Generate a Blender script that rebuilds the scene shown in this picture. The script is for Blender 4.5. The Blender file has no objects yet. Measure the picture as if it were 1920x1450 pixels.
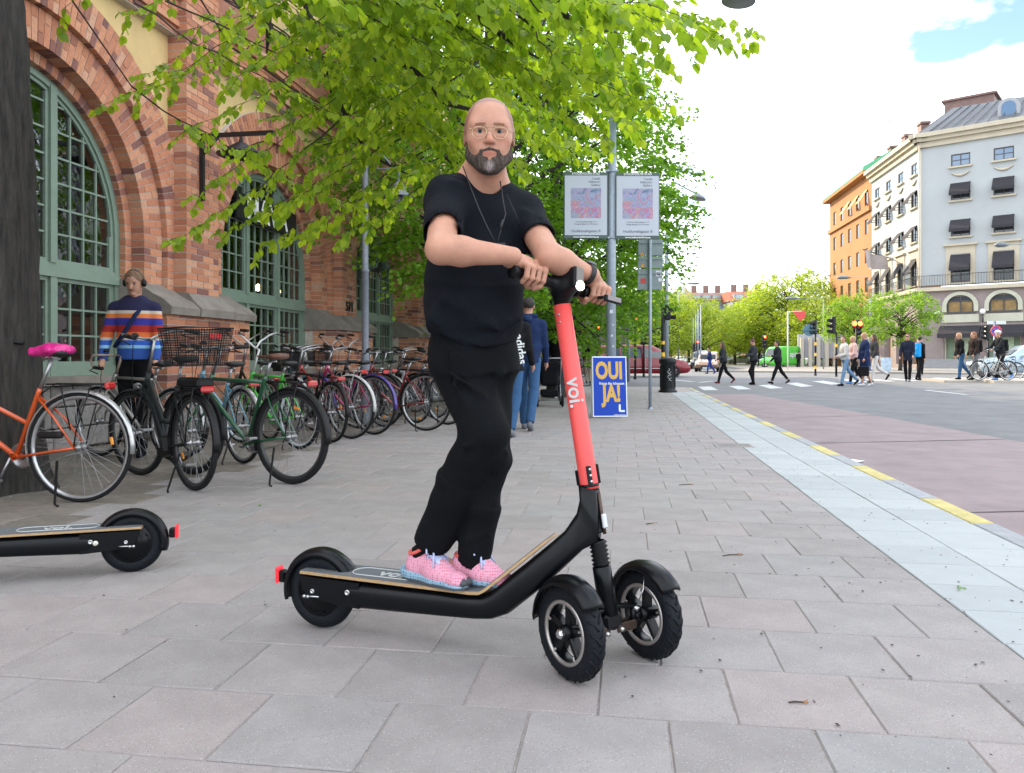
import bpy, math, random
import numpy as np
from mathutils import Vector, Matrix

R_ = random.Random(11)
NR = np.random.RandomState(5)
H, FPX = 0.98, 1450.0
RZ = -0.06                      # level of the carriageway below the pavement


def P(px, py, Y):
	return Vector(((px - 960) / FPX * Y, Y, H - (py - 672) / FPX * Y))


def G(px, py, z=0.0):
	Y = (H - z) * FPX / (py - 672)
	return Vector(((px - 960) / FPX * Y, Y, z))


def sstep(a, b, v):
	t = min(1, max(0, (v - a) / (b - a)))
	return t * t * (3 - 2 * t)


def road_z(x, y):
	"""the carriageway rises a little towards the far right of the crossing"""
	return RZ + .17 * sstep(8.5, 14, x) * sstep(18, 24.5, y) * (1 - sstep(34, 46, y))


def G(px, py, z=0.0):
	if z != RZ:
		Y = (H - z) * FPX / (py - 672)
		return Vector(((px - 960) / FPX * Y, Y, z))
	Y, zz = (H - RZ) * FPX / (py - 672), RZ
	for _ in range(30):
		zz = .5 * zz + .5 * road_z((px - 960) / FPX * Y, Y)
		Y = (H - zz) * FPX / (py - 672)
	return Vector(((px - 960) / FPX * Y, Y, zz))


sc = bpy.context.scene
COL = sc.collection
# ------------------------------------------------------------------ camera, sky, sun, exposure
cd = bpy.data.cameras.new("camera")
cam = bpy.data.objects.new("camera", cd)
COL.objects.link(cam)
cam.location = (0, 0, H)
cam.rotation_euler = (math.radians(90), 0, 0)
cd.sensor_width = 36
cd.lens = 36 * FPX / 1920
cd.shift_y = -53 / 1920
cd.clip_start = 0.05
cd.clip_end = 3000
sc.camera = cam

SUN_AZ = math.atan2(-0.62, 0.75)
SUN_EL = math.radians(27)
w = bpy.data.worlds.new("World")
sc.world = w
w.use_nodes = True
nt = w.node_tree
nt.nodes.clear()
out = nt.nodes.new("ShaderNodeOutputWorld")
bg = nt.nodes.new("ShaderNodeBackground")
bg.inputs["Strength"].default_value = 0.11
sky = nt.nodes.new("ShaderNodeTexSky")
sky.sky_type = "NISHITA"
sky.sun_disc = False
sky.sun_elevation = SUN_EL
sky.sun_rotation = SUN_AZ
sky.air_density = 1.0
sky.dust_density = 0.3
tc = nt.nodes.new("ShaderNodeTexCoord")
nz = nt.nodes.new("ShaderNodeTexNoise")
nz.inputs["Scale"].default_value = 2.6
nz.inputs["Detail"].default_value = 6
nz.inputs["Roughness"].default_value = 0.6
mp = nt.nodes.new("ShaderNodeMapping")
mp.inputs["Location"].default_value = (11.84, 6.82, 4.16)
mp.inputs["Scale"].default_value = (1, 1, 2.2)
rp = nt.nodes.new("ShaderNodeValToRGB")
rp.color_ramp.elements[0].position = 0.385
rp.color_ramp.elements[0].color = (0.0, 0.0, 0.0, 1)
rp.color_ramp.elements[1].position = 0.49
mx = nt.nodes.new("ShaderNodeMix")
mx.data_type = "RGBA"
mx.inputs["B"].default_value = (9.2, 9.6, 10.2, 1)
L = nt.links.new
L(tc.outputs["Generated"], mp.inputs["Vector"])
L(mp.outputs["Vector"], nz.inputs["Vector"])
L(nz.outputs["Fac"], rp.inputs["Fac"])
L(rp.outputs["Color"], mx.inputs["Factor"])
L(sky.outputs["Color"], mx.inputs["A"])
L(mx.outputs["Result"], bg.inputs["Color"])
L(bg.outputs["Background"], out.inputs["Surface"])

sd = bpy.data.lights.new("sun", "SUN")
sd.energy = 2.5
sd.angle = math.radians(0.5)
sd.color = (1.0, 0.80, 0.52)
sun = bpy.data.objects.new("sun", sd)
COL.objects.link(sun)
sv = Vector((math.sin(SUN_AZ) * math.cos(SUN_EL), math.cos(SUN_AZ) * math.cos(SUN_EL), math.sin(SUN_EL)))
sun.rotation_euler = sv.to_track_quat("Z", "Y").to_euler()
sun.location = (0, 0, 30)

vs = sc.view_settings
vs.view_transform = "Standard"
vs.look = "None"
vs.gamma = 1
vs.use_curve_mapping = False
vs.exposure = 1.6
sc.render.engine = "CYCLES"
sc.cycles.use_denoising = True
sc.cycles.max_bounces = 8
sc.cycles.transparent_max_bounces = 16
sc.cycles.sample_clamp_indirect = 6

# ------------------------------------------------------------------ materials
MATS = {}


def mat(name, col, rough=0.6, metal=0.0, var=0.0, scale=8.0, bump=0.0, bscale=None, spec=0.5, tint=None, orand=0.0,
		col2=None, emit=None, coat=0.0, stretch=None, detail=5, trans=0.0, sheen=0.0):
	"""procedural Principled material; var = brightness noise, tint = name of a face attribute that scales brightness"""
	if name in MATS:
		return MATS[name]
	m = bpy.data.materials.new(name)
	m.use_nodes = True
	n = m.node_tree
	l = n.links.new
	b = n.nodes["Principled BSDF"]
	b.inputs["Roughness"].default_value = rough
	b.inputs["Metallic"].default_value = metal
	b.inputs["Specular IOR Level"].default_value = spec
	b.inputs["Base Color"].default_value = (*col, 1)
	if coat:
		b.inputs["Coat Weight"].default_value = coat
		b.inputs["Coat Roughness"].default_value = 0.08
	if sheen:
		b.inputs["Sheen Weight"].default_value = sheen
	if trans:
		b.inputs["Transmission Weight"].default_value = trans
	if emit:
		b.inputs["Emission Color"].default_value = (*emit[0], 1)
		b.inputs["Emission Strength"].default_value = emit[1]
	cur = None
	co = None
	if var or bump or col2:
		t = n.nodes.new("ShaderNodeTexCoord")
		co = t.outputs["Object"]
		if stretch:
			mpn = n.nodes.new("ShaderNodeMapping")
			mpn.inputs["Scale"].default_value = stretch
			l(co, mpn.inputs["Vector"])
			co = mpn.outputs["Vector"]
	if var or col2:
		z = n.nodes.new("ShaderNodeTexNoise")
		z.inputs["Scale"].default_value = scale
		z.inputs["Detail"].default_value = detail
		z.inputs["Roughness"].default_value = 0.65
		l(co, z.inputs["Vector"])
		r = n.nodes.new("ShaderNodeValToRGB")
		r.color_ramp.elements[0].position = 0.3
		r.color_ramp.elements[1].position = 0.7
		c2 = col2 if col2 else tuple(min(1, c * (1 + var)) for c in col)
		c1 = col if col2 else tuple(c * (1 - var) for c in col)
		r.color_ramp.elements[0].color = (*c1, 1)
		r.color_ramp.elements[1].color = (*c2, 1)
		l(z.outputs["Fac"], r.inputs["Fac"])
		cur = r.outputs["Color"]
	for src in ("tint", "orand"):
		if src == "tint" and tint:
			a = n.nodes.new("ShaderNodeAttribute")
			a.attribute_name = tint
			fac = a.outputs["Fac"]
		elif src == "orand" and orand:
			o = n.nodes.new("ShaderNodeObjectInfo")
			mr = n.nodes.new("ShaderNodeMapRange")
			mr.inputs["To Min"].default_value = 1 - orand
			mr.inputs["To Max"].default_value = 1 + orand
			l(o.outputs["Random"], mr.inputs["Value"])
			fac = mr.outputs["Result"]
		else:
			continue
		v = n.nodes.new("ShaderNodeVectorMath")
		v.operation = "SCALE"
		if cur is None:
			v.inputs[0].default_value = col
		else:
			l(cur, v.inputs[0])
		l(fac, v.inputs["Scale"])
		cur = v.outputs["Vector"]
	if cur is not None:
		l(cur, b.inputs["Base Color"])
	if bump:
		z2 = n.nodes.new("ShaderNodeTexNoise")
		z2.inputs["Scale"].default_value = bscale or scale * 4
		z2.inputs["Detail"].default_value = 4
		l(co, z2.inputs["Vector"])
		bp = n.nodes.new("ShaderNodeBump")
		bp.inputs["Strength"].default_value = min(1, bump)
		bp.inputs["Distance"].default_value = 0.01 if bump <= 1 else 0.01 * bump
		l(z2.outputs["Fac"], bp.inputs["Height"])
		l(bp.outputs["Normal"], b.inputs["Normal"])
	MATS[name] = m
	return m


def ramp_mat(name, stops, by="tint", rough=0.85, var=0.18, scale=25, bump=0.5, bscale=90, speck=None):
	"""colour picked per piece: by face attribute 'tint' or by the object's own random number"""
	if name in MATS:
		return MATS[name]
	m = mat(name, (0.5, 0.5, 0.5), rough, var=var, scale=scale, bump=bump, bscale=bscale)
	n = m.node_tree
	l = n.links.new
	b = n.nodes["Principled BSDF"]
	prev = b.inputs["Base Color"].links[0].from_socket
	if by == "tint":
		a = n.nodes.new("ShaderNodeAttribute")
		a.attribute_name = "tint"
		f = a.outputs["Fac"]
	else:
		a = n.nodes.new("ShaderNodeObjectInfo")
		f = a.outputs["Random"]
	r = n.nodes.new("ShaderNodeValToRGB")
	els = r.color_ramp.elements
	while len(els) < len(stops):
		els.new(0.5)
	for e, (p, c) in zip(els, stops):
		e.position = p
		e.color = (*c, 1)
	l(f, r.inputs["Fac"])
	mu = n.nodes.new("ShaderNodeMix")
	mu.data_type = "RGBA"
	mu.blend_type = "MULTIPLY"
	mu.inputs["Factor"].default_value = 1
	sc2 = n.nodes.new("ShaderNodeVectorMath")
	sc2.operation = "SCALE"
	sc2.inputs["Scale"].default_value = 2.0
	l(prev, sc2.inputs[0])
	l(r.outputs["Color"], mu.inputs["A"])
	l(sc2.outputs["Vector"], mu.inputs["B"])
	cur = mu.outputs["Result"]
	if speck:
		t = n.nodes.new("ShaderNodeTexCoord")
		for sz, thr, cc in speck:
			v = n.nodes.new("ShaderNodeTexVoronoi")
			v.inputs["Scale"].default_value = sz
			l(t.outputs["Object"], v.inputs["Vector"])
			nn = n.nodes.new("ShaderNodeMath")
			nn.operation = "LESS_THAN"
			l(v.outputs["Distance"], nn.inputs[0])
			nn.inputs[1].default_value = thr
			k = n.nodes.new("ShaderNodeMix")
			k.data_type = "RGBA"
			l(nn.outputs[0], k.inputs["Factor"])
			l(cur, k.inputs["A"])
			k.inputs["B"].default_value = (*cc, 1)
			cur = k.outputs["Result"]
	l(cur, b.inputs["Base Color"])
	return m


# ------------------------------------------------------------------ mesh builder
def org(o):
	v = Vector((0, 0, 0))
	while o is not None:
		v = v + o.location
		o = o.parent
	return v


def tag(o, label=None, cat=None, group=None, kind=None):
	if label:
		o["label"] = label
	if cat:
		o["category"] = cat
	if group:
		o["group"] = group
	if kind:
		o["kind"] = kind
	return o


def thing(name, loc, label, cat, group=None):
	o = bpy.data.objects.new(name, None)
	o.empty_display_size = 0.1
	COL.objects.link(o)
	o.location = loc
	return tag(o, label, cat, group)


def link(name, me, parent=None):
	o = bpy.data.objects.new(name, me)
	COL.objects.link(o)
	if parent is not None:
		o.parent = parent
	return o


def nrm(v):
	v = Vector(v)
	return v.normalized()


def perp(d):
	d = nrm(d)
	a = Vector((0, 0, 1)) if abs(d.z) < 0.9 else Vector((1, 0, 0))
	x = d.cross(a).normalized()
	return x, d.cross(x).normalized()


class MB:
	def __init__(s):
		s.v, s.f, s.m, s.s, s.t = [], [], [], [], []
		s.cm, s.cs, s.ct = 0, False, 1.0

	def face(s, idx):
		s.f.append(idx)
		s.m.append(s.cm)
		s.s.append(s.cs)
		s.t.append(s.ct)

	def poly(s, pts):
		b = len(s.v)
		s.v.extend(tuple(p) for p in pts)
		s.face(list(range(b, b + len(pts))))

	def hexa(s, c):
		"""8 corners: bottom 0-3 ccw, top 4-7 ccw"""
		b = len(s.v)
		s.v.extend(tuple(p) for p in c)
		for q in ((3, 2, 1, 0), (4, 5, 6, 7), (0, 1, 5, 4), (1, 2, 6, 5), (2, 3, 7, 6), (3, 0, 4, 7)):
			s.face([b + i for i in q])

	def box(s, c, size, rot=None, taper=1.0):
		c = Vector(c)
		x, y, z = size[0] / 2, size[1] / 2, size[2] / 2
		pts = []
		for zz, k in ((-z, 1.0), (z, taper)):
			for a, b in ((-x, -y), (x, -y), (x, y), (-x, y)):
				p = Vector((a * k, b * k, zz))
				pts.append(c + (rot @ p if rot is not None else p))
		s.hexa(pts)

	def bbox(s, c, size, rot=None, bev=0.005):
		"""bevelled box: chamfered edges"""
		c = Vector(c)
		hx, hy, hz = size[0] / 2, size[1] / 2, size[2] / 2
		bev = min(bev, hx * .9, hy * .9, hz * .9)
		base = len(s.v)
		ids = {}
		for sx in (-1, 1):
			for sy in (-1, 1):
				for sz in (-1, 1):
					for ax in range(3):
						p = Vector((sx * (hx - (0 if ax == 0 else bev)), sy * (hy - (0 if ax == 1 else bev)),
									sz * (hz - (0 if ax == 2 else bev))))
						ids[(sx, sy, sz, ax)] = len(s.v)
						s.v.append(tuple(c + (rot @ p if rot is not None else p)))
		for ax in range(3):
			for sg in (-1, 1):
				o = [a for a in range(3) if a != ax]
				q = []
				for a, b in ((-1, -1), (1, -1), (1, 1), (-1, 1)):
					k = [0, 0, 0]
					k[ax] = sg
					k[o[0]] = a
					k[o[1]] = b
					q.append(ids[(k[0], k[1], k[2], ax)])
				flip = (sg > 0) == (ax == 1)
				s.face(q[::-1] if flip else q)
		for ax in range(3):          # edges parallel to ax
			o = [a for a in range(3) if a != ax]
			for a in (-1, 1):
				for b in (-1, 1):
					q = []
					for e, fax in ((-1, o[0]), (1, o[0]), (1, o[1]), (-1, o[1])):
						k = [0, 0, 0]
						k[ax] = e
						k[o[0]] = a
						k[o[1]] = b
						q.append(ids[(k[0], k[1], k[2], fax)])
					s.face(q if (a * b > 0) != (ax == 1) else q[::-1])
		for sx in (-1, 1):
			for sy in (-1, 1):
				for sz in (-1, 1):
					q = [ids[(sx, sy, sz, i)] for i in range(3)]
					s.face(q if sx * sy * sz > 0 else q[::-1])

	def tube(s, pts, r, seg=8, cap=True, closed=False):
		pts = [Vector(p) for p in pts]
		n = len(pts)
		rr = r if isinstance(r, (list, tuple)) else [r] * n
		base = len(s.v)
		up = None
		for i, p in enumerate(pts):
			if closed:
				d = pts[(i + 1) % n] - pts[i - 1]
			else:
				d = pts[min(i + 1, n - 1)] - pts[max(i - 1, 0)]
			if d.length < 1e-9:
				d = Vector((0, 0, 1))
			d.normalize()
			if up is None:
				x, y = perp(d)
			else:
				x = up - d * up.dot(d)
				if x.length < 1e-6:
					x, _ = perp(d)
				x.normalize()
				y = d.cross(x)
			up = x
			for k in range(seg):
				a = 2 * math.pi * k / seg
				s.v.append(tuple(p + (x * math.cos(a) + y * math.sin(a)) * rr[i]))
		sm = s.cs
		s.cs = True
		for i in range(n if closed else n - 1):
			j = (i + 1) % n
			for k in range(seg):
				k2 = (k + 1) % seg
				s.face([base + i * seg + k, base + i * seg + k2, base + j * seg + k2, base + j * seg + k])
		s.cs = sm
		if cap and not closed:
			s.face([base + k for k in range(seg)][::-1])
			s.face([base + (n - 1) * seg + k for k in range(seg)])

	def lathe(s, prof, o=(0, 0, 0), ax=(0, 0, 1), seg=24, x=None, smooth=True, arc=None):
		"""prof: (radius, height along ax)"""
		o = Vector(o)
		ax = nrm(ax)
		if x is None:
			x, y = perp(ax)
		else:
			x = nrm(x)
			y = ax.cross(x)
		base = len(s.v)
		a0, a1 = arc if arc else (0, 2 * math.pi)
		m = seg + 1 if arc else seg
		for r, h in prof:
			for k in range(m):
				a = a0 + (a1 - a0) * k / seg
				s.v.append(tuple(o + ax * h + (x * math.cos(a) + y * math.sin(a)) * r))
		sm = s.cs
		s.cs = smooth
		for i in range(len(prof) - 1):
			for k in range(seg):
				k2 = k + 1 if arc else (k + 1) % seg
				s.face([base + i * m + k, base + i * m + k2, base + (i + 1) * m + k2, base + (i + 1) * m + k])
		s.cs = sm
		return s

	def prism(s, poly, o, ex, ey, d0, d1, ez=None):
		"""2D polygon (list of (a,b)) in plane (ex,ey) extruded from d0 to d1 along ez"""
		o, ex, ey = Vector(o), Vector(ex), Vector(ey)
		ez = Vector(ez) if ez is not None else ex.cross(ey)
		n = len(poly)
		b = len(s.v)
		for d in (d0, d1):
			for a, c in poly:
				s.v.append(tuple(o + ex * a + ey * c + ez * d))
		s.face([b + i for i in range(n)][::-1])
		s.face([b + n + i for i in range(n)])
		for i in range(n):
			j = (i + 1) % n
			s.face([b + i, b + j, b + n + j, b + n + i])

	def loft(s, rings, cap=True, closed=True):
		base = len(s.v)
		n = len(rings[0])
		for r in rings:
			s.v.extend(tuple(p) for p in r)
		for i in range(len(rings) - 1):
			for k in range(n if closed else n - 1):
				k2 = (k + 1) % n
				s.face([base + i * n + k, base + i * n + k2, base + (i + 1) * n + k2, base + (i + 1) * n + k])
		if cap:
			s.face([base + k for k in range(n)][::-1])
			s.face([base + (len(rings) - 1) * n + k for k in range(n)])

	def build(s, name, mats, parent=None, world=True, loc=None, label=None, kind=None):
		if not isinstance(mats, (list, tuple)):
			mats = [mats]
		me = bpy.data.meshes.new(name)
		off = Vector((0, 0, 0))
		if parent is not None and world:
			off = org(parent)
		if loc is not None:
			off = Vector(loc)
		V = np.array(s.v, dtype=np.float64).reshape(-1, 3) - np.array(off)
		me.from_pydata(V.tolist(), [], s.f)
		for m in mats:
			me.materials.append(m)
		if len(mats) > 1:
			me.polygons.foreach_set("material_index", s.m)
		me.polygons.foreach_set("use_smooth", s.s)
		if any(t != 1.0 for t in s.t):
			a = me.attributes.new("tint", "FLOAT", "FACE")
			a.data.foreach_set("value", s.t)
		me.update()
		o = link(name, me, parent)
		if loc is not None:
			o.location = Vector(loc) - (org(parent) if parent is not None else Vector((0, 0, 0)))
		if label:
			o["label"] = label
		if kind:
			o["kind"] = kind
		return o


def copy_tree(o, parent=None):
	c = o.copy()
	COL.objects.link(c)
	c.parent = parent
	for ch in KIDS.get(o.name, []) or list(o.children):
		copy_tree(ch, c)
	return c


KIDS = {}


def text(s, size, o, ex, ey, m, parent, name="lettering", off=0.0, extrude=0.0006, align="CENTER", shear=0, spacing=1.0, xs=1.0):
	"""flat lettering, ex = reading direction, ey = up direction (world)"""
	cu = bpy.data.curves.new(name, "FONT")
	cu.body = s
	cu.size = size
	cu.align_x = align
	cu.align_y = "CENTER"
	cu.offset = off
	cu.extrude = extrude
	cu.space_character = spacing
	cu.resolution_u = 3
	cu.shear = shear
	cu.materials.append(m)
	ob = bpy.data.objects.new(name, cu)
	COL.objects.link(ob)
	ex, ey = nrm(ex), Vector(ey)
	ey = (ey - ex * ey.dot(ex)).normalized()
	ez = ex.cross(ey)
	M = Matrix((ex * xs, ey, ez)).transposed().to_4x4()
	p0 = Vector(o) - (org(parent) if parent is not None else Vector((0, 0, 0)))
	M.translation = p0
	if parent is not None:
		ob.parent = parent
	ob.matrix_basis = M
	TEXTS.append(ob)
	return ob


TEXTS = []


def texts_to_mesh():
	"""lettering becomes plain mesh objects, in one pass"""
	dg = bpy.context.evaluated_depsgraph_get()
	done = []
	for o in TEXTS:
		done.append((o, bpy.data.meshes.new_from_object(o.evaluated_get(dg))))
	for o, me in done:
		n = bpy.data.objects.new(o.name + "_", me)
		COL.objects.link(n)
		n.parent = o.parent
		n.matrix_basis = o.matrix_basis
		for k in o.keys():
			if isinstance(o[k], str):
				n[k] = o[k]
		nm = o.name
		bpy.data.objects.remove(o)
		n.name = nm


# ------------------------------------------------------------------ implicit surfaces (people, soft shapes)
class SDF:
	def __init__(s):
		s.p = []

	def cap(s, a, b, ra, rb=None, k=0.02, op="+"):
		s.p.append(("c", np.array(a, float), np.array(b, float), ra, ra if rb is None else rb, k, op))
		return s

	def ell(s, c, r, R=None, k=0.02, op="+"):
		s.p.append(("e", np.array(c, float), np.array(r, float), np.eye(3) if R is None else np.array(R, float), None, k, op))
		return s

	def box(s, c, h, R=None, rd=0.01, k=0.01, op="+"):
		s.p.append(("b", np.array(c, float), np.array(h, float), np.eye(3) if R is None else np.array(R, float), rd, k, op))
		return s

	def cone(s, a, b, ra, rb=None, k=0.01, op="+"):
		s.p.append(("f", np.array(a, float), np.array(b, float), ra, ra if rb is None else rb, k, op))
		return s

	def half(s, c, n, k=0.01, op="-"):
		n = np.array(n, float)
		s.p.append(("h", np.array(c, float), n / np.linalg.norm(n), None, None, k, op))
		return s

	@staticmethod
	def ev(pr, X):
		t = pr[0]
		if t == "c" or t == "f":
			a, b, ra, rb = pr[1:5]
			ba = b - a
			L2 = max(float(ba @ ba), 1e-12)
			pa = X - a
			u = pa @ ba / L2
			if t == "c":
				u = np.clip(u, 0, 1)
				return np.sqrt(((pa - u[:, None] * ba) ** 2).sum(1)) - (ra + (rb - ra) * u)
			Ln = math.sqrt(L2)
			rad = np.sqrt(((pa - u[:, None] * ba) ** 2).sum(1)) - (ra + (rb - ra) * np.clip(u, 0, 1))
			return np.maximum(rad, np.maximum(-u * Ln, (u - 1) * Ln))
		if t == "e":
			c, r, Rm = pr[1:4]
			q = (X - c) @ Rm
			k0 = np.sqrt(((q / r) ** 2).sum(1))
			k1 = np.sqrt(((q / (r * r)) ** 2).sum(1))
			return k0 * (k0 - 1) / np.maximum(k1, 1e-9)
		if t == "b":
			c, h, Rm, rd = pr[1:5]
			q = np.abs((X - c) @ Rm) - (h - rd)
			return np.sqrt((np.maximum(q, 0) ** 2).sum(1)) + np.minimum(q.max(1), 0) - rd
		return -((X - pr[1]) @ pr[2])

	def eval(s, X, prims=None, disp=None):
		d = np.full(len(X), 1e3)
		for pr in (s.p if prims is None else prims):
			q = SDF.ev(pr, X)
			k, op = pr[-2], pr[-1]
			if op == "+":
				hh = np.maximum(k - np.abs(d - q), 0) / k
				d = np.minimum(d, q) - hh * hh * k * 0.25
			else:
				if op == "-":
					q = -q
				hh = np.maximum(k - np.abs(d - q), 0) / k
				d = np.maximum(d, q) + hh * hh * k * 0.25
		if disp is not None:
			d = d + disp(X)
		return d

	def bounds(s):
		lo, hi = np.full(3, 1e9), np.full(3, -1e9)
		for pr in s.p:
			if pr[-1] != "+":
				continue
			if pr[0] in "cf":
				r = max(pr[3], pr[4])
				lo = np.minimum(lo, np.minimum(pr[1], pr[2]) - r)
				hi = np.maximum(hi, np.maximum(pr[1], pr[2]) + r)
			elif pr[0] == "e":
				r = np.sqrt((pr[3] ** 2 * (pr[2] ** 2)[None, :]).sum(1))
				lo, hi = np.minimum(lo, pr[1] - r), np.maximum(hi, pr[1] + r)
			elif pr[0] == "b":
				r = (np.abs(pr[3]) * pr[2][None, :]).sum(1)
				lo, hi = np.minimum(lo, pr[1] - r), np.maximum(hi, pr[1] + r)
		return lo, hi

	def mesh(s, res, disp=None, pad=0.0):
		lo, hi = s.bounds()
		lo = lo - 3 * res - pad
		hi = hi + 3 * res + pad
		n = np.ceil((hi - lo) / res).astype(int) + 1
		B = 24
		vol = np.ones(tuple(n), np.float32)
		hd = B * res * 0.87
		for i in range(0, n[0], B):
			for j in range(0, n[1], B):
				for k in range(0, n[2], B):
					e = np.minimum([i + B, j + B, k + B], n)
					c = lo + (np.array([i, j, k]) + (e - 1)) * 0.5 * res
					use, pos, deep = [], False, False
					for pr in s.p:
						q = float(SDF.ev(pr, c[None, :])[0])
						if pr[-1] == "&" or q < (hd + pr[-2] + 4 * res) * 1.15 + (0.01 if pr[0] == "e" else 0):
							use.append(pr)
							if pr[-1] == "+":
								pos = True
					if not pos:
						continue
					ax = [lo[t] + np.arange([i, j, k][t], e[t]) * res for t in range(3)]
					X = np.stack(np.meshgrid(*ax, indexing="ij"), -1).reshape(-1, 3)
					vol[i:e[0], j:e[1], k:e[2]] = s.eval(X, use, disp).reshape(e[0] - i, e[1] - j, e[2] - k)
		ins = vol < 0
		a = ins.astype(np.uint8)
		sm = np.zeros(tuple(n - 1), np.uint8)
		for dx in (0, 1):
			for dy in (0, 1):
				for dz in (0, 1):
					sm += a[dx:n[0] - 1 + dx, dy:n[1] - 1 + dy, dz:n[2] - 1 + dz]
		act = (sm > 0) & (sm < 8)
		idx = np.argwhere(act)
		cor = [(x, y, z) for x in (0, 1) for y in (0, 1) for z in (0, 1)]
		val = np.stack([vol[idx[:, 0] + x, idx[:, 1] + y, idx[:, 2] + z] for x, y, z in cor], 1).astype(float)
		acc = np.zeros((len(idx), 3))
		cnt = np.zeros(len(idx))
		for p in range(8):
			for q in range(p + 1, 8):
				d = np.array(cor[q]) - np.array(cor[p])
				if np.abs(d).sum() != 1:
					continue
				m = (val[:, p] < 0) != (val[:, q] < 0)
				t = val[m, p] / (val[m, p] - val[m, q])
				acc[m] += np.array(cor[p]) + t[:, None] * d
				cnt[m] += 1
		V = lo + (idx + acc / cnt[:, None]) * res
		im = np.full(tuple(n - 1), -1, np.int32)
		im[idx[:, 0], idx[:, 1], idx[:, 2]] = np.arange(len(idx))
		F = []
		for axn in range(3):
			sl0 = [slice(None)] * 3
			sl1 = [slice(None)] * 3
			sl0[axn] = slice(0, -1)
			sl1[axn] = slice(1, None)
			A, Bm = ins[tuple(sl0)], ins[tuple(sl1)]
			e = np.argwhere(A != Bm)
			o = [t for t in range(3) if t != axn]
			e = e[(e[:, o[0]] > 0) & (e[:, o[1]] > 0) & (e[:, o[0]] < n[o[0]] - 1) & (e[:, o[1]] < n[o[1]] - 1)]
			sgn = A[e[:, 0], e[:, 1], e[:, 2]]
			q = []
			for da, db in ((-1, -1), (0, -1), (0, 0), (-1, 0)):
				c = e.copy()
				c[:, o[0]] += da
				c[:, o[1]] += db
				q.append(im[c[:, 0], c[:, 1], c[:, 2]])
			q = np.stack(q, 1)
			flip = sgn if axn != 1 else ~sgn
			q[~flip] = q[~flip][:, ::-1]
			F.append(q)
		F = np.concatenate(F)
		F = F[(F >= 0).all(1)]
		return V, F


def np_mesh(name, V, F, mats, smooth=True, tint=None, colattr=None, midx=None):
	me = bpy.data.meshes.new(name)
	V = np.asarray(V, np.float32)
	F = np.asarray(F, np.int32)
	me.vertices.add(len(V))
	me.vertices.foreach_set("co", V.ravel())
	k = F.shape[1]
	me.loops.add(F.size)
	me.loops.foreach_set("vertex_index", F.ravel())
	me.polygons.add(len(F))
	me.polygons.foreach_set("loop_start", np.arange(0, F.size, k, dtype=np.int32))
	me.polygons.foreach_set("loop_total", np.full(len(F), k, np.int32))
	if midx is not None:
		me.polygons.foreach_set("material_index", np.asarray(midx, np.int32))
	me.update(calc_edges=True)
	me.polygons.foreach_set("use_smooth", np.full(len(F), smooth))
	for m in (mats if isinstance(mats, (list, tuple)) else [mats]):
		me.materials.append(m)
	if tint is not None:
		a = me.attributes.new("tint", "FLOAT", "FACE")
		a.data.foreach_set("value", np.asarray(tint, np.float32))
	if colattr is not None:
		a = me.attributes.new("col", "FLOAT_COLOR", "POINT")
		c = np.ones((len(V), 4), np.float32)
		c[:, :3] = colattr
		a.data.foreach_set("color", c.ravel())
	return me


def sdf_obj(name, sdf, res, m, parent, disp=None, colf=None, label=None, pad=0.0, world=True):
	V, F = sdf.mesh(res, disp, pad)
	col = colf(V) if colf else None
	if world and parent is not None:
		V = V - np.array(org(parent))
	o = link(name, np_mesh(name, V, F, m, colattr=col), parent)
	if label:
		o["label"] = label
	return o
# ------------------------------------------------------------------ ground, road, pavement
PA = math.radians(8.3)
PD = Vector((math.sin(PA), math.cos(PA), 0))
PE = Vector((math.cos(PA), -math.sin(PA), 0))
EL, EC, ER, EK = 1.287, 1.66, 2.03, 2.18        # strip left, centre, right edge and kerb edge, metres right of the camera


def D(e, d, z=0.0):
	return PE * e + PD * d + Vector((0, 0, z))


m_asph = mat("asphalt", (0.135, 0.137, 0.143), 0.9, var=0.22, scale=1.3, bump=0.35, bscale=160, detail=8)
m_bus = mat("red_asphalt", (0.225, 0.178, 0.182), 0.9, var=0.16, scale=2.2, bump=0.5, bscale=110, detail=9)
m_far = mat("far_paving", (0.26, 0.24, 0.22), 0.9, var=0.15, scale=0.8)
m_white = mat("road_paint", (0.42, 0.43, 0.43), 0.8, var=0.15, scale=9)
m_joint = mat("joint_sand", (0.30, 0.27, 0.25), 0.95, var=0.3, scale=30)
m_seam = mat("tar_seam", (0.03, 0.03, 0.032), 0.7)

mb = MB()
mb.poly([(-900, -60, -0.09), (900, -60, -0.09), (900, 1500, -0.09), (-900, 1500, -0.09)])
tag(mb.build("ground", mat("ground_dirt", (0.16, 0.16, 0.15), 0.95, var=0.2, scale=0.05)), kind="structure")
mb = MB()
xs_ = [-60, -20, 0, 7] + [8.5 + .5 * i for i in range(14)] + [20, 40, 90]
ys_ = [-30, 0, 12] + [18 + .7 * i for i in range(41)] + [60, 260]
for y0_, y1_ in zip(ys_[:-1], ys_[1:]):
	for x0_, x1_ in zip(xs_[:-1], xs_[1:]):
		mb.poly([(u, v, road_z(u, v)) for u, v in ((x0_, y0_), (x1_, y0_), (x1_, y1_), (x0_, y1_))])
tag(mb.build("road", m_asph), kind="structure")
mb = MB()
pts = [D(EK, -2), (5.6, -2, 0), (5.9, 3, 0), (6.31, 9.54, 0), (6.7, 16, 0), (6.92, 22.4, 0), D(EK, 22.6)]
mb.poly([Vector((p[0], p[1], RZ + .004)) for p in pts])
buslane = tag(mb.build("bus_lane", m_bus), kind="structure")
mb = MB()
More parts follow.
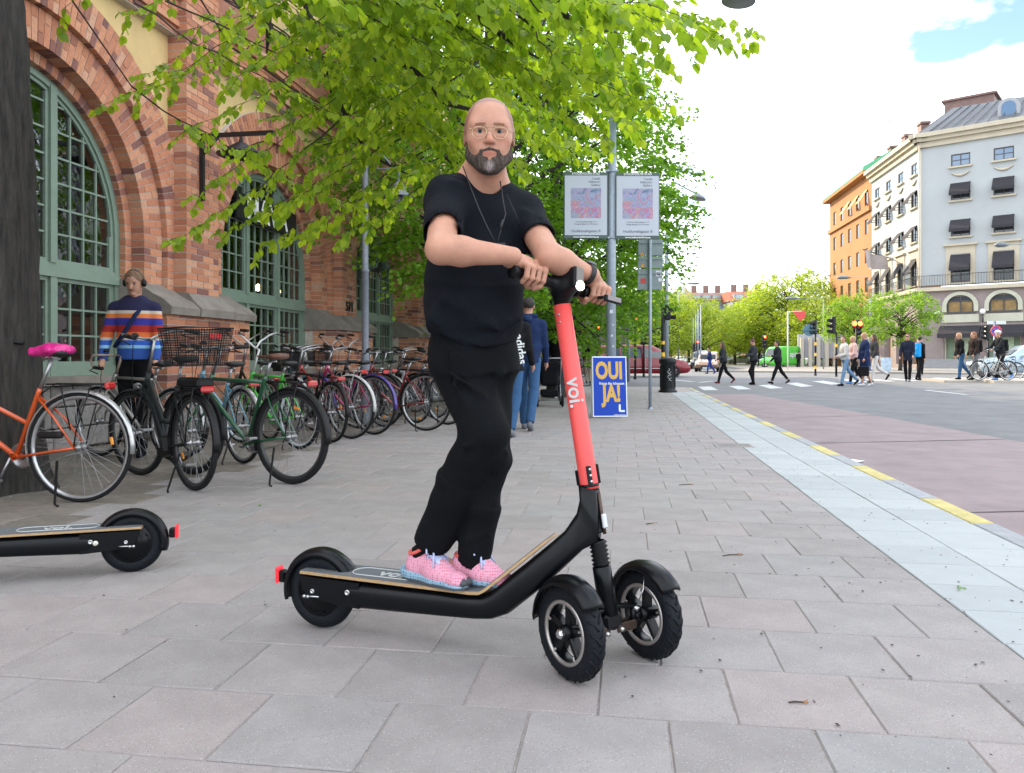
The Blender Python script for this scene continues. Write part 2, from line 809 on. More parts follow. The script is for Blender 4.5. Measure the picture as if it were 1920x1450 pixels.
for a, b, wd in (((2.2, 9.15), (6.3, 9.87), .03), ((4.0, 13.3), (6.6, 14.0), .025), ((2.9, 5.17), (6.1, 5.5), .02), ((3.6, 17.4), (6.7, 18.0), .025)):
	a, b = Vector((*a, 0)), Vector((*b, 0))
	d = (b - a).normalized()
	n_ = Vector((-d.y, d.x, 0)) * wd / 2
	k = 10
	L0 = [a.lerp(b, i / k) + n_ * (1 + R_.uniform(-.4, .4)) + Vector((0, R_.uniform(-.01, .01), 0)) for i in range(k + 1)]
	L1 = [a.lerp(b, i / k) - n_ * (1 + R_.uniform(-.4, .4)) for i in range(k + 1)]
	for i in range(k):
		mb.poly([Vector((q.x, q.y, RZ + .008)) for q in (L1[i], L1[i + 1], L0[i + 1], L0[i])])
mb.build("tar_seam", m_seam, buslane)

mb = MB()
for i in range(15):
	o = Vector((6.2 + 1.29 * i, 24.96 + .65 * i, RZ + .004))
	a, b = Vector((.53, .27, 0)), Vector((.56, 3.15, 0))
	for k in range(6):
		q = [o + b * (k / 6), o + a + b * (k / 6), o + a + b * ((k + 1) / 6), o + b * ((k + 1) / 6)]
		mb.poly([Vector((v.x, v.y, road_z(v.x, v.y) + .006)) for v in q])
tag(mb.build("zebra_crossing", m_white), kind="structure")
mb = MB()
for (x0, y0), (x1, y1), wd in (((1735, 732), (1815, 741), .14), ((1535, 703), (1640, 704), .3), ((1395, 702), (1440, 702.5), .3),
							   ((1460, 706), (1492, 706.5), .2), ((1262, 713), (1300, 716), .35), ((1310, 718), (1335, 715), .2)):
	a, b = G(x0, y0, RZ), G(x1, y1, RZ)
	d = (b - a).normalized()
	n_ = Vector((-d.y, d.x, 0)) * wd / 2
	mb.poly([Vector((q.x, q.y, road_z(q.x, q.y) + .006)) for q in (a - n_, b - n_, b + n_, a + n_)])
tag(mb.build("lane_marking", m_white), kind="structure")

# pavement: base sheet, slabs, pale strip, kerb
DEND = 27.0
mb = MB()
mb.hexa([D(-9, -3, -.3), D(ER - .005, -3, -.3), D(ER - .005, DEND, -.3), D(-9, DEND, -.3),
		 D(-9, -3, -.0055), D(ER - .005, -3, -.0055), D(ER - .005, DEND, -.0055), D(-9, DEND, -.0055)])
pavement = tag(mb.build("pavement", m_joint), kind="structure")
stops = [(0.0, (.255, .235, .228)), (0.35, (.285, .268, .262)), (0.7, (.298, .262, .254)), (1.0, (.27, .26, .256))]
spk = [(85, .16, (.40, .39, .38)), (110, .17, (.15, .145, .14)), (38, .05, (.10, .095, .09))]
m_slab = ramp_mat("concrete_slab", stops, "obj", var=.13, scale=4.5, bump=.55, bscale=330, speck=spk)
m_slab_t = ramp_mat("concrete_slab_far", stops, "tint", var=.13, scale=4.5, bump=.45, bscale=330, speck=spk)
dirt = [(0.0, (.15, .135, .115)), (0.5, (.19, .17, .145)), (1.0, (.165, .145, .12))]
m_dirt = ramp_mat("dirty_slab", dirt, "obj", var=.25, scale=9, bump=.9, bscale=80, speck=[(45, .16, (.20, .13, .055)), (60, .1, (.07, .06, .05))])
m_dirt_t = ramp_mat("dirty_slab_far", dirt, "tint", var=.25, scale=9, bump=.9, bscale=80, speck=[(45, .16, (.20, .13, .055)), (60, .1, (.07, .06, .05))])
m_pale = ramp_mat("pale_slab", [(0, (.305, .327, .334)), (.5, (.335, .357, .363)), (1, (.36, .38, .385))], "obj", var=.05, scale=5, bump=.25, bscale=200,
				  speck=[(26, .045, (.12, .12, .12))])


def slab_mb(e0, e1, d0, d1, z, mbx, bev=.004, j=.0028):
	e0 += j
	e1 -= j
	d0 += j
	d1 -= j
	b = len(mbx.v)
	jx = [R_.uniform(-.0015, .0015) for _ in range(4)]
	for (a, c, k) in ((e0, d0, 0), (e1, d0, 1), (e1, d1, 2), (e0, d1, 3)):
		mbx.v.append(tuple(D(a + jx[k], c, -.03)))
	for (a, c, k) in ((e0, d0, 0), (e1, d0, 1), (e1, d1, 2), (e0, d1, 3)):
		mbx.v.append(tuple(D(a + jx[k], c, z - bev)))
	zz = [z + R_.uniform(-.0012, .0012) for _ in range(4)]
	for (a, c, k) in ((e0 + bev, d0 + bev, 0), (e1 - bev, d0 + bev, 1), (e1 - bev, d1 - bev, 2), (e0 + bev, d1 - bev, 3)):
		mbx.v.append(tuple(D(a + jx[k], c, zz[k])))
	for q in ((0, 1, 5, 4), (1, 2, 6, 5), (2, 3, 7, 6), (3, 0, 4, 7), (4, 5, 9, 8), (5, 6, 10, 9), (6, 7, 11, 10), (7, 4, 8, 11), (8, 9, 10, 11)):
		mbx.face([b + i for i in q])


SW = 0.376
slabs = []
r = 0
d0 = -2.0
while d0 < DEND - .05:
	d1 = min(d0 + SW, DEND)
	e = EL - SW * (.62 if r % 2 else 1.12)
	e1 = EL
	while e1 > -8.9:
		slabs.append((e, e1, d0, d1))
		e1 = e
		e -= SW
	d0 = d1
	r += 1


def seen(q):
	e, e1, a, b = q
	c = D((e + e1) / 2, (a + b) / 2)
	if c.y < 1.5:
		return 0
	px, py = 960 + FPX * c.x / c.y, 672 + FPX * H / c.y
	if not (-60 < px < 1980 and py < 1560):
		return 0
	return 1 / c.y


slabs.sort(key=seen, reverse=True)
far_ok, far_dirt = MB(), MB()
for i, q in enumerate(slabs):
	dirty = (q[0] + q[1]) / 2 < -3.42 + .1 * math.sin(q[2] * 2)
	z = R_.uniform(-.0015, .0015)
	if i < 300:
		m1 = MB()
		slab_mb(*q, z, m1)
		c = D((q[0] + q[1]) / 2, (q[2] + q[3]) / 2)
		m1.build("paving_slab", m_dirt if dirty else m_slab, pavement, loc=c)
	else:
		t = far_dirt if dirty else far_ok
		t.ct = R_.random() * .999
		slab_mb(*q, z, t)
far_ok.build("paving_slabs_beyond", m_slab_t, pavement, kind="stuff")
far_dirt.build("dirty_slabs_beyond", m_dirt_t, pavement, kind="stuff")

mb = MB()
mb.hexa([D(EL, -3, -.25), D(ER, -3, -.25), D(ER, DEND - 4, -.25), D(EL, DEND - 4, -.25),
		 D(EL, -3, -.006), D(ER, -3, -.006), D(ER, DEND - 4, -.006), D(EL, DEND - 4, -.006)])
strip = tag(mb.build("guide_strip", mat("strip_joint", (.16, .17, .17), .95)), kind="structure")
d0 = -1.0
while d0 < DEND - 4.1:
	for (a, b) in ((EL, EC), (EC, ER)):
		m1 = MB()
		slab_mb(a, b, d0, d0 + .352, .002, m1, bev=.003, j=.0028)
		m1.build("pale_slab", m_pale, strip, loc=D((a + b) / 2, d0 + .17))
	d0 += .352

m_kerb = mat("kerb_grey", (.27, .285, .30), .85, var=.14, scale=12, bump=.4, bscale=120, orand=.08)
m_kerby = mat("kerb_yellow", (.45, .385, .15), .8, var=.22, scale=10, bump=.4, bscale=120, orand=.06)
mb = MB()
mb.hexa([D(ER, -3, -.3), D(EK - .01, -3, -.3), D(EK - .01, DEND, -.3), D(ER, DEND, -.3),
		 D(ER, -3, -.02), D(EK - .01, -3, -.02), D(EK - .01, DEND, -.02), D(ER, DEND, -.02)])
kerb = tag(mb.build("kerb", m_joint), kind="structure")
d0 = -1.65
i = 0
while d0 < DEND - 1:
	m1 = MB()
	ax = D((ER + EK) / 2, d0 + .41, -.06)
	M3 = Matrix((PE, PD, Vector((0, 0, 1)))).transposed()
	m1.bbox(ax, (EK - ER - .004, .815, .125), M3, .012)
	m1.build("kerb_stone", m_kerby if (i % 2 == 0 and d0 > 2) else m_kerb, kerb, loc=ax)
	d0 += .825
	i += 1

# cross street kerb + far pavements + traffic islands
m_kb = mat("granite_kerb", (.34, .31, .27), .8, var=.15, scale=6)
def raised(name, pts, z, mtop, zb=-.1):
	mbx = MB()
	n = len(pts)
	mbx.prism([(p[0], p[1]) for p in pts], (0, 0, 0), (1, 0, 0), (0, 1, 0), zb, z)
	return tag(mbx.build(name, mtop), kind="structure")
raised("far_pavement", [(15.5, 58), (34, 45), (60, 38), (95, 38), (95, 160), (38, 170), (20.5, 66)], .06, m_far)
raised("far_pavement", [(-40, 47), (3.5, 46), (6.5, 58), (14, 120), (-40, 120)], .05, m_far)
for xa, xb, ya, yb in ((1774, 1845, 27.6, 30.2), (1864, 2040, 27.0, 30.0)):
	raised("traffic_island", [((xa - 960) / FPX * ya, ya), ((xb - 960) / FPX * ya, ya), ((xb - 960) / FPX * ya + .3, yb), ((xa - 960) / FPX * ya + .5, yb)], .19, m_kb)

# small things on the paving
def cover(px, py, w_, l_, label):
	c = G(px, py)
	m1 = MB()
	M3 = Matrix((PE, PD, Vector((0, 0, 1)))).transposed()
	m1.cm = 0
	m1.bbox(c + Vector((0, 0, -.002)), (w_, l_, .016), M3, .004)
	m1.cm = 1
	for i in range(5):
		m1.box(c + PD * (i - 2) * l_ / 6 + Vector((0, 0, .008)), (w_ * .8, .012, .004), M3)
	m1.box(c + Vector((0, 0, .0075)), (w_ * .9, l_ * .9, .0015), M3)
	tag(m1.build("utility_cover", [mat("cover_frame", (.3, .3, .3), .8, var=.2, scale=20), mat("cover_plate", (.22, .2, .19), .7, var=.3, scale=15, metal=.3)], loc=c),
		label, "utility cover")
cover(1376, 836, .42, .36, "small square utility cover beside the pale strip of the pavement")

pm = MB()
c = G(1582, 866, RZ)
g = [[c + Vector((u * .16, v * .12, .012 + .012 * math.sin(3 * u + 2 * v) + .01 * R_.random())) for u in (-1, -.3, .4, 1)] for v in (-1, 0, 1)]
for a in range(2):
	for b in range(3):
		pm.poly([g[a][b], g[a][b + 1], g[a + 1][b + 1], g[a + 1][b]])
tag(pm.build("paper_scrap", mat("paper", (.62, .64, .72), .7, var=.1, scale=8), loc=c), "crumpled white scrap of paper lying in the red bus lane", "litter")

grit = MB()
for i in range(780):
	if i < 420:
		e, d = R_.gauss(1.35, .45), R_.uniform(1.3, 9)
		if e > EK - .02:
			continue
	elif i < 520:
		e, d = R_.uniform(-3, 1.3), R_.uniform(1.2, 6)
	else:
		e, d = R_.gauss(-3.3, .55), R_.uniform(3.8, 13)
		if e > -2.2:
			continue
	s_ = R_.uniform(.0013, .0048)
	c = D(e, d, .0045 + s_ * .4)
	a = R_.random() * 6.28
	ex = Vector((math.cos(a), math.sin(a), 0)) * s_ * R_.uniform(1, 2.2)
	ey = Vector((-math.sin(a), math.cos(a), 0)) * s_
	grit.cm = 0 if i < 560 else (1 if R_.random() < .7 else 2)
	t_ = c + Vector((0, 0, s_ * .6))
	b = [c - ex - ey * .6, c + ex - ey, c + ex * .8 + ey, c - ex * .9 + ey * .8]
	for k in range(4):
		grit.poly([b[k], b[(k + 1) % 4], t_])
tag(grit.build("grit", [mat("grit_dark", (.03, .03, .03), .9), mat("bud_husk", (.30, .20, .08), .9, var=.3, scale=40), mat("grit_pale", (.45, .43, .4), .9)]), kind="stuff")

def twig(px, py, ln, lab):
	c = G(px, py, .006)
	m1 = MB()
	a = R_.uniform(-.3, .5)
	ex = Vector((math.cos(a), math.sin(a), 0))
	ey = Vector((-ex.y, ex.x, 0))
	m1.tube([c - ex * ln / 2, c - ex * .1 * ln + ey * .1 * ln, c + ex * ln * .45, c + ex * ln * .6 - ey * ln * .1], [.0022, .003, .0022, .001], 5)
	m1.tube([c + ex * .05, c + ex * .05 + ey * ln * .3], [.002, .001], 5)
	m1.cm = 1
	m1.poly([c + ex * ln * .3, c + ex * ln * .45 - ey * .008, c + ex * ln * .62 + Vector((0, 0, .008)), c + ex * ln * .45 + ey * .01])
	tag(m1.build("twig", [mat("twig_bark", (.06, .04, .03), .9), mat("dry_leaf", (.30, .14, .06), .8)], loc=c), lab, "twig")
twig(1372, 1041, .10, "thin dry twig with a husk lying right of the far front wheel")
twig(1285, 909, .11, "short twig on the paving behind the scooter's stem")
twig(1218, 982, .05, "tiny twig with orange tip near the scooter's fork")
twig(1495, 1317, .05, "little twig with brown tip on the nearest slabs")
m1 = MB()
for k, (px, py) in enumerate(((488, 948), (1800, 1105))):
	c = G(px, py, .004)
	m1 = MB()
	for i in range(9):
		a = R_.random() * 6.28
		q = c + Vector((math.cos(a), math.sin(a), 0)) * R_.uniform(0, .02)
		e1 = Vector((math.cos(a), math.sin(a), .3)) * .014
		e2 = Vector((-math.sin(a), math.cos(a), 0)) * .008
		m1.poly([q, q + e1 * .6 - e2, q + e1, q + e1 * .6 + e2])
	tag(m1.build("weed_sprig", mat("weed_green", (.12, .24, .05), .7), loc=c),
		"green sprig fallen on the pavement " + ("behind the rear wheel of the black scooter" if k == 0 else "on the pale strip"), "sprig")
# ------------------------------------------------------------------ brick market hall on the left
HS, HC = math.sin(math.radians(9.4)), math.cos(math.radians(9.4))


def HF(s, p, z):
	return Vector((-4.72 + HS * s + HC * p, 9.2 + HC * s - HS * p, z))


HD, HN = Vector((HS, HC, 0)), Vector((HC, -HS, 0))
BRK = [(0.0, (.17, .075, .065)), (0.12, (.28, .12, .088)), (0.22, (.38, .155, .09)), (0.5, (.47, .195, .108)), (0.8, (.53, .245, .135)), (1.0, (.52, .30, .2))]
m_br_o = ramp_mat("brick_face", BRK, "obj", var=.16, scale=30, bump=.6, bscale=110)
m_br_t = ramp_mat("brick_face_far", BRK, "tint", var=.16, scale=30, bump=.6, bscale=110)
m_mortar = mat("mortar", (.46, .41, .37), .95, var=.15, scale=20, bump=.3)
m_plast = mat("yellow_plaster", (.56, .41, .19), .9, var=.08, scale=3, bump=.2)
m_stone = mat("sandstone_ledge", (.195, .172, .15), .85, var=.22, scale=5, bump=.6, bscale=30)
m_gran = ramp_mat("granite_block", [(0, (.2, .19, .18)), (.5, (.25, .235, .22)), (1, (.29, .27, .25))], "tint", var=.2, scale=18, bump=.7, bscale=50)
m_green = mat("green_paint", (.175, .24, .19), .45, var=.08, scale=6, bump=.15, bscale=30)
m_roof = mat("roof_metal", (.17, .19, .20), .5, metal=.4, var=.15, scale=2)

gm = bpy.data.materials.new("window_glass")
gm.use_nodes = True
n = gm.node_tree
n.nodes.clear()
o_ = n.nodes.new("ShaderNodeOutputMaterial")
ms = n.nodes.new("ShaderNodeMixShader")
tr = n.nodes.new("ShaderNodeBsdfTransparent")
tr.inputs[0].default_value = (.62, .68, .66, 1)
gl = n.nodes.new("ShaderNodeBsdfGlossy")
gl.inputs["Roughness"].default_value = 0.02
fr = n.nodes.new("ShaderNodeFresnel")
fr.inputs["IOR"].default_value = 2.7
tcn = n.nodes.new("ShaderNodeTexCoord")
nzn = n.nodes.new("ShaderNodeTexNoise")
nzn.inputs["Scale"].default_value = 3.5
bpn = n.nodes.new("ShaderNodeBump")
bpn.inputs["Strength"].default_value = .25
bpn.inputs["Distance"].default_value = .02
n.links.new(tcn.outputs["Object"], nzn.inputs["Vector"])
n.links.new(nzn.outputs["Fac"], bpn.inputs["Height"])
n.links.new(bpn.outputs["Normal"], gl.inputs["Normal"])
n.links.new(fr.outputs[0], ms.inputs[0])
n.links.new(tr.outputs[0], ms.inputs[1])
n.links.new(gl.outputs[0], ms.inputs[2])
n.links.new(ms.outputs[0], o_.inputs[0])
m_glass = gm

hall = thing("market_hall", HF(0, 0, 0), "long red brick hall with big green arched windows behind the parked bicycles", "building")
RI = 1.575
ZS = 2.4            # springing height
NB = 8              # bays; the farthest are added so the hall's shade reaches the crossing
BRICKS = []
CH = .085


def hx(s0, s1, p0, p1, z0, z1):
	return [HF(s0, p0, z0), HF(s1, p0, z0), HF(s1, p1, z0), HF(s0, p1, z0), HF(s0, p0, z1), HF(s1, p0, z1), HF(s1, p1, z1), HF(s0, p1, z1)]


def brick(s0, s1, p0, p1, z0, z1):
	j = R_.uniform(-.0025, .0025)
	BRICKS.append(hx(s0 + .005, s1 - .005, p0, p1 + j, z0 + .005, z1 - .006))


def vouss(c, r0, r1, a0, a1, p0, p1):
	j = R_.uniform(-.0025, .0025)
	g = .0055
	da = g / r0
	q = []
	for p in (p0, p1 + j):
		for r, a in ((r0 + .001, a0 + da), (r1 - g, a0 + g / r1), (r1 - g, a1 - g / r1), (r0 + .001, a1 - da)):
			q.append(HF(c + r * math.cos(a), p, ZS + r * math.sin(a)))
	BRICKS.append([q[0], q[1], q[2], q[3], q[4], q[5], q[6], q[7]])


ORD = [(RI, RI + .125, 0.0, .13), (RI + .125, RI + .485, .05, .29), (RI + .485, RI + .925, .2, .36)]
mort = MB()
for b in range(-1, NB):
	c = -RI + 5.15 * b
	for oi, (r0, r1, p0, p1) in enumerate(ORD):
		# straight jambs
		nj = int((ZS - (1.5 if oi else 1.5)) / CH) + 1
		for sd_ in (-1, 1):
			for k in range(nj):
				z1 = ZS - k * CH
				z0 = z1 - CH
				w_ = (r1 - r0) if oi < 2 else .14
				if oi == 0:
					cuts = [0, w_]
				elif oi == 1:
					cuts = [0, .12, w_] if k % 2 else [0, .24, w_]
				else:
					cuts = [0, w_]
				for a, b2 in zip(cuts[:-1], cuts[1:]):
					s0, s1 = c + sd_ * (r0 + a), c + sd_ * (r0 + b2)
					brick(min(s0, s1), max(s0, s1), p0, p1, z0, z1)
			e0, e1 = c + sd_ * (r0 + .008), c + sd_ * (r1 if oi < 2 else r0 + .14)
			mort.hexa(hx(min(e0, e1), max(e0, e1), p0 - .05, p1 - .008, 1.3, ZS))
		na = int(math.pi * (r0 + r1) / 2 / CH)
		for k in range(na):
			a0, a1 = math.pi * k / na, math.pi * (k + 1) / na
			if oi == 0:
				cuts = [r0, r1]
			elif oi == 1:
				cuts = [r0, r0 + .12, r1] if k % 2 else [r0, r0 + .24, r1]
			else:
				cuts = [r0, r0 + .12, r0 + .34, r1] if k % 2 else [r0, r0 + .22, r1]
			for x0, x1 in zip(cuts[:-1], cuts[1:]):
				vouss(c, x0, x1, a0, a1, p0, p1)
		N = 28
		for k in range(N):
			a0, a1 = math.pi * k / N, math.pi * (k + 1) / N
			q = []
			for p in (p0 - .05, p1 - .008):
				for r, a in ((r0 + .008, a0), (r1, a0), (r1, a1), (r0 + .008, a1)):
					q.append(HF(c + r * math.cos(a), p, ZS + r * math.sin(a)))
			mort.hexa(q)
	# pier to the right of this bay
	s0 = c + RI
	pl0, pl1 = s0 + .62, s0 + 1.38
	k = 0
	z = 1.55
	while z < 6.2:
		cuts = [0, .25, .51, .76] if k % 2 else [0, .12, .38, .64, .76]
		for a, b2 in zip(cuts[:-1], cuts[1:]):
			brick(pl0 + a, pl0 + b2, .2, .53, z, z + CH)
		z += CH
		k += 1
	mort.hexa(hx(pl0 + .008, pl1 - .008, 0, .522, 1.3, 6.3))
	# plinth
	z, k = .36, 0
	while z < 1.52:
		st = 0 if k % 2 else .12
		xs = [.02] + [v for v in [st + .26 * i + .02 for i in range(1, 8)] if v < 1.9] + [1.98]
		for a, b2 in zip(xs[:-1], xs[1:]):
			brick(s0 + a, s0 + b2, .45, .66, z, z + CH)
		# return face courses
		brick(s0 + .02, s0 + .14, .2, .445, z, z + CH)
		z += CH
		k += 1
	mort.hexa(hx(s0 + .028, s0 + 1.972, -.2, .652, 0, 1.5))
for s_ in range(1):
	pass
# long brick bands above the arches
S0, S1 = -5.15 - RI * 2, 5.15 * NB
for zi, (z0, pf) in enumerate(((5.06, .40), (5.145, .44), (5.23, .42), (5.315, .42), (5.40, .42), (5.485, .48), (5.57, .50))):
	s = S0 + (zi % 2) * .13
	smax = 16 if S1 > 16 else S1
	while s < smax:
		brick(s, s + .26, .2, pf, z0, z0 + CH)
		s += .26
mort.hexa(hx(S0, S1, 0, .39, 5.05, 5.66))
mort.hexa(hx(S0, S1, -.4, .0, 4.2, 5.06))
pm_ = MB()
for b in range(-1, NB):
	c = -RI + 5.15 * b
	N = 24
	for k in range(N):
		a0, a1 = math.pi * k / N, math.pi * (k + 1) / N
		pts = []
		for a in (a0, a1):
			ca, sa = math.cos(a), math.sin(a)
			t = min(2.6 / max(abs(ca), 1e-6), 2.68 / max(sa, 1e-6))
			pts.append((ca * 2.35, sa * 2.35, ca * t, sa * t))
		q = [HF(c + pts[0][0], .27, ZS + pts[0][1]), HF(c + pts[0][2], .27, ZS + pts[0][3]), HF(c + pts[1][2], .27, ZS + pts[1][3]), HF(c + pts[1][0], .27, ZS + pts[1][1])]
		pm_.poly(q)
pm_.build("plaster_panel", m_plast, hall)
mort.build("mortar_core", m_mortar, hall)


def bsize(q):
	c = (q[0] + q[6]) * .5
	if c.y < 1:
		return 0
	px, py = 960 + FPX * c.x / c.y, 672 - FPX * (c.z - H) / c.y
	if px < 70 or px > 800 or py < 0 or py > 690:
		return 0
	if 300 < px and py < 180:
		return .2 / c.y
	return 1 / c.y


BRICKS.sort(key=bsize, reverse=True)
fb = MB()
for i, q in enumerate(BRICKS):
	if i < 300:
		m1 = MB()
		m1.hexa(q)
		m1.build("brick", m_br_o, hall, loc=(q[0] + q[6]) * .5)
	else:
		fb.ct = min(.999, max(0.001, R_.random()))
		fb.hexa(q)
fb.build("bricks_beyond", m_br_t, hall, kind="stuff")

# stone ledges, granite foot, sills
st = MB()
gr = MB()
for b in range(-1, NB):
	c = -RI + 5.15 * b
	s0 = c + RI
	prof = [(-.02, 1.50), (.74, 1.50), (.75, 1.59), (.64, 1.68), (.50, 1.75), (.30, 1.88), (.05, 1.93), (-.02, 1.93)]
	st.prism(prof, HF(0, 0, 0), HN, Vector((0, 0, 1)), s0 - .02, s0 + .58, ez=HD)
	st.prism(prof, HF(0, 0, 0), HN, Vector((0, 0, 1)), s0 + 1.42, s0 + 2.02, ez=HD)
	prof2 = [(0, 1.50), (.76, 1.50), (.77, 1.60), (.66, 1.70), (.58, 1.80), (.30, 1.82), (0, 1.8)]
	st.prism(prof2, HF(0, 0, 0), HN, Vector((0, 0, 1)), s0 + .58, s0 + 1.42, ez=HD)
	st.hexa(hx(s0 - 3.17, s0 - .0, -.1, .30, .70, .79))
	st.hexa(hx(s0 + 0, s0 + 2.0, .3, .72, 0, .355))
	# granite blocks under the window
	for r in range(3):
		x = -3.15
		k = 0
		while x < -.01:
			w_ = min(R_.uniform(.32, .62), -x)
			gr.ct = R_.random() * .99
			gr.bbox(HF(s0 + x + w_ / 2, .08 + R_.uniform(-.008, .008), .03 + .225 * r + .1), (w_ - .012, .24, .212), Matrix((HD, HN, Vector((0, 0, 1)))).transposed(), .012)
			x += w_
st.build("stone_ledge", m_stone, hall)
gr.build("granite_blocks", m_gran, hall, kind="stuff")

# windows
RW = RI


def window(b):
	c = -RI + 5.15 * b
	fr_ = MB()

	def ztop(x, R):
		return ZS + math.sqrt(max(0, R * R - x * x))
	N = 24
	for (ra, rb, p0, p1) in ((RW - .075, RW + .01, -.03, .055), (RW - .115, RW - .07, -.02, .03)):
		for k in range(N):
			a0, a1 = math.pi * k / N, math.pi * (k + 1) / N
			q = []
			for p in (p0, p1):
				for r, a in ((ra, a0), (rb, a0), (rb, a1), (ra, a1)):
					q.append(HF(c + r * math.cos(a), p, ZS + r * math.sin(a)))
			fr_.hexa(q)
		for sd_ in (-1, 1):
			e0, e1 = sorted((c + sd_ * ra, c + sd_ * rb))
			fr_.hexa(hx(e0, e1, p0, p1, .79, ZS))
	fr_.hexa(hx(c - RW, c + RW, -.03, .075, 1.84, 1.94))
	fr_.hexa(hx(c - RW, c + RW, -.02, .05, 1.94, 1.99))
	fr_.hexa(hx(c - RW, c + RW, -.02, .06, .79, .90))
	for m_ in (-.525, .525):
		fr_.hexa(hx(c + m_ - .045, c + m_ + .045, -.03, .065, .79, 1.84))
		fr_.hexa(hx(c + m_ - .045, c + m_ + .045, -.03, .0655, 1.99, ztop(m_, RW - .03)))
	panes = []
	secs = [(-RW + .11, -.57), (-.48, .48), (.57, RW - .11)]
	R2 = RW - .115
	for x0, x1 in secs:
		# inner sash frame
		for zlo, zhi in ((.90, 1.84), (1.99, None)):
			for xx in (x0, x1 - .04):
				zt = zhi if zhi else min(ztop(xx, R2), ztop(xx + .04, R2))
				if zt - zlo > .05:
					fr_.hexa(hx(c + xx, c + xx + .04, -.015, .035, zlo, zt))
			fr_.hexa(hx(c + x0 + .04, c + x1 - .04, -.015, .034, zlo, zlo + .045))
			if zhi:
				fr_.hexa(hx(c + x0 + .04, c + x1 - .04, -.015, .034, zhi - .045, zhi))
		a, bb = x0 + .04, x1 - .04
		nc = 4
		xs = [a + (bb - a) * i / nc for i in range(nc + 1)]
		for zlo, zhi, dz in ((.945, 1.795, .2833), (2.035, ZS + RW, .272)):
			nr = int(round((zhi - zlo) / dz))
			zs = [zlo + dz * i for i in range(nr + 1)]
			for i in range(1, nc):
				zt = zhi if zhi < 1.9 else ztop(xs[i], R2)
				if zt > zlo:
					fr_.hexa(hx(c + xs[i] - .011, c + xs[i] + .011, -.012, .022, zlo, zt))
			for j in range(1, nr):
				z = zs[j]
				if zhi < 1.9:
					l0, l1 = a, bb
				else:
					if z - ZS > R2:
						break
					lim = math.sqrt(max(0, R2 * R2 - max(0, z - ZS) ** 2))
					l0, l1 = max(a, -lim), min(bb, lim)
				if l1 - l0 > .03:
					fr_.hexa(hx(c + l0, c + l1, -.012, .0205, z - .011, z + .011))
			for i in range(nc):
				for j in range(nr):
					u0, u1, z0, z1 = xs[i], xs[i + 1], zs[j], zs[j + 1]
					if zhi < 1.9:
						poly = [(u0, z0), (u1, z0), (u1, z1), (u0, z1)]
					else:
						us = [u0 + (u1 - u0) * t / 4 for t in range(5)]
						tops = [min(z1, ztop(u, R2)) if abs(u) < R2 else z0 for u in us]
						if max(tops) < z0 + .02:
							continue
						poly = [(u0, z0), (u1, z0)] + [(u, max(t, z0 + .001)) for u, t in zip(us[::-1], tops[::-1])]
					panes.append(poly)
	wpart = fr_.build("window", m_green, hall)
	joined = MB()
	for poly in panes:
		m1 = MB() if b in (0, 1) else joined
		tl = R_.uniform(-.0015, .0015)
		m1.poly([HF(c + u, .002 + tl * (z - 1), z) for u, z in poly])
		if b in (0, 1):
			q = poly[0]
			m1.build("pane", m_glass, wpart, loc=HF(c + q[0], 0, q[1]))
	if b not in (0, 1):
		joined.build("glazing", m_glass, wpart, kind="stuff")
	# curtains just inside the glass
	if b >= 0:
		cu = MB()
		cu.cs = True
		for xx in (-.62, .36, 1.33):
			prev = None
			for i in range(13):
				u = c + xx + i * .012
				p = -.14 + .02 * math.sin(i * 1.7)
				zt = 1.8 + 0 * i
				cur = (HF(u, p, .9), HF(u, p, min(3.2, ztop(u - c, R2) - .05)))
				if prev:
					cu.poly([prev[0], cur[0], cur[1], prev[1]])
				prev = cur
		cu.build("curtain", mat("white_curtain", (.7, .7, .68), .9), wpart)


for b in range(-1, NB):
	window(b)

# upper wall, roof, end walls, floor inside
up = MB()
up.hexa(hx(S0, S1, -.5, .24, 5.66, 9.2))
up.cm = 1
s = S0
for b in range(-1, NB):
	s0 = -RI + 5.15 * b
	up.hexa(hx(s0 - 1.7, s0 + 1.7, .2, .262, 6.3, 8.6))
up.cm = 0
for b in range(-1, NB):
	s0 = 5.15 * b
	up.hexa(hx(s0 + .7, s0 + 1.3, .2, .50, 6.2, 9.2))
up.build("upper_wall", [mat("upper_brick", (.36, .16, .10), .9, col2=(.26, .11, .075), scale=14, bump=.5, bscale=40), m_plast], hall)
rf = MB()
rf.prism([(.55, 9.2), (.7, 9.25), (.7, 9.4), (-6, 13.5), (-12.5, 9.4), (-12.5, 9.2)], HF(0, 0, 0), HN, Vector((0, 0, 1)), S0 - .3, S1 + .3, ez=HD)
rf.build("roof", m_roof, hall)
en = MB()
en.hexa(hx(S0, S1, -12.3, -12.0, 0, 9.2))
en.hexa(hx(S0, S0 + .3, -12, 0.2, 0, 9.2))
en.hexa(hx(S1 - .3, S1, -12, 0.2, 0, 9.2))
en.build("end_wall", mat("inner_wall", (.2, .13, .1), .9), hall)
fl = MB()
fl.hexa(hx(S0, S1, -12, -.2, .3, .5))
fl.cm = 1
fl.hexa(hx(S0, S1, -4.6, -4.4, .5, 4.6))
fl.build("interior", [mat("inner_floor", (.15, .13, .11), .7), mat("inner_back", (.11, .10, .085), .9, var=.5, scale=1.2)], hall)
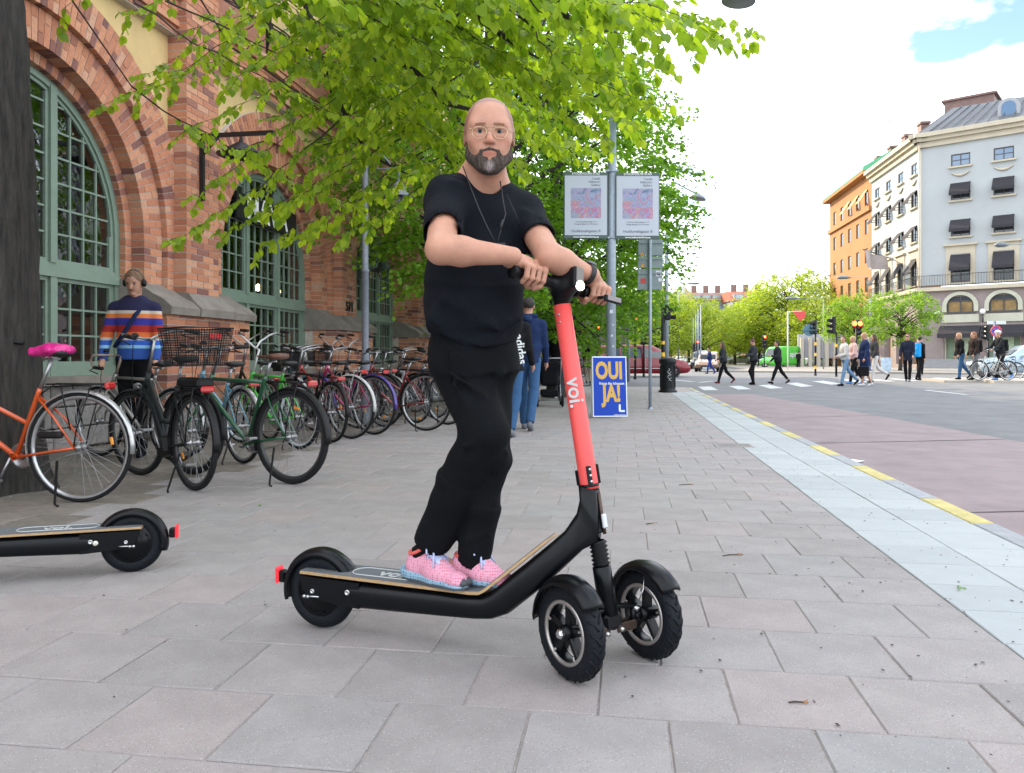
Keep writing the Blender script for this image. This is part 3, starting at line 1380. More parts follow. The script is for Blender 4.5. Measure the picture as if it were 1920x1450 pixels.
for i, (px, py) in enumerate(((484, 540), (521, 547), (548, 562))):
	c = P(px, py, 14.2 + i * .3)
	t = thing("pendant_lamp", c, ("warm pendant lamp glowing behind the second arched window, left of its neighbours",
								  "warm pendant lamp glowing behind the second arched window, between the other two",
								  "dim pendant lamp at the right edge of the second arched window")[i], "lamp", "pendant lamps inside the hall")
	m1 = MB()
	m1.lathe([(.001, -.06), (.04, -.05), (.055, 0), (.04, .045), (.012, .07)], c, seg=12)
	m1.build("bulb", mat("warm_bulb", (1, .7, .4), .5, emit=((1, .55, .22), 7 if i < 2 else 3)) if i < 2 else mat("dim_bulb", (1, .7, .4), .5, emit=((1, .55, .22), 2.5)), t)
	m1 = MB()
	m1.tube([c + Vector((0, 0, .06)), c + Vector((0, 0, 1.4))], .006, 5)
	m1.build("cable", mat("black_plain", (.02, .02, .02), .5), t)

m_black = mat("black_metal", (.018, .018, .02), .4, metal=.3)
# shop lettering hung inside the arch of the second window
c1 = -RI + 5.15
sg = thing("shop_sign", HF(c1, .1, 3.35), "black board with white lettering in the arch of the second window", "sign")
m1 = MB()
m1.hexa(hx(c1 - 1.0, c1 + 1.05, .1, .13, 3.12, 3.52))
m1.build("sign_board", m_black, sg)
text("MAVA", .52, HF(c1, .135, 3.33), HD, (0, 0, 1), mat("sign_white", (.8, .8, .8), .5), sg, off=.012)
nm = text("571", .26, HF(5.15 + 1.0, .54, 1.98), HD, (0, 0, 1), m_black, None, name="house_number", extrude=.01, off=.006)
tag(nm, "black iron house number 571 on the brick pier left of the lamp post", "number")


# black bracket with a hanging cone lamp on the first pier
a0 = HF(.93, .53, 3.87)
br = thing("bracket_lamp", a0, "black steel bracket with a hanging cone shade on the first brick pier", "lamp")
m1 = MB()
HM = Matrix((HD, HN, Vector((0, 0, 1)))).transposed()
m1.box(HF(.93, .56, 3.45), (.05, .05, .86), HM)
m1.box(HF(.93, 1.05, 3.86), (.05, 1.0, .05), HM)
m1.tube([HF(.93, .57, 3.62), HF(.93, .80, 3.85)], .018, 6)
m1.build("bracket", m_black, br)
m1 = MB()
m1.lathe([(.015, 0), (.03, -.06), (.30, -.22), (.30, -.235), (.02, -.1)], HF(.93, 1.1, 3.82), seg=20)
m1.build("lamp_shade", m_black, br)
m1 = MB()
m1.tube([HF(.93, 1.1, 3.84), HF(.93, 1.1, 3.78)], .008, 6)
m1.build("hook", m_black, br)


def lantern(o, sc_, parent, mm):
	"""enamel street lantern hanging from o"""
	m1 = MB()
	m1.lathe([(.012, 0), (.03, -.01), (.035, -.05), (.05, -.07), (.075, -.10), (.085, -.13), (.08, -.15), (.10, -.16), (.11, -.20), (.235, -.265), (.24, -.28), (.12, -.235), (.1, -.23)],
			 o, seg=24)
	for q in range(len(m1.v)):
		v = Vector(m1.v[q])
		m1.v[q] = tuple(Vector(o) + (v - Vector(o)) * sc_)
	m1.build("lamp_shade", mm, parent)
	g = MB()
	g.lathe([(.085, -.23), (.095, -.3), (.08, -.37), (.045, -.42), (.001, -.435)], o, seg=18)
	for q in range(len(g.v)):
		v = Vector(g.v[q])
		g.v[q] = tuple(Vector(o) + (v - Vector(o)) * sc_)
	gb = g.build("glass_bowl", mat("lamp_glass", (.8, .82, .82), .05, trans=.85), parent)
	c = MB()
	for k in range(6):
		a = k * math.pi / 3
		pr = [(.1, -.24), (.108, -.3), (.092, -.37), (.052, -.435), (0, -.45)]
		c.tube([Vector(o) + Vector((r * math.cos(a), r * math.sin(a), h)) * sc_ for r, h in pr], .006 * sc_, 5)
	for r, h in ((.108, -.3),):
		c.tube([Vector(o) + Vector((r * math.cos(a * math.pi / 8), r * math.sin(a * math.pi / 8), h)) * sc_ for a in range(16)], .005 * sc_, 5, closed=True)
	c.build("guard_cage", mm, parent)


m_lpost = mat("lamp_post_grey", (.15, .17, .20), .5, metal=.2, var=.15, scale=15, bump=.1)
LY = 11.0
b0 = P(685, 672, LY)
b0.z = 0
lp = thing("lamp_post", b0, "grey lamp post with an enamel lantern in front of the brick hall", "street lamp")
m1 = MB()
zt = P(0, 250, LY).z
m1.lathe([(.075, 0), (.075, .9), (.06, 1.0), (.05, 1.1), (.048, 2.2), (.055, 2.21), (.055, 2.24), (.045, 2.25), (.043, zt - .2), (.055, zt - .18), (.05, zt - .1), (.02, zt - .07), (.045, zt), (.03, zt + .07), (.001, zt + .09)], b0, seg=16)
m1.build("post", m_lpost, lp)
m1 = MB()
za = P(0, 319, LY).z
ao = P(748, 319, LY - .1)
m1.tube([Vector((b0.x, b0.y, za)), Vector((ao.x, ao.y, za)), Vector((ao.x, ao.y, za - .14))], .014, 8)
m1.tube([P(735, 319, LY), P(730, 305, LY), P(718, 292, LY), P(700, 290, LY), Vector((b0.x, b0.y, P(0, 285, LY).z))], .012, 8)
m1.build("arm", m_lpost, lp)
lantern(Vector((ao.x, ao.y, za - .14)), 1.0, lp, m_lpost)

wb = HF(6.65, .53, 2.9)
wl = thing("wall_lantern", wb, "green-black lantern on a curved bracket fixed to the pier behind the lamp post", "lamp")
mwl = mat("dark_green_enamel", (.03, .05, .045), .4)
m1 = MB()
m1.box(wb + HN * .02, (.1, .06, .62), HM)
m1.tube([wb + HN * .05 + Vector((0, 0, .2)), wb + HN * .25 + Vector((0, 0, .12)), wb + HN * .5 + Vector((0, 0, .1))], .014, 6)
m1.tube([wb + HN * .05 + Vector((0, 0, -.2)), wb + HN * .25 + Vector((0, 0, -.12)), wb + HN * .45 + Vector((0, 0, .1))], .012, 6)
m1.build("bracket", mwl, wl)
lantern(wb + HN * .5 + Vector((0, 0, .1)), .95, wl, mwl)
# ------------------------------------------------------------------ buildings across the junction
def frame3(d):
	return Matrix((d, Vector((-d.y, d.x, 0)), Vector((0, 0, 1)))).transposed()


m_blue = mat("pale_render", (.36, .385, .395), .9, var=.05, scale=.5)
m_cream = m_blue
m_base = mat("reddish_stone", (.25, .205, .20), .85, var=.12, scale=.9, bump=.3, bscale=6)
m_trim = mat("cornice_stone", (.45, .40, .31), .8, var=.08, scale=1)
m_dwin = mat("dark_window", (.03, .035, .04), .08, spec=.8)
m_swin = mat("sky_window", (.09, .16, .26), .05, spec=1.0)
m_wfr = mat("window_frame_dark", (.05, .05, .055), .5)
m_awn = mat("black_awning", (.022, .02, .026), .8, var=.2, scale=3)
m_zinc = mat("zinc_roof", (.115, .125, .14), .5, metal=.3, var=.12, scale=.6)
m_orange = mat("orange_render", (.37, .17, .07), .9, var=.07, scale=.3)
m_copper = mat("green_copper", (.10, .42, .22), .6, var=.1, scale=1)
m_oxid = mat("brown_copper", (.17, .10, .085), .6, var=.15, scale=2)

CY = 73.0
CX = (1727 - 960) / FPX * CY
corner = Vector((CX, CY, 0))


def Zat(py, Y):
	return H - (py - 672) / FPX * Y


fA = Vector((.766, -.643, 0))        # chamfer front towards the camera
fN = Vector((-.643, -.766, 0))
fB = Vector((math.sin(math.radians(8)), math.cos(math.radians(8)), 0))   # long side along the street
bN = Vector((-fB.y, fB.x, 0))


def onfront(px):
	r = (px - 960) / FPX
	t = (r * corner.y - corner.x) / (fA.x - r * fA.y)
	return t


def onside(px):
	r = (px - 960) / FPX
	return (r * corner.y - corner.x) / (fB.x - r * fB.y)


bd = thing("corner_building", corner, "tall pale corner building with black awnings, grey roof and a reddish stone ground floor", "building")
zE = Zat(279, CY)
zB = Zat(538, CY)
LA, LB = 24.0, onside(1634)
fronts = [(fA, fN, LA), (fB, bN, LB)]
bk = corner + fA * LA + fB * LB


def wall_with(mbx, o, ex, en, length, z0, z1, holes, th=.35):
	"""wall strip with rectangular openings (a0,a1,b0,b1), built from blocks"""
	xs = sorted(set([0, length] + [h[0] for h in holes] + [h[1] for h in holes]))
	for a, b in zip(xs[:-1], xs[1:]):
		if b - a < 1e-4:
			continue
		hs = sorted([h for h in holes if h[0] <= a + 1e-6 and h[1] >= b - 1e-6], key=lambda h: h[2])
		z = z0
		segs = []
		for h in hs:
			segs.append((z, h[2]))
			z = h[3]
		segs.append((z, z1))
		for s0, s1 in segs:
			if s1 - s0 > 1e-3:
				p0, p1 = o + ex * a, o + ex * b
				mbx.hexa([p0 + Vector((0, 0, s0)), p1 + Vector((0, 0, s0)), p1 - en * th + Vector((0, 0, s0)), p0 - en * th + Vector((0, 0, s0)),
						  p0 + Vector((0, 0, s1)), p1 + Vector((0, 0, s1)), p1 - en * th + Vector((0, 0, s1)), p0 - en * th + Vector((0, 0, s1))])


def fhex(o, ex, en, a0, a1, d0, d1, z0, z1):
	q = []
	for z in (z0, z1):
		for a, d in ((a0, d0), (a1, d0), (a1, d1), (a0, d1)):
			q.append(o + ex * a + en * d + Vector((0, 0, z)))
	return q


# pixel layout of the front windows (x centres from the photograph's geometry, rows measured at the corner distance)
rows = [(288, 311), (343, 375), (412, 443), (478, 530)]
fcent = [onfront(1801), onfront(1882), onfront(1965), onfront(2050)]
scent = [onside(1714), onside(1689), onside(1666), onside(1645)]


def rowz(px_t, y0, y1, o, ex):
	return y0, y1


# storey heights in metres from the front: use depth at first window
yw = (corner + fA * fcent[0]).y
Zr = [(Zat(b, yw), Zat(a, yw)) for a, b in rows]
wall = MB()
allwin = []
for (ex, en, ln), cents in zip(fronts, (fcent, scent)):
	hol = []
	for c in cents:
		for i, (a, b) in enumerate(Zr):
			wd = 1.55 if ex is fA else 1.5
			hol.append((c - wd / 2, c + wd / 2, a, b))
			allwin.append((ex, en, c, wd, a, b, i))
	wall_with(wall, corner, ex, en, ln, zB, zE, hol)
wall.build("upper_wall", m_blue, bd)
seen_glass = {}
for ex, en, c, wd, a, b, i in allwin:
	f_ = MB()
	o = corner
	f_.hexa(fhex(o, ex, en, c - wd / 2, c - wd / 2 + .09, -.16, -.06, a, b))
	f_.hexa(fhex(o, ex, en, c + wd / 2 - .09, c + wd / 2, -.16, -.06, a, b))
	f_.hexa(fhex(o, ex, en, c - wd / 2 + .09, c + wd / 2 - .09, -.16, -.06, b - .09, b))
	f_.hexa(fhex(o, ex, en, c - wd / 2 + .09, c + wd / 2 - .09, -.16, -.06, a, a + .09))
	f_.hexa(fhex(o, ex, en, c - .035, c + .035, -.15, -.07, a + .09, b - .09))
	if i == 0:
		f_.hexa(fhex(o, ex, en, c - wd / 2 + .09, c + wd / 2 - .09, -.145, -.075, (a + b) / 2 - .03, (a + b) / 2 + .03))
	w_ = f_.build("window", m_wfr, bd)
	g = MB()
	g.poly([o + ex * (c - wd / 2 + .05) - en * .11 + Vector((0, 0, a + .05)), o + ex * (c + wd / 2 - .05) - en * .11 + Vector((0, 0, a + .05)),
			o + ex * (c + wd / 2 - .05) - en * .11 + Vector((0, 0, b - .05)), o + ex * (c - wd / 2 + .05) - en * .11 + Vector((0, 0, b - .05))])
	g.build("pane", m_swin if i == 0 else m_dwin, w_)
	s_ = MB()
	s_.hexa(fhex(o, ex, en, c - wd / 2 - .18, c + wd / 2 + .18, .0, .24, a - .16, a - .0))
	if i == 0:      # carved garland
		pts = []
		for k in range(9):
			t = -1 + k / 4
			pts.append(o + ex * (c + t * .75) + en * .08 + Vector((0, 0, a - .55 - .32 * (1 - t * t))))
		s_.tube(pts, [.05, .07, .09, .12, .13, .12, .09, .07, .05], 6)
	if i == 3:
		for sd_ in (-1, 1):
			s_.hexa(fhex(o, ex, en, c + sd_ * (wd / 2 + .22) - .2, c + sd_ * (wd / 2 + .22) + .2, 0, .07, zB, b + .1))
		s_.hexa(fhex(o, ex, en, c - wd / 2 - .42, c + wd / 2 + .42, 0, .08, b + .1, b + .85))
		s_.hexa(fhex(o, ex, en, c - wd / 2 - .6, c + wd / 2 + .6, 0, .3, b + .85, b + 1.02))
	s_.build("window_sill", m_trim, w_)
	if i > 0:
		aw = MB()
		hh = (b - a) * (.62 if i < 3 else .5)
		dep = .8
		q = [o + ex * (c - wd / 2 - .04) + Vector((0, 0, b + .03)) + en * .03, o + ex * (c + wd / 2 + .04) + Vector((0, 0, b + .03)) + en * .03]
		q2 = [q[0] + en * dep - Vector((0, 0, hh)), q[1] + en * dep - Vector((0, 0, hh))]
		t = Vector((0, 0, .05))
		aw.hexa([q2[0] - t, q2[1] - t, q[1] - t, q[0] - t, q2[0], q2[1], q[1], q[0]])
		aw.hexa([q2[0] - t * 5, q2[1] - t * 5, q2[1] - t * 5 - en * .03, q2[0] - t * 5 - en * .03, q2[0] - t, q2[1] - t, q2[1] - t - en * .03, q2[0] - t - en * .03])
		for k in (0, 1):
			aw.tube([q2[k] - t, o + ex * (c + (k * 2 - 1) * (wd / 2 + .02)) + Vector((0, 0, b - hh * .95))], .03, 4)
		aw.build("awning", m_awn, w_)

# ground floor
gf = MB()
zA1 = Zat(590, yw)
hol = []
zr0, zr1 = Zat(585, yw), Zat(556, yw)
for c in fcent:
	hol.append((c - 1.15, c + 1.15, zr0, zr1))
	hol.append((c - 1.35, c + 1.35, .9, Zat(612, yw)))
wall_with(gf, corner + fN * .12, fA, fN, LA, 0, zB - .5, hol, .5)
hol2 = [(c - 1.0, c + 1.0, .4, Zat(612, CY)) for c in scent + [scent[-1] + 4]]
wall_with(gf, corner + bN * .12, fB, bN, LB, 0, zB - .5, hol2, .5)
gf.build("ground_floor", m_base, bd)
for c in fcent[:3]:
	w_ = MB()
	N = 12
	o = corner
	R0, Rm = 1.1, 1.45
	for k in range(N):
		a0, a1 = math.pi * k / N, math.pi * (k + 1) / N
		q = []
		for dd in (.0, .2):
			for r, a in ((R0, a0), (Rm, a0), (Rm, a1), (R0, a1)):
				q.append(o + fA * (c + r * math.cos(a)) + fN * (.12 + dd) + Vector((0, 0, zr0 + .55 + r * math.sin(a) * .9)))
		w_.hexa(q)
	for sd_ in (-1, 1):
		a0, a1 = sorted((c + sd_ * R0, c + sd_ * Rm))
		w_.hexa(fhex(o, fA, fN, a0, a1, .12, .32, zr0, zr0 + .55))
	w_.hexa(fhex(o, fA, fN, c - 1.5, c + 1.5, .10, .26, Zat(605, yw), zr0 - .25))
	wp = w_.build("arched_window", mat("pale_green_stone", (.42, .42, .34), .8, var=.1, scale=1), bd)
	g = MB()
	g.hexa(fhex(o, fA, fN, c - 1.2, c + 1.2, .0, .02, zr0 - .1, zr1 + .2))
	g.build("pane", m_dwin, wp)
	lt = MB()
	lt.poly([o + fA * (c - .95) + fN * .03 + Vector((0, 0, zr0)), o + fA * (c + .95) + fN * .03 + Vector((0, 0, zr0)), o + fA * (c + .95) + fN * .03 + Vector((0, 0, zr0 + .95)), o + fA * (c - .95) + fN * .03 + Vector((0, 0, zr0 + .95))])
	lt.build("lit_pane", mat("amber_glass", (.22, .14, .05), .3, var=.5, scale=1.2), wp)
	f_ = MB()
	for xx in (-1.05, -.03, .98):
		f_.hexa(fhex(o, fA, fN, c + xx, c + xx + .09, .04, .1, zr0, zr1))
	f_.hexa(fhex(o, fA, fN, c - 1.1, c + 1.1, .105, .15, zr0 + .95, zr0 + 1.03))
	f_.hexa(fhex(o, fA, fN, c - 1.2, c + 1.2, .105, .25, zr0 - .14, zr0))
	f_.build("window_frame", m_wfr, wp)
	aw = MB()
	zt, zb_ = Zat(611, yw), Zat(635, yw)
	q = [o + fA * (c - 1.65) + fN * .2 + Vector((0, 0, zt)), o + fA * (c + 1.65) + fN * .2 + Vector((0, 0, zt))]
	q2 = [q[0] + fN * 1.2 - Vector((0, 0, .75)), q[1] + fN * 1.2 - Vector((0, 0, .75))]
	t = Vector((0, 0, .04))
	aw.hexa([q2[0] - t, q2[1] - t, q[1] - t, q[0] - t, q2[0], q2[1], q[1], q[0]])
	v = Vector((0, 0, .38))
	aw.hexa([q2[0] - v, q2[1] - v, q2[1] - v - fN * .05, q2[0] - v - fN * .05, q2[0] - t, q2[1] - t, q2[1] - t - fN * .05, q2[0] - t - fN * .05])
	for k in (0, 1):
		aw.poly([q[k] - t, q2[k] - t, q2[k] - v, q[k] - v * 2.6])
	aw.build("awning", m_awn, bd)
	sh = MB()
	sh.hexa(fhex(o, fA, fN, c - 1.25, c + 1.25, -.25, -.2, .9, zb_ + .4))
	sp = sh.build("shop_window", mat("shop_glass", (.17, .23, .17), .1, var=.3, scale=.8), bd)
	sf = MB()
	for xx in (-1.3, -.5, 1.2):
		sf.hexa(fhex(o, fA, fN, c + xx, c + xx + .12, -.19, -.05, .9, zb_ + .5))
	sf.build("window_frame", m_trim, sp)
	ps = MB()
	ps.hexa(fhex(o, fA, fN, c - .35, c + .75, -.18, -.15, 1.3, 3.0))
	ps.build("window_poster", mat("pale_poster", (.38, .48, .34), .7, var=.4, scale=3), sp)
# wall lamps
for px in (1759, 1844):
	t = onfront(px)
	z_ = Zat(590, yw)
	q = corner + fA * t + fN * .4 + Vector((0, 0, z_))
	m1 = MB()
	m1.cs = True
	m1.tube([q - fN * .3 - Vector((0, 0, .5)), q - fN * .05 - Vector((0, 0, .75)), q - Vector((0, 0, .45)), q], .05, 6)
	m1.cm = 1
	m1.lathe([(.001, -.05), (.2, 0), (.25, .2), (.18, .4), (.001, .45)], q, seg=10)
	m1.build("wall_lamp", [m_wfr, mat("globe_glass", (.7, .7, .7), .3)], bd)

co = MB()
co.cm = 0
for (ex, en, ln) in fronts:
	co.hexa(fhex(corner, ex, en, -.3, ln, -.5, .25, zE, zE + .5))
	co.hexa(fhex(corner, ex, en, -.6, ln, -.5, .55, zE + .5, zE + .85))
	co.hexa(fhex(corner, ex, en, -.9, ln, -.5, .85, zE + .85, zE + 1.25))
co.build("cornice", m_trim, bd)
ba = MB()
for (ex, en, ln) in fronts:
	ba.hexa(fhex(corner, ex, en, -.4, ln, .0, .55, zB - .5, zB - .15))
bal = ba.build("balcony_slab", m_trim, bd)
rl = MB()
for (ex, en, ln) in fronts:
	L_ = min(ln, 26)
	for zz in (.0, .95):
		rl.tube([corner + ex * -.3 + en * .5 + Vector((0, 0, zB + zz)), corner + ex * L_ + en * .5 + Vector((0, 0, zB + zz))], .03, 4)
	k = -.3
	while k < L_:
		rl.tube([corner + ex * k + en * .5 + Vector((0, 0, zB - .15)), corner + ex * k + en * .5 + Vector((0, 0, zB + .95))], .016, 3)
		k += .22
rl.build("balcony_railing", m_wfr, bal)
# roof
ro = MB()
zr = zE + 1.25
ca, cb, cc, cdn = corner + (fN + bN) * .3, corner + fA * LA, bk, corner + fB * LB
inn = 5.0
rh = 3.0
ra = corner + fA * 4.2 + fB * 4.0
rb = corner + fA * (LA) + fB * 6.0
rc = bk - fA * 1 - fB * 1
rd = corner + fB * LB + fA * 5
U = Vector((0, 0, 1))
ro.poly([ca + U * zr, cb + U * zr, rb + U * (zr + rh), ra + U * (zr + rh)])
ro.poly([cdn + U * zr, ca + U * zr, ra + U * (zr + rh), rd + U * (zr + rh)])
ro.poly([ra + U * (zr + rh), rb + U * (zr + rh), rd + U * (zr + rh)])
ro.poly([cb + U * zr, bk + U * zr, rb + U * (zr + rh)])
rfo = ro.build("roof", m_zinc, bd)
se = MB()
for k in range(1, 26):
	t = k / 26
	a, b = ca.lerp(cb, t) + U * zr, ra.lerp(rb, t) + U * (zr + rh)
	se.tube([a + U * .05, b + U * .05], .05, 4)
	a, b = cdn.lerp(ca, t) + U * zr, rd.lerp(ra, t) + U * (zr + rh)
	se.tube([a + U * .05, b + U * .05], .05, 4)
se.build("standing_seam", m_zinc, rfo)
# dormer
t = onfront(1900)
do = corner + fA * (t + .2) + fB * 1.3
zd0 = zr + .45
dm = MB()
pr = [(-.85, 0), (.85, 0)] + [(.85 * math.cos(a), 1.1 + .85 * math.sin(a)) for a in [i * math.pi / 8 for i in range(9)]]
dm.prism(pr, do + U * zd0, fA, U, .0, 2.2, ez=-fN)
dmo = dm.build("dormer", mat("lead_grey", (.30, .31, .33), .6), bd)
dg_ = MB()
pr = [(-.55, .15), (.55, .15)] + [(.55 * math.cos(a), 1.1 + .55 * math.sin(a)) for a in [i * math.pi / 8 for i in range(9)]]
dg_.prism(pr, do + U * zd0, fA, U, .0, .06, ez=fN)
dg_.build("pane", m_swin, dmo)
# roof house
m1 = MB()
o = corner + fA * onfront(1822) * 1.05 + fB * 6.5
zc = Zat(228, o.y)
m1.prism([(0, 0), (4.2, 0), (4.2, 2.3), (0, 2.3)], o + U * (zr + 2.0), fA, U, 0, 3.0, ez=-fN)
m1.hexa(fhex(o, fA, fN, -.25, 4.45, -3.2, .2, zr + 4.3, zr + 4.5))
m1.build("roof_house", m_oxid, bd)
for k in range(5):
	q = corner + fB * (8 + k * 4.5) + fA * 3
	m1 = MB()
	m1.box(q + U * (zr + 1.5), (1.0, .8, 2.4 + .3 * (k % 2)), frame3(fB))
	m1.box(q + U * (zr + 2.9), (1.2, 1.0, .25), frame3(fB))
	m1.build("chimney", m_oxid, bd)
an = MB()
q = corner + fB * 18 + fA * 3 + U * (zr + 1)
an.tube([q, q + U * 5.5], .05, 4)
for k, zz in enumerate((3.2, 4.1, 5.2)):
	an.tube([q + U * zz - fA * (1.0 - .2 * k), q + U * zz + fA * (1.0 - .2 * k)], .03, 4)
an.build("antenna", m_wfr, bd)
dp = MB()
dp.tube([corner + fN * .2 + bN * .1 + U * .5, corner + fN * .2 + bN * .1 + U * (zE + .4)], .09, 6)
dp.build("downpipe", m_trim, bd)
# steps
stp = thing("stone_steps", corner + fA * 4 + fN * 2, "grey stone steps in front of the corner building's shop windows", "steps")
m1 = MB()
for k in range(5):
	m1.hexa(fhex(corner, fA, fN, .6, 22, .13, .13 + 2.6 - k * .45, .06 + .17 * k, .06 + .17 * (k + 1)))
m1.build("steps", mat("step_stone", (.24, .24, .25), .8, var=.1, scale=2), stp)

# orange building behind
ob_c = corner + fB * (LB + .15)
LO = (lambda r: (r * ob_c.y - ob_c.x) / (fB.x - r * fB.y))((1556 - 960) / FPX)
ob = thing("orange_building", ob_c, "orange rendered house with green copper eaves beyond the pale corner building", "building")
zO = Zat(392, (ob_c + fB * LO * .9).y) if False else Zat(330, ob_c.y) + .3
wl_ = MB()
cents = [LO * (i + .5) / 5.2 for i in range(5)]
zrows = [(zO - 3.3 - 3.35 * i, zO - 1.6 - 3.35 * i) for i in range(6)]
wins = [(c - .6, c + .6, a, b) for c in cents for a, b in zrows]
wall_with(wl_, ob_c, fB, bN, LO, 0, zO, wins)
o = ob_c
fr0 = o + fB * 0
wl_.hexa(fhex(o, fB, bN, LO - .3, LO, -14, -.35, 0, zO))
wl_.hexa(fhex(o, fB, bN, 0, .3, -14, -.35, zE - 1, zO))
wl_.build("wall", m_orange, ob)
for i, (a, b, z0, z1) in enumerate(wins):
	m1 = MB()
	m1.hexa(fhex(o, fB, bN, a, b, -.2, -.12, z0, z1))
	w_ = m1.build("window", m_wfr, ob)
	m1 = MB()
	m1.poly([o + fB * (a + .1) - bN * .1 + U * (z0 + .1), o + fB * (b - .1) - bN * .1 + U * (z0 + .1), o + fB * (b - .1) - bN * .1 + U * (z1 - .1), o + fB * (a + .1) - bN * .1 + U * (z1 - .1)])
	m1.build("pane", m_dwin, w_)
	if i % 6 == 0 and i // 6 < 3 and i // 6 >= 0:
		m1 = MB()
		q = [o + fB * a + U * z1 + bN * .05, o + fB * b + U * z1 + bN * .05]
		q2 = [v + bN * 1.0 - U * 1.5 for v in q]
		m1.hexa([q2[0], q2[1], q[1], q[0]] + [v + U * .06 for v in (q2[0], q2[1], q[1], q[0])])
		m1.build("awning", mat("cream_awning", (.62, .45, .2), .8), w_)
m1 = MB()
m1.hexa(fhex(o, fB, bN, -.2, LO + .4, -1, .9, zO, zO + .35))
m1.hexa(fhex(o, fB, bN, -.2, LO + .2, 0, .3, zO - 4.2, zO - 3.7))
m1.build("cornice", m_orange, ob)
m1 = MB()
m1.prism([(.95, zO + .35), (.9, zO + .75), (-4, zO + 3.6), (-9, zO + .75), (-9, zO + .35)], o, bN, U, -.2, LO + .4, ez=fB)
m1.build("roof", m_copper, ob)

# flag on the pale building
fb_ = P(1690, 486, CY + 6)
fo = P(1622, 470, CY + 4)
fg = thing("banner_flag", fb_, "pale flag hanging from a slanted pole on the pale corner building", "flag")
m1 = MB()
m1.tube([P(1676, 487, CY + 8), P(1618, 468, CY + 5)], .06, 5)
m1.build("flag_pole", m_wfr, fg)
m1 = MB()
m1.cs = True
a, b = P(1663, 484, CY + 7), P(1620, 469.5, CY + 5)
prev = None
for i in range(13):
	t = i / 12
	q = a.lerp(b, t) + fA * .25 * math.sin(t * 9)
	cur = (q, q - U * (1.25 + .55 * t) + fA * .2 * math.sin(t * 7 + 1))
	if prev:
		m1.poly([prev[0], cur[0], cur[1], prev[1]])
	prev = cur
m1.build("flag_cloth", mat("flag_cloth", (.40, .36, .36), .8, var=.1, scale=1), fg)


# far houses with red roofs beyond the trees
def far_house(name, x0, x1, ytop, yroof, Y, wallm, roofm, label, gable=False, rows_=2, cols=6, depth=12):
	a, b = P(x0, 672, Y), P(x1, 672, Y)
	z1 = Zat(ytop, Y)
	z2 = Zat(yroof, Y)
	base = Vector((a.x, Y, 0))
	t = thing(name, base, label, "building")
	wl = MB()
	hol = []
	W = b.x - a.x
	for r in range(rows_):
		for c in range(cols):
			cx = W * (c + .5) / cols
			hol.append((cx - W / cols * .28, cx + W / cols * .28, z1 - 3.4 - 3.6 * r, z1 - 1.2 - 3.6 * r))
	wall_with(wl, base, Vector((1, 0, 0)), Vector((0, -1, 0)), W, 0, z1, hol, .4)
	wl.hexa([(a.x, Y + .41, 0), (b.x, Y + .41, 0), (b.x, Y + depth, 0), (a.x, Y + depth, 0), (a.x, Y + .41, z1), (b.x, Y + .41, z1), (b.x, Y + depth, z1), (a.x, Y + depth, z1)])
	wl.build("wall", wallm, t)
	for (h0, h1, c0, c1) in hol:
		m1 = MB()
		m1.hexa(fhex(base, Vector((1, 0, 0)), Vector((0, -1, 0)), h0, h1, -.3, -.25, c0, c1))
		w_ = m1.build("window", mat("far_glass", (.25, .36, .38), .2), t)
		m1 = MB()
		m1.hexa(fhex(base, Vector((1, 0, 0)), Vector((0, -1, 0)), (h0 + h1) / 2 - .06, (h0 + h1) / 2 + .06, -.25, -.15, c0, c1))
		m1.build("window_frame", mat("far_frame", (.5, .5, .48), .6), w_)
	m1 = MB()
	if gable:
		pts = [(0, 0), (W, 0), (W * .95, (z2 - z1) * .45), (W * .80, (z2 - z1) * .6), (W * .72, (z2 - z1) * .88), (W * .5, z2 - z1), (W * .28, (z2 - z1) * .88), (W * .2, (z2 - z1) * .6), (W * .05, (z2 - z1) * .45)]
		m1.prism(pts, base + U * z1, Vector((1, 0, 0)), U, 0, 1.0, ez=Vector((0, 1, 0)))
		m1.build("gable", wallm, t)
		m1 = MB()
		m1.prism([(W * .46 + .9 * math.cos(i * .785), (z2 - z1) * .55 + .9 * math.sin(i * .785)) for i in range(8)], base + U * z1, Vector((1, 0, 0)), U, 0, .1, ez=Vector((0, -1, 0)))
		m1.build("round_window", mat("far_frame", (.5, .5, .48), .6), t)
	else:
		m1.prism([(-.6, 0), (depth + .6, 0), (depth * .62, z2 - z1), (depth * .38, z2 - z1)], base + U * z1, Vector((0, 1, 0)), U, -.3, W + .3, ez=Vector((1, 0, 0)))
		m1.build("roof", roofm, t)
		nd = max(2, cols - 1)
		for c in range(nd):
			cx = W * (c + .5) / nd
			m1 = MB()
			m1.hexa(fhex(base, Vector((1, 0, 0)), Vector((0, -1, 0)), cx - 1.1, cx + 1.1, -4.5, -.4, z1 + .3, z1 + (z2 - z1) * .62))
			dd = m1.build("dormer", wallm, t)
			m1 = MB()
			m1.hexa(fhex(base, Vector((1, 0, 0)), Vector((0, -1, 0)), cx - .8, cx + .8, -.4, -.34, z1 + .5, z1 + (z2 - z1) * .55))
			m1.build("pane", mat("far_glass", (.25, .36, .38), .2), dd)
		for c in range(3):
			m1 = MB()
			m1.box(base + Vector((W * (.2 + .3 * c), depth * .5, z2 + .6)), (1.2, 1.0, 2.4))
			m1.build("chimney", m_oxid, t)
	return t


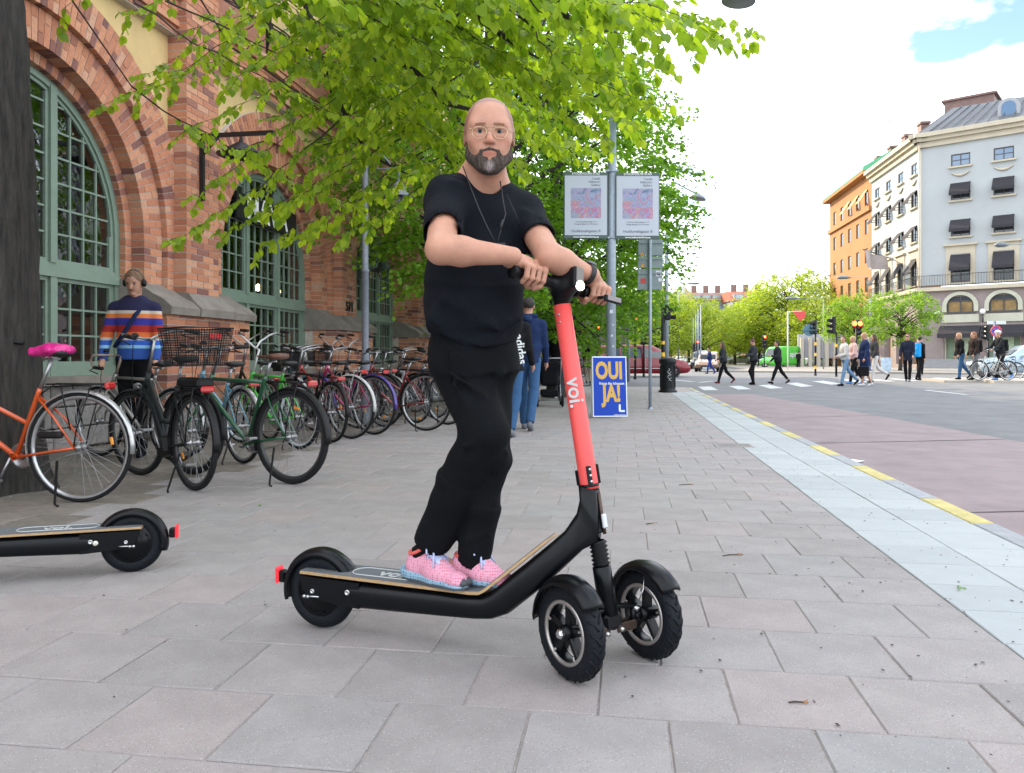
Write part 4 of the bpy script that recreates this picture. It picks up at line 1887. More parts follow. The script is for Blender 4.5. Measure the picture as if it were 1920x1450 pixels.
m_redroof = mat("red_roof", (.34, .11, .06), .8, var=.12, scale=.5)
far_house("distant_house", 1240, 1262, 560, 546, 178, mat("far_ochre", (.42, .33, .2), .9), m_redroof, "low dark-roofed house at the left end of the distant row", cols=2)
far_house("distant_house", 1262, 1297, 556, 537, 175, mat("far_ochre", (.42, .33, .2), .9), m_redroof, "distant pale yellow house with a curved gable and round window", gable=True, cols=2)
far_house("distant_house", 1297, 1373, 563, 546, 180, mat("far_grey", (.25, .26, .29), .9), mat("rust_roof", (.27, .12, .09), .8, var=.1, scale=.5), "distant house with rust red roof and five dormers", cols=5)
far_house("distant_house", 1374, 1452, 564, 544, 172, mat("far_grey", (.25, .26, .29), .9), m_redroof, "distant grey house with bright tile red roof half behind the trees", cols=4, rows_=3)

# low dark building / fence far left and the grey wall on the right under the trees
kb = thing("wooden_kiosk", P(1040, 672, 46), "dark weathered wooden building beyond the junction, behind the red light", "building")
m1 = MB()
a, b = P(985, 672, 46), P(1180, 672, 46)
n_ = 40
for i in range(n_):
	x = a.x + (b.x - a.x) * i / n_
	wdt = (b.x - a.x) / n_
	m1.ct = R_.uniform(.6, 1.2)
	m1.box((x + wdt / 2, 46 + R_.uniform(0, .03), 1.9), (wdt * .9, .15, 3.8 - .9 * max(0, i / n_ - .55)))
m1.build("board_wall", mat("old_board", (.13, .12, .10), .9, tint="tint", var=.2, scale=3), kb, kind="stuff")
m1 = MB()
m1.prism([(0, 0), (4.5, 0), (4.5, .3), (0, 1.0)], (a.x, 46.2, 3.2), (0, 1, 0), U, -.4, b.x - a.x, ez=Vector((1, 0, 0)))
m1.build("roof", mat("kiosk_roof", (.10, .10, .10), .8), kb)
gw = thing("grey_wall", P(1540, 672, 84), "long pale grey wall with upright posts under the trees beyond the crossing", "wall")
a, b = P(1497, 672, 84), P(1640, 672, 80)
m1 = MB()
m1.hexa([a, b, b + Vector((0, .3, 0)), a + Vector((0, .3, 0)), a + U * 2.6, b + U * 2.6, b + Vector((0, .3, 2.6)), a + Vector((0, .3, 2.6))])
for v in range(len(m1.v)):
	pass
m1.build("wall_panel", mat("wall_grey", (.33, .33, .37), .8, var=.08, scale=.4), gw)
for i in range(9):
	m1 = MB()
	q = a.lerp(b, (i + .3) / 9)
	m1.box((q.x, q.y - .3, 1.6), (.35, .3, 3.2))
	m1.build("wall_post", mat("post_beige", (.42, .38, .32), .8), gw)
# ------------------------------------------------------------------ trees
def leaf_mat(name, c1, c2, trans=.5, scale=.8):
	m = bpy.data.materials.new(name)
	m.use_nodes = True
	n = m.node_tree
	n.nodes.clear()
	l = n.links.new
	o = n.nodes.new("ShaderNodeOutputMaterial")
	ad = n.nodes.new("ShaderNodeMixShader")
	ad.inputs[0].default_value = trans
	pb = n.nodes.new("ShaderNodeBsdfPrincipled")
	pb.inputs["Roughness"].default_value = .45
	pb.inputs["Specular IOR Level"].default_value = .35
	tl = n.nodes.new("ShaderNodeBsdfTranslucent")
	at = n.nodes.new("ShaderNodeAttribute")
	at.attribute_name = "tint"
	oi = n.nodes.new("ShaderNodeObjectInfo")
	ad2 = n.nodes.new("ShaderNodeMath")
	ad2.operation = "ADD"
	l(at.outputs["Fac"], ad2.inputs[0])
	mu = n.nodes.new("ShaderNodeMath")
	mu.operation = "MULTIPLY"
	l(oi.outputs["Random"], mu.inputs[0])
	mu.inputs[1].default_value = .3
	l(mu.outputs[0], ad2.inputs[1])
	r = n.nodes.new("ShaderNodeValToRGB")
	r.color_ramp.elements[0].color = (*c1, 1)
	r.color_ramp.elements[1].color = (*c2, 1)
	l(ad2.outputs[0], r.inputs["Fac"])
	l(r.outputs["Color"], pb.inputs["Base Color"])
	sc_ = n.nodes.new("ShaderNodeVectorMath")
	sc_.operation = "MULTIPLY"
	sc_.inputs[1].default_value = (2.0, 1.9, .8)
	l(r.outputs["Color"], sc_.inputs[0])
	l(sc_.outputs["Vector"], tl.inputs["Color"])
	l(pb.outputs[0], ad.inputs[1])
	l(tl.outputs[0], ad.inputs[2])
	l(ad.outputs[0], o.inputs[0])
	return m


m_leafn = leaf_mat("linden_leaf", (.085, .19, .018), (.36, .46, .035), .55)
m_leafm = leaf_mat("linden_leaf_mid", (.07, .17, .015), (.17, .32, .03), .5)
m_leaff = leaf_mat("far_leaf", (.15, .24, .025), (.32, .40, .05), .45)
m_bark = mat("bark", (.010, .009, .0085), .95, col2=(.048, .041, .036), scale=26, bump=3.0, bscale=30, stretch=(1, 1, .14))
m_bark2 = mat("branch_bark", (.028, .022, .018), .9)
U = Vector((0, 0, 1))
# unit leaf: heart shape, y = midrib towards tip, folded + drooping
LV = np.array([(0, 0, 0), (0, .35, -.01), (0, .7, -.05), (0, 1.05, -.16),
			   (-.22, -.08, .03), (-.46, .12, .06), (-.47, .42, .03), (-.27, .75, -.04),
			   (.22, -.08, .03), (.46, .12, .06), (.47, .42, .03), (.27, .75, -.04)])
LF = [(0, 1, 5, 4), (1, 2, 7, 6), (1, 6, 5, 5), (2, 3, 7, 7), (0, 8, 9, 1), (1, 10, 11, 2), (1, 9, 10, 10), (2, 11, 3, 3)]
LF3 = []
for f in LF:
	LF3.append((f[0], f[1], f[2]))
	if f[2] != f[3]:
		LF3.append((f[0], f[2], f[3]))
LF3 = np.array(LF3)


def leaf_frames(pos, dirs, droop, sizes, rs):
	"""orthonormal frames for leaves: y along dirs+droop"""
	y = dirs + droop
	y /= np.linalg.norm(y, axis=1)[:, None]
	up = np.stack([rs.normal(0, .35, len(y)), rs.normal(0, .35, len(y)), np.ones(len(y))], 1)
	x = np.cross(y, up)
	x /= np.linalg.norm(x, axis=1)[:, None]
	z = np.cross(x, y)
	return np.stack([x, y, z], 1) * sizes[:, None, None]


def leaves_mesh(pos, fr, tint, heart=True):
	if heart:
		V0, F0 = LV, LF3
	else:
		V0 = np.array([(0, 0, 0), (-.42, .45, .06), (0, 1.0, -.1), (.42, .45, .06)])
		F0 = np.array([(0, 2, 1), (0, 3, 2)])
	V = np.einsum("vk,nkj->nvj", V0, fr) + pos[:, None, :]
	n = len(pos)
	F = (F0[None] + (np.arange(n) * len(V0))[:, None, None]).reshape(-1, 3)
	return V.reshape(-1, 3), F, np.repeat(tint, len(F0))


# --- the near linden: trunk at the left edge, branches that hang in from above
tb = Vector((-3.93, 5.75, 0))
near = thing("linden_tree", tb, "old linden with a thick dark trunk at the left edge and bright leaves overhead", "tree")
V, F = [], []
NA, NZ = 72, 70
for j in range(NZ):
	z = 6.5 * (j / (NZ - 1)) ** 1.15
	r0 = .36 + .09 * math.exp(-z / .28) - .016 * z
	for i in range(NA):
		a = 2 * math.pi * i / NA
		rg = .030 * (abs(math.sin(a * 13 + 1.2 * math.sin(z * 2.3 + a) + .5 * z)) ** .6 - .5) + .010 * math.sin(a * 29 + 3 * math.sin(z * 4 + a * 2)) * math.sin(z * 9 + a * 5)
		rt = .07 * math.exp(-z / .22) * math.sin(a * 5 + .7)
		rr = r0 + rg + rt
		V.append((tb.x + rr * math.cos(a) + .05 * math.sin(z * .8) - .02 * z, tb.y + rr * math.sin(a), z - .02))
for j in range(NZ - 1):
	for i in range(NA):
		i2 = (i + 1) % NA
		F.append((j * NA + i, j * NA + i2, (j + 1) * NA + i2, (j + 1) * NA + i))
link("trunk", np_mesh("trunk", np.array(V) - np.array(tb), F, m_bark), near)

rs = np.random.RandomState(3)
tips = []
def T(px, py, Y, n=1, spread=0, kpx=-120):
	for i in range(n):
		tips.append((px + rs.normal(0, spread), py + rs.normal(0, spread * .6), Y + rs.normal(0, .25), kpx))
# left, sparser sprays in front of the arches
for t in ((195, 200, 6.6), (320, 452, 6.2), (360, 370, 6.4), (470, 470, 6.4), (640, 440, 6.8), (560, 330, 6.3), (430, 300, 6.0),
		  (300, 160, 6.4), (350, 60, 6.2), (240, 30, 6.4), (120, 12, 6.6), (420, 150, 5.9), (520, 220, 6.1), (610, 270, 6.4), (500, 400, 6.2),
		  (400, 440, 6.5), (560, 440, 6.6), (640, 160, 6.0), (540, 90, 5.7), (450, 40, 5.6), (660, 380, 6.6), (250, 150, 6.9), (340, 250, 6.8)):
	T(*t)
# the thick mass above and behind the man's head
for x in range(620, 1240, 62):
	for y, Yd in ((10, 4.6), (75, 4.9), (145, 5.4), (215, 6.0), (285, 6.6)):
		if y > 235 and (x > 1130 or 660 < x < 820):
			continue
		T(x + rs.uniform(-28, 28), y + rs.uniform(-25, 25), Yd + rs.uniform(-.3, .3))
for t in ((1415, 62, 4.3), (1360, 72, 4.3), (1290, 60, 4.35), (1240, 120, 4.7), (1262, 198, 5.0), (1235, 205, 5.0), (1190, 235, 5.2), (1150, 262, 5.4),
		  (1090, 262, 5.5), (980, 300, 6.2), (870, 335, 6.6), (1260, 10, 4.4), (1220, 60, 4.5), (1205, 165, 4.9), (900, 300, 6.3)):
	T(*t)

bm = MB()
LP, LD, LS = [], [], []
crown_top = tb + Vector((.3, -.1, 6.3))
for (px, py, Y, kpx) in tips:
	tip = P(px, py, Y)
	# parent node above the frame
	sgn = 1 if px < 660 else -1
	far_ = 330 + 120 * rs.rand()
	node = P(px + sgn * far_, py - 190 - 60 * rs.rand(), Y + .25)
	if px > 1225:
		node = P(1000, -20 + (py - 60) * .5, Y + .1)
	mid = P(px + sgn * far_ * .5, py - 70 - 30 * rs.rand(), Y + .1) + Vector(rs.normal(0, .04, 3))
	pts = []
	K = 12
	if node.z < P(0, -40, Y).z:
		tp = P(px + sgn * (far_ + rs.uniform(60, 330)), -150 - 80 * rs.rand(), Y + rs.uniform(.1, .7))
		bm.tube([tp, tp.lerp(node, .5) + Vector((0, 0, .05)), node], [.012, .009, .006], 5)
	for i in range(K + 1):
		t = i / K
		p = node * (1 - t) ** 2 + mid * 2 * t * (1 - t) + tip * t * t
		pts.append(p + Vector(rs.normal(0, .012, 3)))
	ln = (tip - node).length
	bm.tube(pts, [max(.0016, .007 * (1 - i / K) ** 1.1 * (.55 + .3 * ln)) for i in range(K + 1)], 5)
	# twigs in a mostly flat fan
	ntw = int((6 + 7 * ln) * (.72 if px < 490 else 1))
	for q in range(ntw):
		t = .22 + .78 * (q + rs.rand()) / ntw
		i0 = min(K - 1, int(t * K))
		p0 = pts[i0].lerp(pts[i0 + 1], t * K - i0)
		dv = (pts[i0 + 1] - pts[i0]).normalized()
		side = dv.cross(U).normalized() * (1 if q % 2 else -1)
		L0 = rs.uniform(.12, .34) * (1.15 - .5 * t)
		d = (dv * rs.uniform(.4, .9) + side * rs.uniform(.5, 1.0) + U * rs.uniform(-.55, .15)).normalized()
		e = p0 + d * L0 - U * L0 * .15
		bm.tube([p0, p0.lerp(e, .5) + U * .01, e], [.0028, .002, .0012], 3, cap=False)
		nl = int(L0 / .036) + 1
		for k in range(nl):
			s_ = (k + .6) / nl
			pp = p0.lerp(e, s_)
			sd2 = d.cross(U).normalized() * (1 if k % 2 else -1)
			LP.append(pp)
			LD.append(d * .8 + sd2 * .9)
			LS.append(rs.uniform(.035, .082))
		LP.append(e)
		LD.append(d)
		LS.append(rs.uniform(.05, .075))
bm.build("branches", m_bark2, near)
# limbs from the trunk into the crown
lm = MB()
for (x, y, z, r) in ((-2.2, 5.6, 6.6, .10), (-1.0, 5.2, 6.4, .09), (-3.0, 6.8, 7.2, .1), (-4.8, 5.4, 7.6, .12), (.6, 4.6, 5.9, .08)):
	a = tb + Vector((-.1, 0, 5.6))
	e = Vector((x, y, z))
	lm.tube([a, a.lerp(e, .4) + U * .5, e, e + (e - a) * .25 - U * .2], [.2, r * 1.3, r, .03], 10)
# dark boughs seen through the leaves
for (q) in (((560, -60, 5.9), (592, 90, 6.1), (622, 170, 6.3), (690, 290, 6.7), (770, 330, 6.9)), ((505, -40, 5.9), (503, 60, 6.0), (500, 100, 6.0)),
			((860, -60, 5.2), (905, 40, 5.3), (975, 90, 5.5), (1010, 110, 5.6)), ((640, -60, 5.9), (668, 20, 6.0), (700, 110, 6.2), (790, 200, 6.5)),
			((1030, -40, 4.5), (1062, 30, 4.7), (1095, 60, 4.8)), ((760, 120, 5.6), (840, 195, 5.7), (920, 215, 5.9))):
	lm.tube([P(*v) for v in q], [.035 * (1 - .8 * i / (len(q) - 1)) for i in range(len(q))], 7)
lm.build("limbs", m_bark2, near)
pos = np.array([tuple(v) for v in LP])
dr = np.array([tuple(v) for v in LD])
dr /= np.linalg.norm(dr, axis=1)[:, None]
sz = np.array(LS)
fr_ = leaf_frames(pos, dr, np.stack([rs.normal(0, .2, len(pos)), rs.normal(0, .2, len(pos)), rs.uniform(-1.1, -.3, len(pos))], 1), sz, rs)
tint = rs.uniform(0, .75, len(pos))
ppx = 960 + FPX * pos[:, 0] / pos[:, 1]
ppy = 672 - FPX * (pos[:, 2] - H) / pos[:, 1]
vis = (ppx > 0) & (ppx < 1920) & (ppy > 0)
score = np.where(vis, sz / pos[:, 1], 0)
order = np.argsort(-score)
big = order[:300]
base_me = np_mesh("leaf", LV, LF3, m_leafn, smooth=True, tint=np.full(len(LF3), .2))
for i in big:
	o = link("leaf", base_me, near)
	M = Matrix(fr_[i].T.tolist()).to_4x4()
	M.translation = Vector(pos[i]) - tb
	o.matrix_basis = M
rest = order[300:]
V, F, TT = leaves_mesh(pos[rest] - np.array(tb), fr_[rest], tint[rest])
o = link("leaves_beyond", np_mesh("leaves_beyond", V, F, m_leafn, tint=TT), near)
o["kind"] = "stuff"
print("near leaves", len(pos))


def crown_pts(rs, n_spray, per, rx, rz, zc, spray_len, droop=.25, shell=.45, flat=True):
	"""layered sprays in an ellipsoid; returns leaf positions, directions, spray roots"""
	P_, D_, roots = [], [], []
	for _ in range(n_spray):
		while True:
			v = rs.uniform(-1, 1, 3)
			r = np.linalg.norm(v)
			if .05 < r <= 1:
				break
		r2 = shell + (1 - shell) * rs.rand() ** .6
		v = v / r * r2
		c = np.array([v[0] * rx, v[1] * rx, zc + v[2] * rz])
		hd_ = np.array([v[0], v[1], 0.0]) + rs.normal(0, .25, 3) * [1, 1, .4]
		hd_ /= np.linalg.norm(hd_) + 1e-9
		sl = spray_len * rs.uniform(.6, 1.3)
		t = rs.rand(per)
		lat = np.cross(hd_, [0, 0, 1.0])
		lw = rs.normal(0, .22 * sl, per) * (1.1 - t)
		p = c + np.outer(t * sl, hd_) + np.outer(lw, lat)
		p[:, 2] += rs.normal(0, .07 * sl if flat else .2 * sl, per) - droop * sl * t ** 1.5
		P_.append(p)
		D_.append(np.tile(hd_, (per, 1)) * .7 + np.outer(np.sign(lw), lat) * .6 + rs.normal(0, .4, (per, 3)))
		roots.append((c, hd_, sl))
	return np.concatenate(P_), np.concatenate(D_), roots


def make_tree(base, height, rx, zc, rz, n_spray, per, leaf, spray, trunk_r, name, label, group, lm_, seed, droop=.25, shell=.45, flat=True):
	rs = np.random.RandomState(seed)
	t = thing(name, base, label, "tree", group)
	p, d, roots = crown_pts(rs, n_spray, per, rx, rz, zc, spray, droop, shell, flat)
	gp = p + np.array(base)          # keep the poster boards free of leaves
	ok = ~((np.abs(gp[:, 0] - 1.78) < 1.15) & (gp[:, 1] < 14.2) & (gp[:, 2] < 4.75))
	p, d = p[ok], d[ok]
	d /= np.linalg.norm(d, axis=1)[:, None]
	s_ = rs.uniform(.7, 1.25, len(p)) * leaf
	fr = leaf_frames(p, d, np.stack([np.zeros(len(p)), np.zeros(len(p)), rs.uniform(-.8, 0, len(p))], 1), s_, rs)
	V, F, TT = leaves_mesh(p, fr, rs.uniform(0, .7, len(p)), heart=False)
	o = link("crown", np_mesh("crown", V, F, lm_, tint=TT), t)
	m1 = MB()
	top = Vector((rs.normal(0, .2), rs.normal(0, .2), zc + rz * .55))
	tr_ = [Vector((0, 0, -.1)), Vector((0, 0, .25)), Vector((rs.normal(0, .05), 0, 1.5)), Vector((rs.normal(0, .1), 0, zc - rz * .5)), top]
	m1.tube(tr_, [trunk_r * 1.35, trunk_r, trunk_r * .85, trunk_r * .6, trunk_r * .12], 10)
	m1.build("trunk", m_bark, t, world=False)
	m1 = MB()
	for k in range(0, len(roots), max(1, len(roots) // 70)):
		c, hd_, sl = roots[k]
		c = Vector(c)
		if abs(c.x + base[0] - 1.78) < 1.5 and c.y + base[1] < 14.6 and c.z < 5:
			continue
		hh = max(zc - rz * .75, c.z - .55 * math.hypot(c.x, c.y) - .3)
		hh = min(hh, zc + rz * .4)
		q = Vector((0, 0, hh))
		m1.tube([q, q.lerp(c, .5) + U * .15, c, c + Vector(hd_) * sl * .7 - U * droop * sl * .5], [trunk_r * .25, trunk_r * .14, trunk_r * .07, .006], 4, cap=False)
	m1.build("limbs", m_bark2, t, world=False)
	return t


make_tree(G(905, 10.9) if False else Vector((-.45, 14.2, 0)), 10, 2.75, 5.2, 3.4, 820, 44, .092, .85, .22, "linden_tree",
		  "second linden of the row, its dense green crown behind the man", "lindens along the pavement", m_leafm, 21, droop=.3, shell=.5)
make_tree(Vector((1.1, 19.5, 0)), 11, 2.9, 5.0, 3.9, 760, 44, .12, 1.0, .24, "linden_tree",
		  "third linden of the row, with tips fringing the sky beside the posters", "lindens along the pavement", m_leafm, 22, droop=.3, shell=.5)
make_tree(Vector((2.3, 31, 0)), 10, 3.3, 4.6, 3.6, 420, 38, .17, 1.2, .26, "linden_tree",
		  "farthest linden of the pavement row, low green crown above the red van", "lindens along the pavement", m_leafm, 23, droop=.3, shell=.5)

# far yellow-green park trees: four kinds, copied along the avenue
proto = []
specs = [(5.6, 8.0, 5.6, 31), (5.0, 7.2, 5.2, 32), (6.2, 8.6, 6.4, 33)]
spots = [(1258, 96, 1.0), (1292, 118, 1.05), (1318, 100, .9), (1352, 122, 1.05), (1378, 108, .95), (1404, 128, 1.1), (1424, 112, 1.05), (1447, 118, 1.35),
		 (1478, 104, 1.3), (1503, 112, 1.5), (1528, 100, 1.15), (1553, 92, .9), (1330, 140, 1.15), (1232, 84, 1.0), (1208, 104, 1.1), (1182, 92, 1.0), (1150, 100, 1.05)]
near_what = ["beyond the traffic light post beside the bin", "behind the flag-like row of lamp posts, left side", "above the dark car on the crossing", "over the man in blue walking",
			 "behind the long-haired walker", "between the long-haired walker and the one with a bun", "behind the walker with a bun", "tallest crown left of centre in the avenue",
			 "above the green van", "tallest and widest crown, over the grey wall", "behind the traffic light with the round sign", "beside the orange house's left corner",
			 "farthest one peeking between the others below the red roofs", "behind the back of the road sign", "behind the thin grey pole", "half hidden by the linden over the red van",
			 "behind the red van's rear"]
for i, (px, Y, s_) in enumerate(spots):
	k = i % 3
	base = Vector(((px - 960) / FPX * Y, Y, 0))
	lab = "yellow-green park tree " + near_what[i]
	if i < 3:
		rx, zc, rz, sd_ = specs[k]
		t = make_tree(base, 12, rx, zc, rz, 300, 26, .34, 1.9, .3, "park_tree", lab, "park trees beyond the crossing", m_leaff, sd_, droop=.1, shell=.55, flat=False)
		proto.append(t)
	else:
		src = proto[k]
		t = src.copy()
		COL.objects.link(t)
		for ch in list(src.children):
			c = ch.copy()
			COL.objects.link(c)
			c.parent = t
		t["label"] = lab
		t.location = base
		t.rotation_euler = (0, 0, R_.uniform(0, 6.28))
	t.scale = (s_ * .82, s_ * .82, s_ * R_.uniform(.60, .68))
# two young street trees before the corner building
for (px, Y, s_, lab) in ((1688, 57, 1.0, "round green street tree in front of the pale corner building"), (1604, 62, 1.0, "round green street tree left of the pale corner building, behind the red light")):
	t = make_tree(Vector(((px - 960) / FPX * Y, Y, .06)), 6, 2.25, 4.0, 2.1, 170, 34, .17, .8, .13, "street_tree", lab, "street trees by the corner building",
				  leaf_mat("street_leaf", (.10, .21, .02), (.23, .36, .05), .45) if px == 1688 else bpy.data.materials["street_leaf"], int(px), droop=.1, shell=.4, flat=False)
# ------------------------------------------------------------------ street furniture
m_galv = mat("galvanised_pole", (.26, .31, .37), .45, metal=.25, var=.12, scale=14, bump=.15, bscale=40)
m_signback = mat("sign_back", (.17, .22, .22), .55, var=.12, scale=10)
m_poster = mat("poster_paper", (.36, .40, .46), .35, coat=.3)
m_pfr = mat("poster_frame", (.035, .07, .06), .4)
m_yel = mat("signal_yellow", (.75, .45, .02), .5)
m_blk = mat("signal_black", (.006, .008, .010), .5, spec=.3)
X, Y_, Z = Vector((1, 0, 0)), Vector((0, 1, 0)), Vector((0, 0, 1))

# poster pole with street lamp
PY = 13.4
b0 = P(1146, 672, PY)
b0.z = 0
pp = thing("poster_pole", b0, "tall grey pole carrying two framed gallery posters and a street lamp arm", "pole")
m1 = MB()
m1.tube([b0, b0 + Z * 3.0, b0 + Vector((.03, 0, 5.6))], [.083, .08, .062], 16)
m1.tube([b0 + Vector((.03, 0, 5.6)), b0 + Vector((.04, 0, 7.6))], [.055, .045], 12)
m1.build("pole", m_galv, pp)
lh = P(1385, -2, PY)
m1 = MB()
m1.tube([b0 + Vector((.04, 0, 7.4)), b0 + Vector((.3, 0, 7.75)), b0 + Vector((.9, 0, 7.85)), lh + Vector((-.2, 0, .2)), lh + Vector((0, 0, .12))], .03, 8)
m1.build("lamp_arm", m_galv, pp)


def lamp_head(c, r, parent, tilt=None):
	m1 = MB()
	m1.cs = True
	prof = [(.02 * r, .5 * r), (.22 * r, .5 * r), (.3 * r, .38 * r), (.75 * r, .2 * r), (.98 * r, -.05 * r), (1.0 * r, -.16 * r), (.92 * r, -.18 * r)]
	m1.lathe(prof, c, ax=tilt or (.12, 0, 1), seg=20)
	m1.cm = 1
	m1.lathe([(.92 * r, -.17 * r), (.5 * r, -.22 * r), (.001, -.24 * r)], c, ax=tilt or (.12, 0, 1), seg=20)
	m1.build("lamp_head", [mat("lamp_shell", (.13, .16, .18), .5), mat("lamp_lens", (.24, .25, .27), .3)], parent)


lamp_head(lh, .29, pp)
m1 = MB()
for z_ in (P(0, 322, PY).z, P(0, 447, PY).z):
	m1.lathe([(.084, -.02), (.09, -.02), (.09, .02), (.084, .02)], b0 + Z * z_, seg=14)
	m1.box(b0 + Z * z_ - Y_ * .07, (.24, .02, .03))
m1.build("pole_clamp", m_galv, pp)
stk = MB()
for (dy, a, r) in ((566, .2, .018), (585, -.1, .03), (610, .3, .015), (560, -.4, .02), (630, 0, .02), (650, .25, .016)):
	z_ = P(0, dy, PY).z
	q = b0 + Vector((.082 * math.sin(a), -.083 * math.cos(a) - .001, z_))
	stk.poly([q + Vector((-r, 0, -r)), q + Vector((r, 0, -r * .8)), q + Vector((r * .9, 0, r)), q + Vector((-r * .8, 0, r))])
stk.build("sticker", mat("sticker_white", (.5, .52, .55), .6, var=.4, scale=60), pp)
m_ink = mat("ink_grey", (.10, .11, .13), .7)
m_wtx = mat("white_text", (.62, .66, .66), .5)

# generic pastel abstract print, colour patches as flat print
m_art = bpy.data.materials.new("poster_art")
m_art.use_nodes = True
n = m_art.node_tree
bs = n.nodes["Principled BSDF"]
tcn = n.nodes.new("ShaderNodeTexCoord")
vo = n.nodes.new("ShaderNodeTexVoronoi")
vo.inputs["Scale"].default_value = 22
no = n.nodes.new("ShaderNodeTexNoise")
no.inputs["Scale"].default_value = 5
no.inputs["Distortion"].default_value = 1.5
rr = n.nodes.new("ShaderNodeValToRGB")
el = rr.color_ramp.elements
el[0].position = .3
el[0].color = (.12, .14, .30, 1)
el[1].position = .72
el[1].color = (.45, .43, .52, 1)
for p_, c_ in ((.42, (.36, .34, .56)), (.5, (.30, .32, .48)), (.6, (.52, .16, .28))):
	e_ = el.new(p_)
	e_.color = (*c_, 1)
mxn = n.nodes.new("ShaderNodeMix")
mxn.data_type = "RGBA"
mxn.inputs["Factor"].default_value = .12
n.links.new(tcn.outputs["Object"], vo.inputs["Vector"])
n.links.new(tcn.outputs["Object"], no.inputs["Vector"])
n.links.new(no.outputs["Fac"], rr.inputs["Fac"])
n.links.new(rr.outputs["Color"], mxn.inputs["A"])
n.links.new(vo.outputs["Color"], mxn.inputs["B"])
hs = n.nodes.new("ShaderNodeHueSaturation")
hs.inputs["Saturation"].default_value = 1.05
hs.inputs["Value"].default_value = .75
n.links.new(mxn.outputs["Result"], hs.inputs["Color"])
n.links.new(hs.outputs["Color"], bs.inputs["Base Color"])

for k, (x0, x1) in enumerate(((1057, 1140), (1154, 1237))):
	y0, y1 = (323, 448) if k == 0 else (324, 449)
	a, b = P(x0, y1, PY - .1), P(x1, y0, PY - .1)
	c = (a + b) * .5
	w_, h_ = b.x - a.x, b.z - a.z
	t = thing("poster_board", c, "framed gallery poster with pastel picture, mounted " + ("on the side of the pole nearer the man" if k == 0 else "on the street side of the pole"),
			  "poster", "two gallery posters on the pole")
	m1 = MB()
	m1.bbox(c + Y_ * .02, (w_, .035, h_), None, .006)
	m1.build("poster_frame", m_pfr, t)
	m1 = MB()
	e = .018
	m1.box(c - Y_ * .003, (w_ - 2 * e, .012, h_ - .12))
	m1.build("poster_sheet", m_poster, t)
	m1 = MB()
	m1.box(c + Vector((-.0 * w_, -.010, .005 + h_ * .03)), (w_ * .68, .003, h_ * .45))
	m1.build("poster_picture", m_art, t)
	yy = -.0125
	text("STOCKHOLMS STAD", .052, c + Vector((0, yy + -.008, h_ / 2 - .033)), X, Z, m_wtx, t, off=.0015)
	text("www.kulturtavlorna.se", .048, c + Vector((0, yy - .008, -h_ / 2 + .03)), X, Z, m_wtx, t, off=.0015)
	for i, s_ in enumerate(("Cecilia", "Hillström", "Gallery")):
		text(s_, .055, c + Vector((w_ * .33, yy, h_ * .40 - .055 * i)), X, Z, m_ink, t, align="RIGHT")
	text("Hudiksvallsgatan 8", .068, c + Vector((0, yy, -h_ * .385)), X, Z, m_ink, t)
	text("Abstract works and drawings in the gallery"[:0] or "1–30 maj, tisdag–fredag 12–17", .032, c + Vector((0, yy, -h_ * .245)), X, Z, m_ink, t)
	text("lördag–söndag 12–16, fri entré", .032, c + Vector((0, yy, -h_ * .28)), X, Z, m_ink, t)

# election A-board
AY = 12.75
a, b = G(1109, 783), G(1174, 783)
c0 = P(1142, 726, AY)
ab = thing("sandwich_board", Vector((c0.x, AY, 0)), "blue A-board poster with yellow letters OUI JA! at the foot of the pole", "sign")
top, bot = P(0, 669, AY).z, 0.0
xl, xr = P(1110, 0, AY).x, P(1176, 0, AY).x
ex = Vector((xr - xl, .06, 0)).normalized()
ey = Vector((0, .16, 1)).normalized()
cw, chh = (xr - xl), (top - bot)
cc_ = Vector(((xl + xr) / 2, AY, (top + bot) / 2 + .01))
en = ex.cross(ey).normalized()
Mab = Matrix((ex, -en, ey)).transposed()
m1 = MB()
m1.bbox(cc_, (cw, .02, chh), Mab, .006)
m1.build("board_frame", mat("white_alu", (.62, .66, .70), .4), ab)
m1 = MB()
Mbk = Matrix((ex, en * -1, Vector((0, -.16, 1)).normalized())).transposed()
m1.bbox(cc_ + Vector((0, .20, 0)), (cw, .02, chh), Mbk, .006)
m1.build("rear_panel", mat("white_alu", (.62, .66, .70), .4), ab)
m_bl = mat("poster_blue", (.006, .045, .36), .5, spec=.2)
m_ye = mat("poster_yellow", (.52, .31, .05), .5)
m1 = MB()
m1.box(cc_ + en * .0115, (cw - .035, .003, chh - .045), Mab)
m1.build("poster_sheet", m_bl, ab)


def abp(u, v):
	return cc_ + ex * (u * cw / 2) + ey * (v * chh / 2) + en * .0145


text("OUI", .385, abp(-.03, .50), ex, ey, m_ye, ab, off=.016, xs=.66)
text("JA!", .385, abp(.10, -.25), ex, ey, m_ye, ab, off=.016, xs=.66)
text("Rösta för klimatet", .058, abp(.12, .095), ex, ey, m_wtx, ab, off=.001)
text("Liberalerna", .042, abp(.55, -.93), ex, ey, m_wtx, ab)
m1 = MB()
q = abp(.62, -.75)
m1.box(q + ex * -.02 + ey * .02, (.032, .002, .12), Mab)
m1.box(q + ex * .015 - ey * .03, (.05, .002, .03), Mab)
m1.lathe([(.001, 0), (.018, 0), (.018, .002)], q + ex * .05 - ey * .028, ax=en, seg=10)
m1.build("logo_mark", m_wtx, ab)

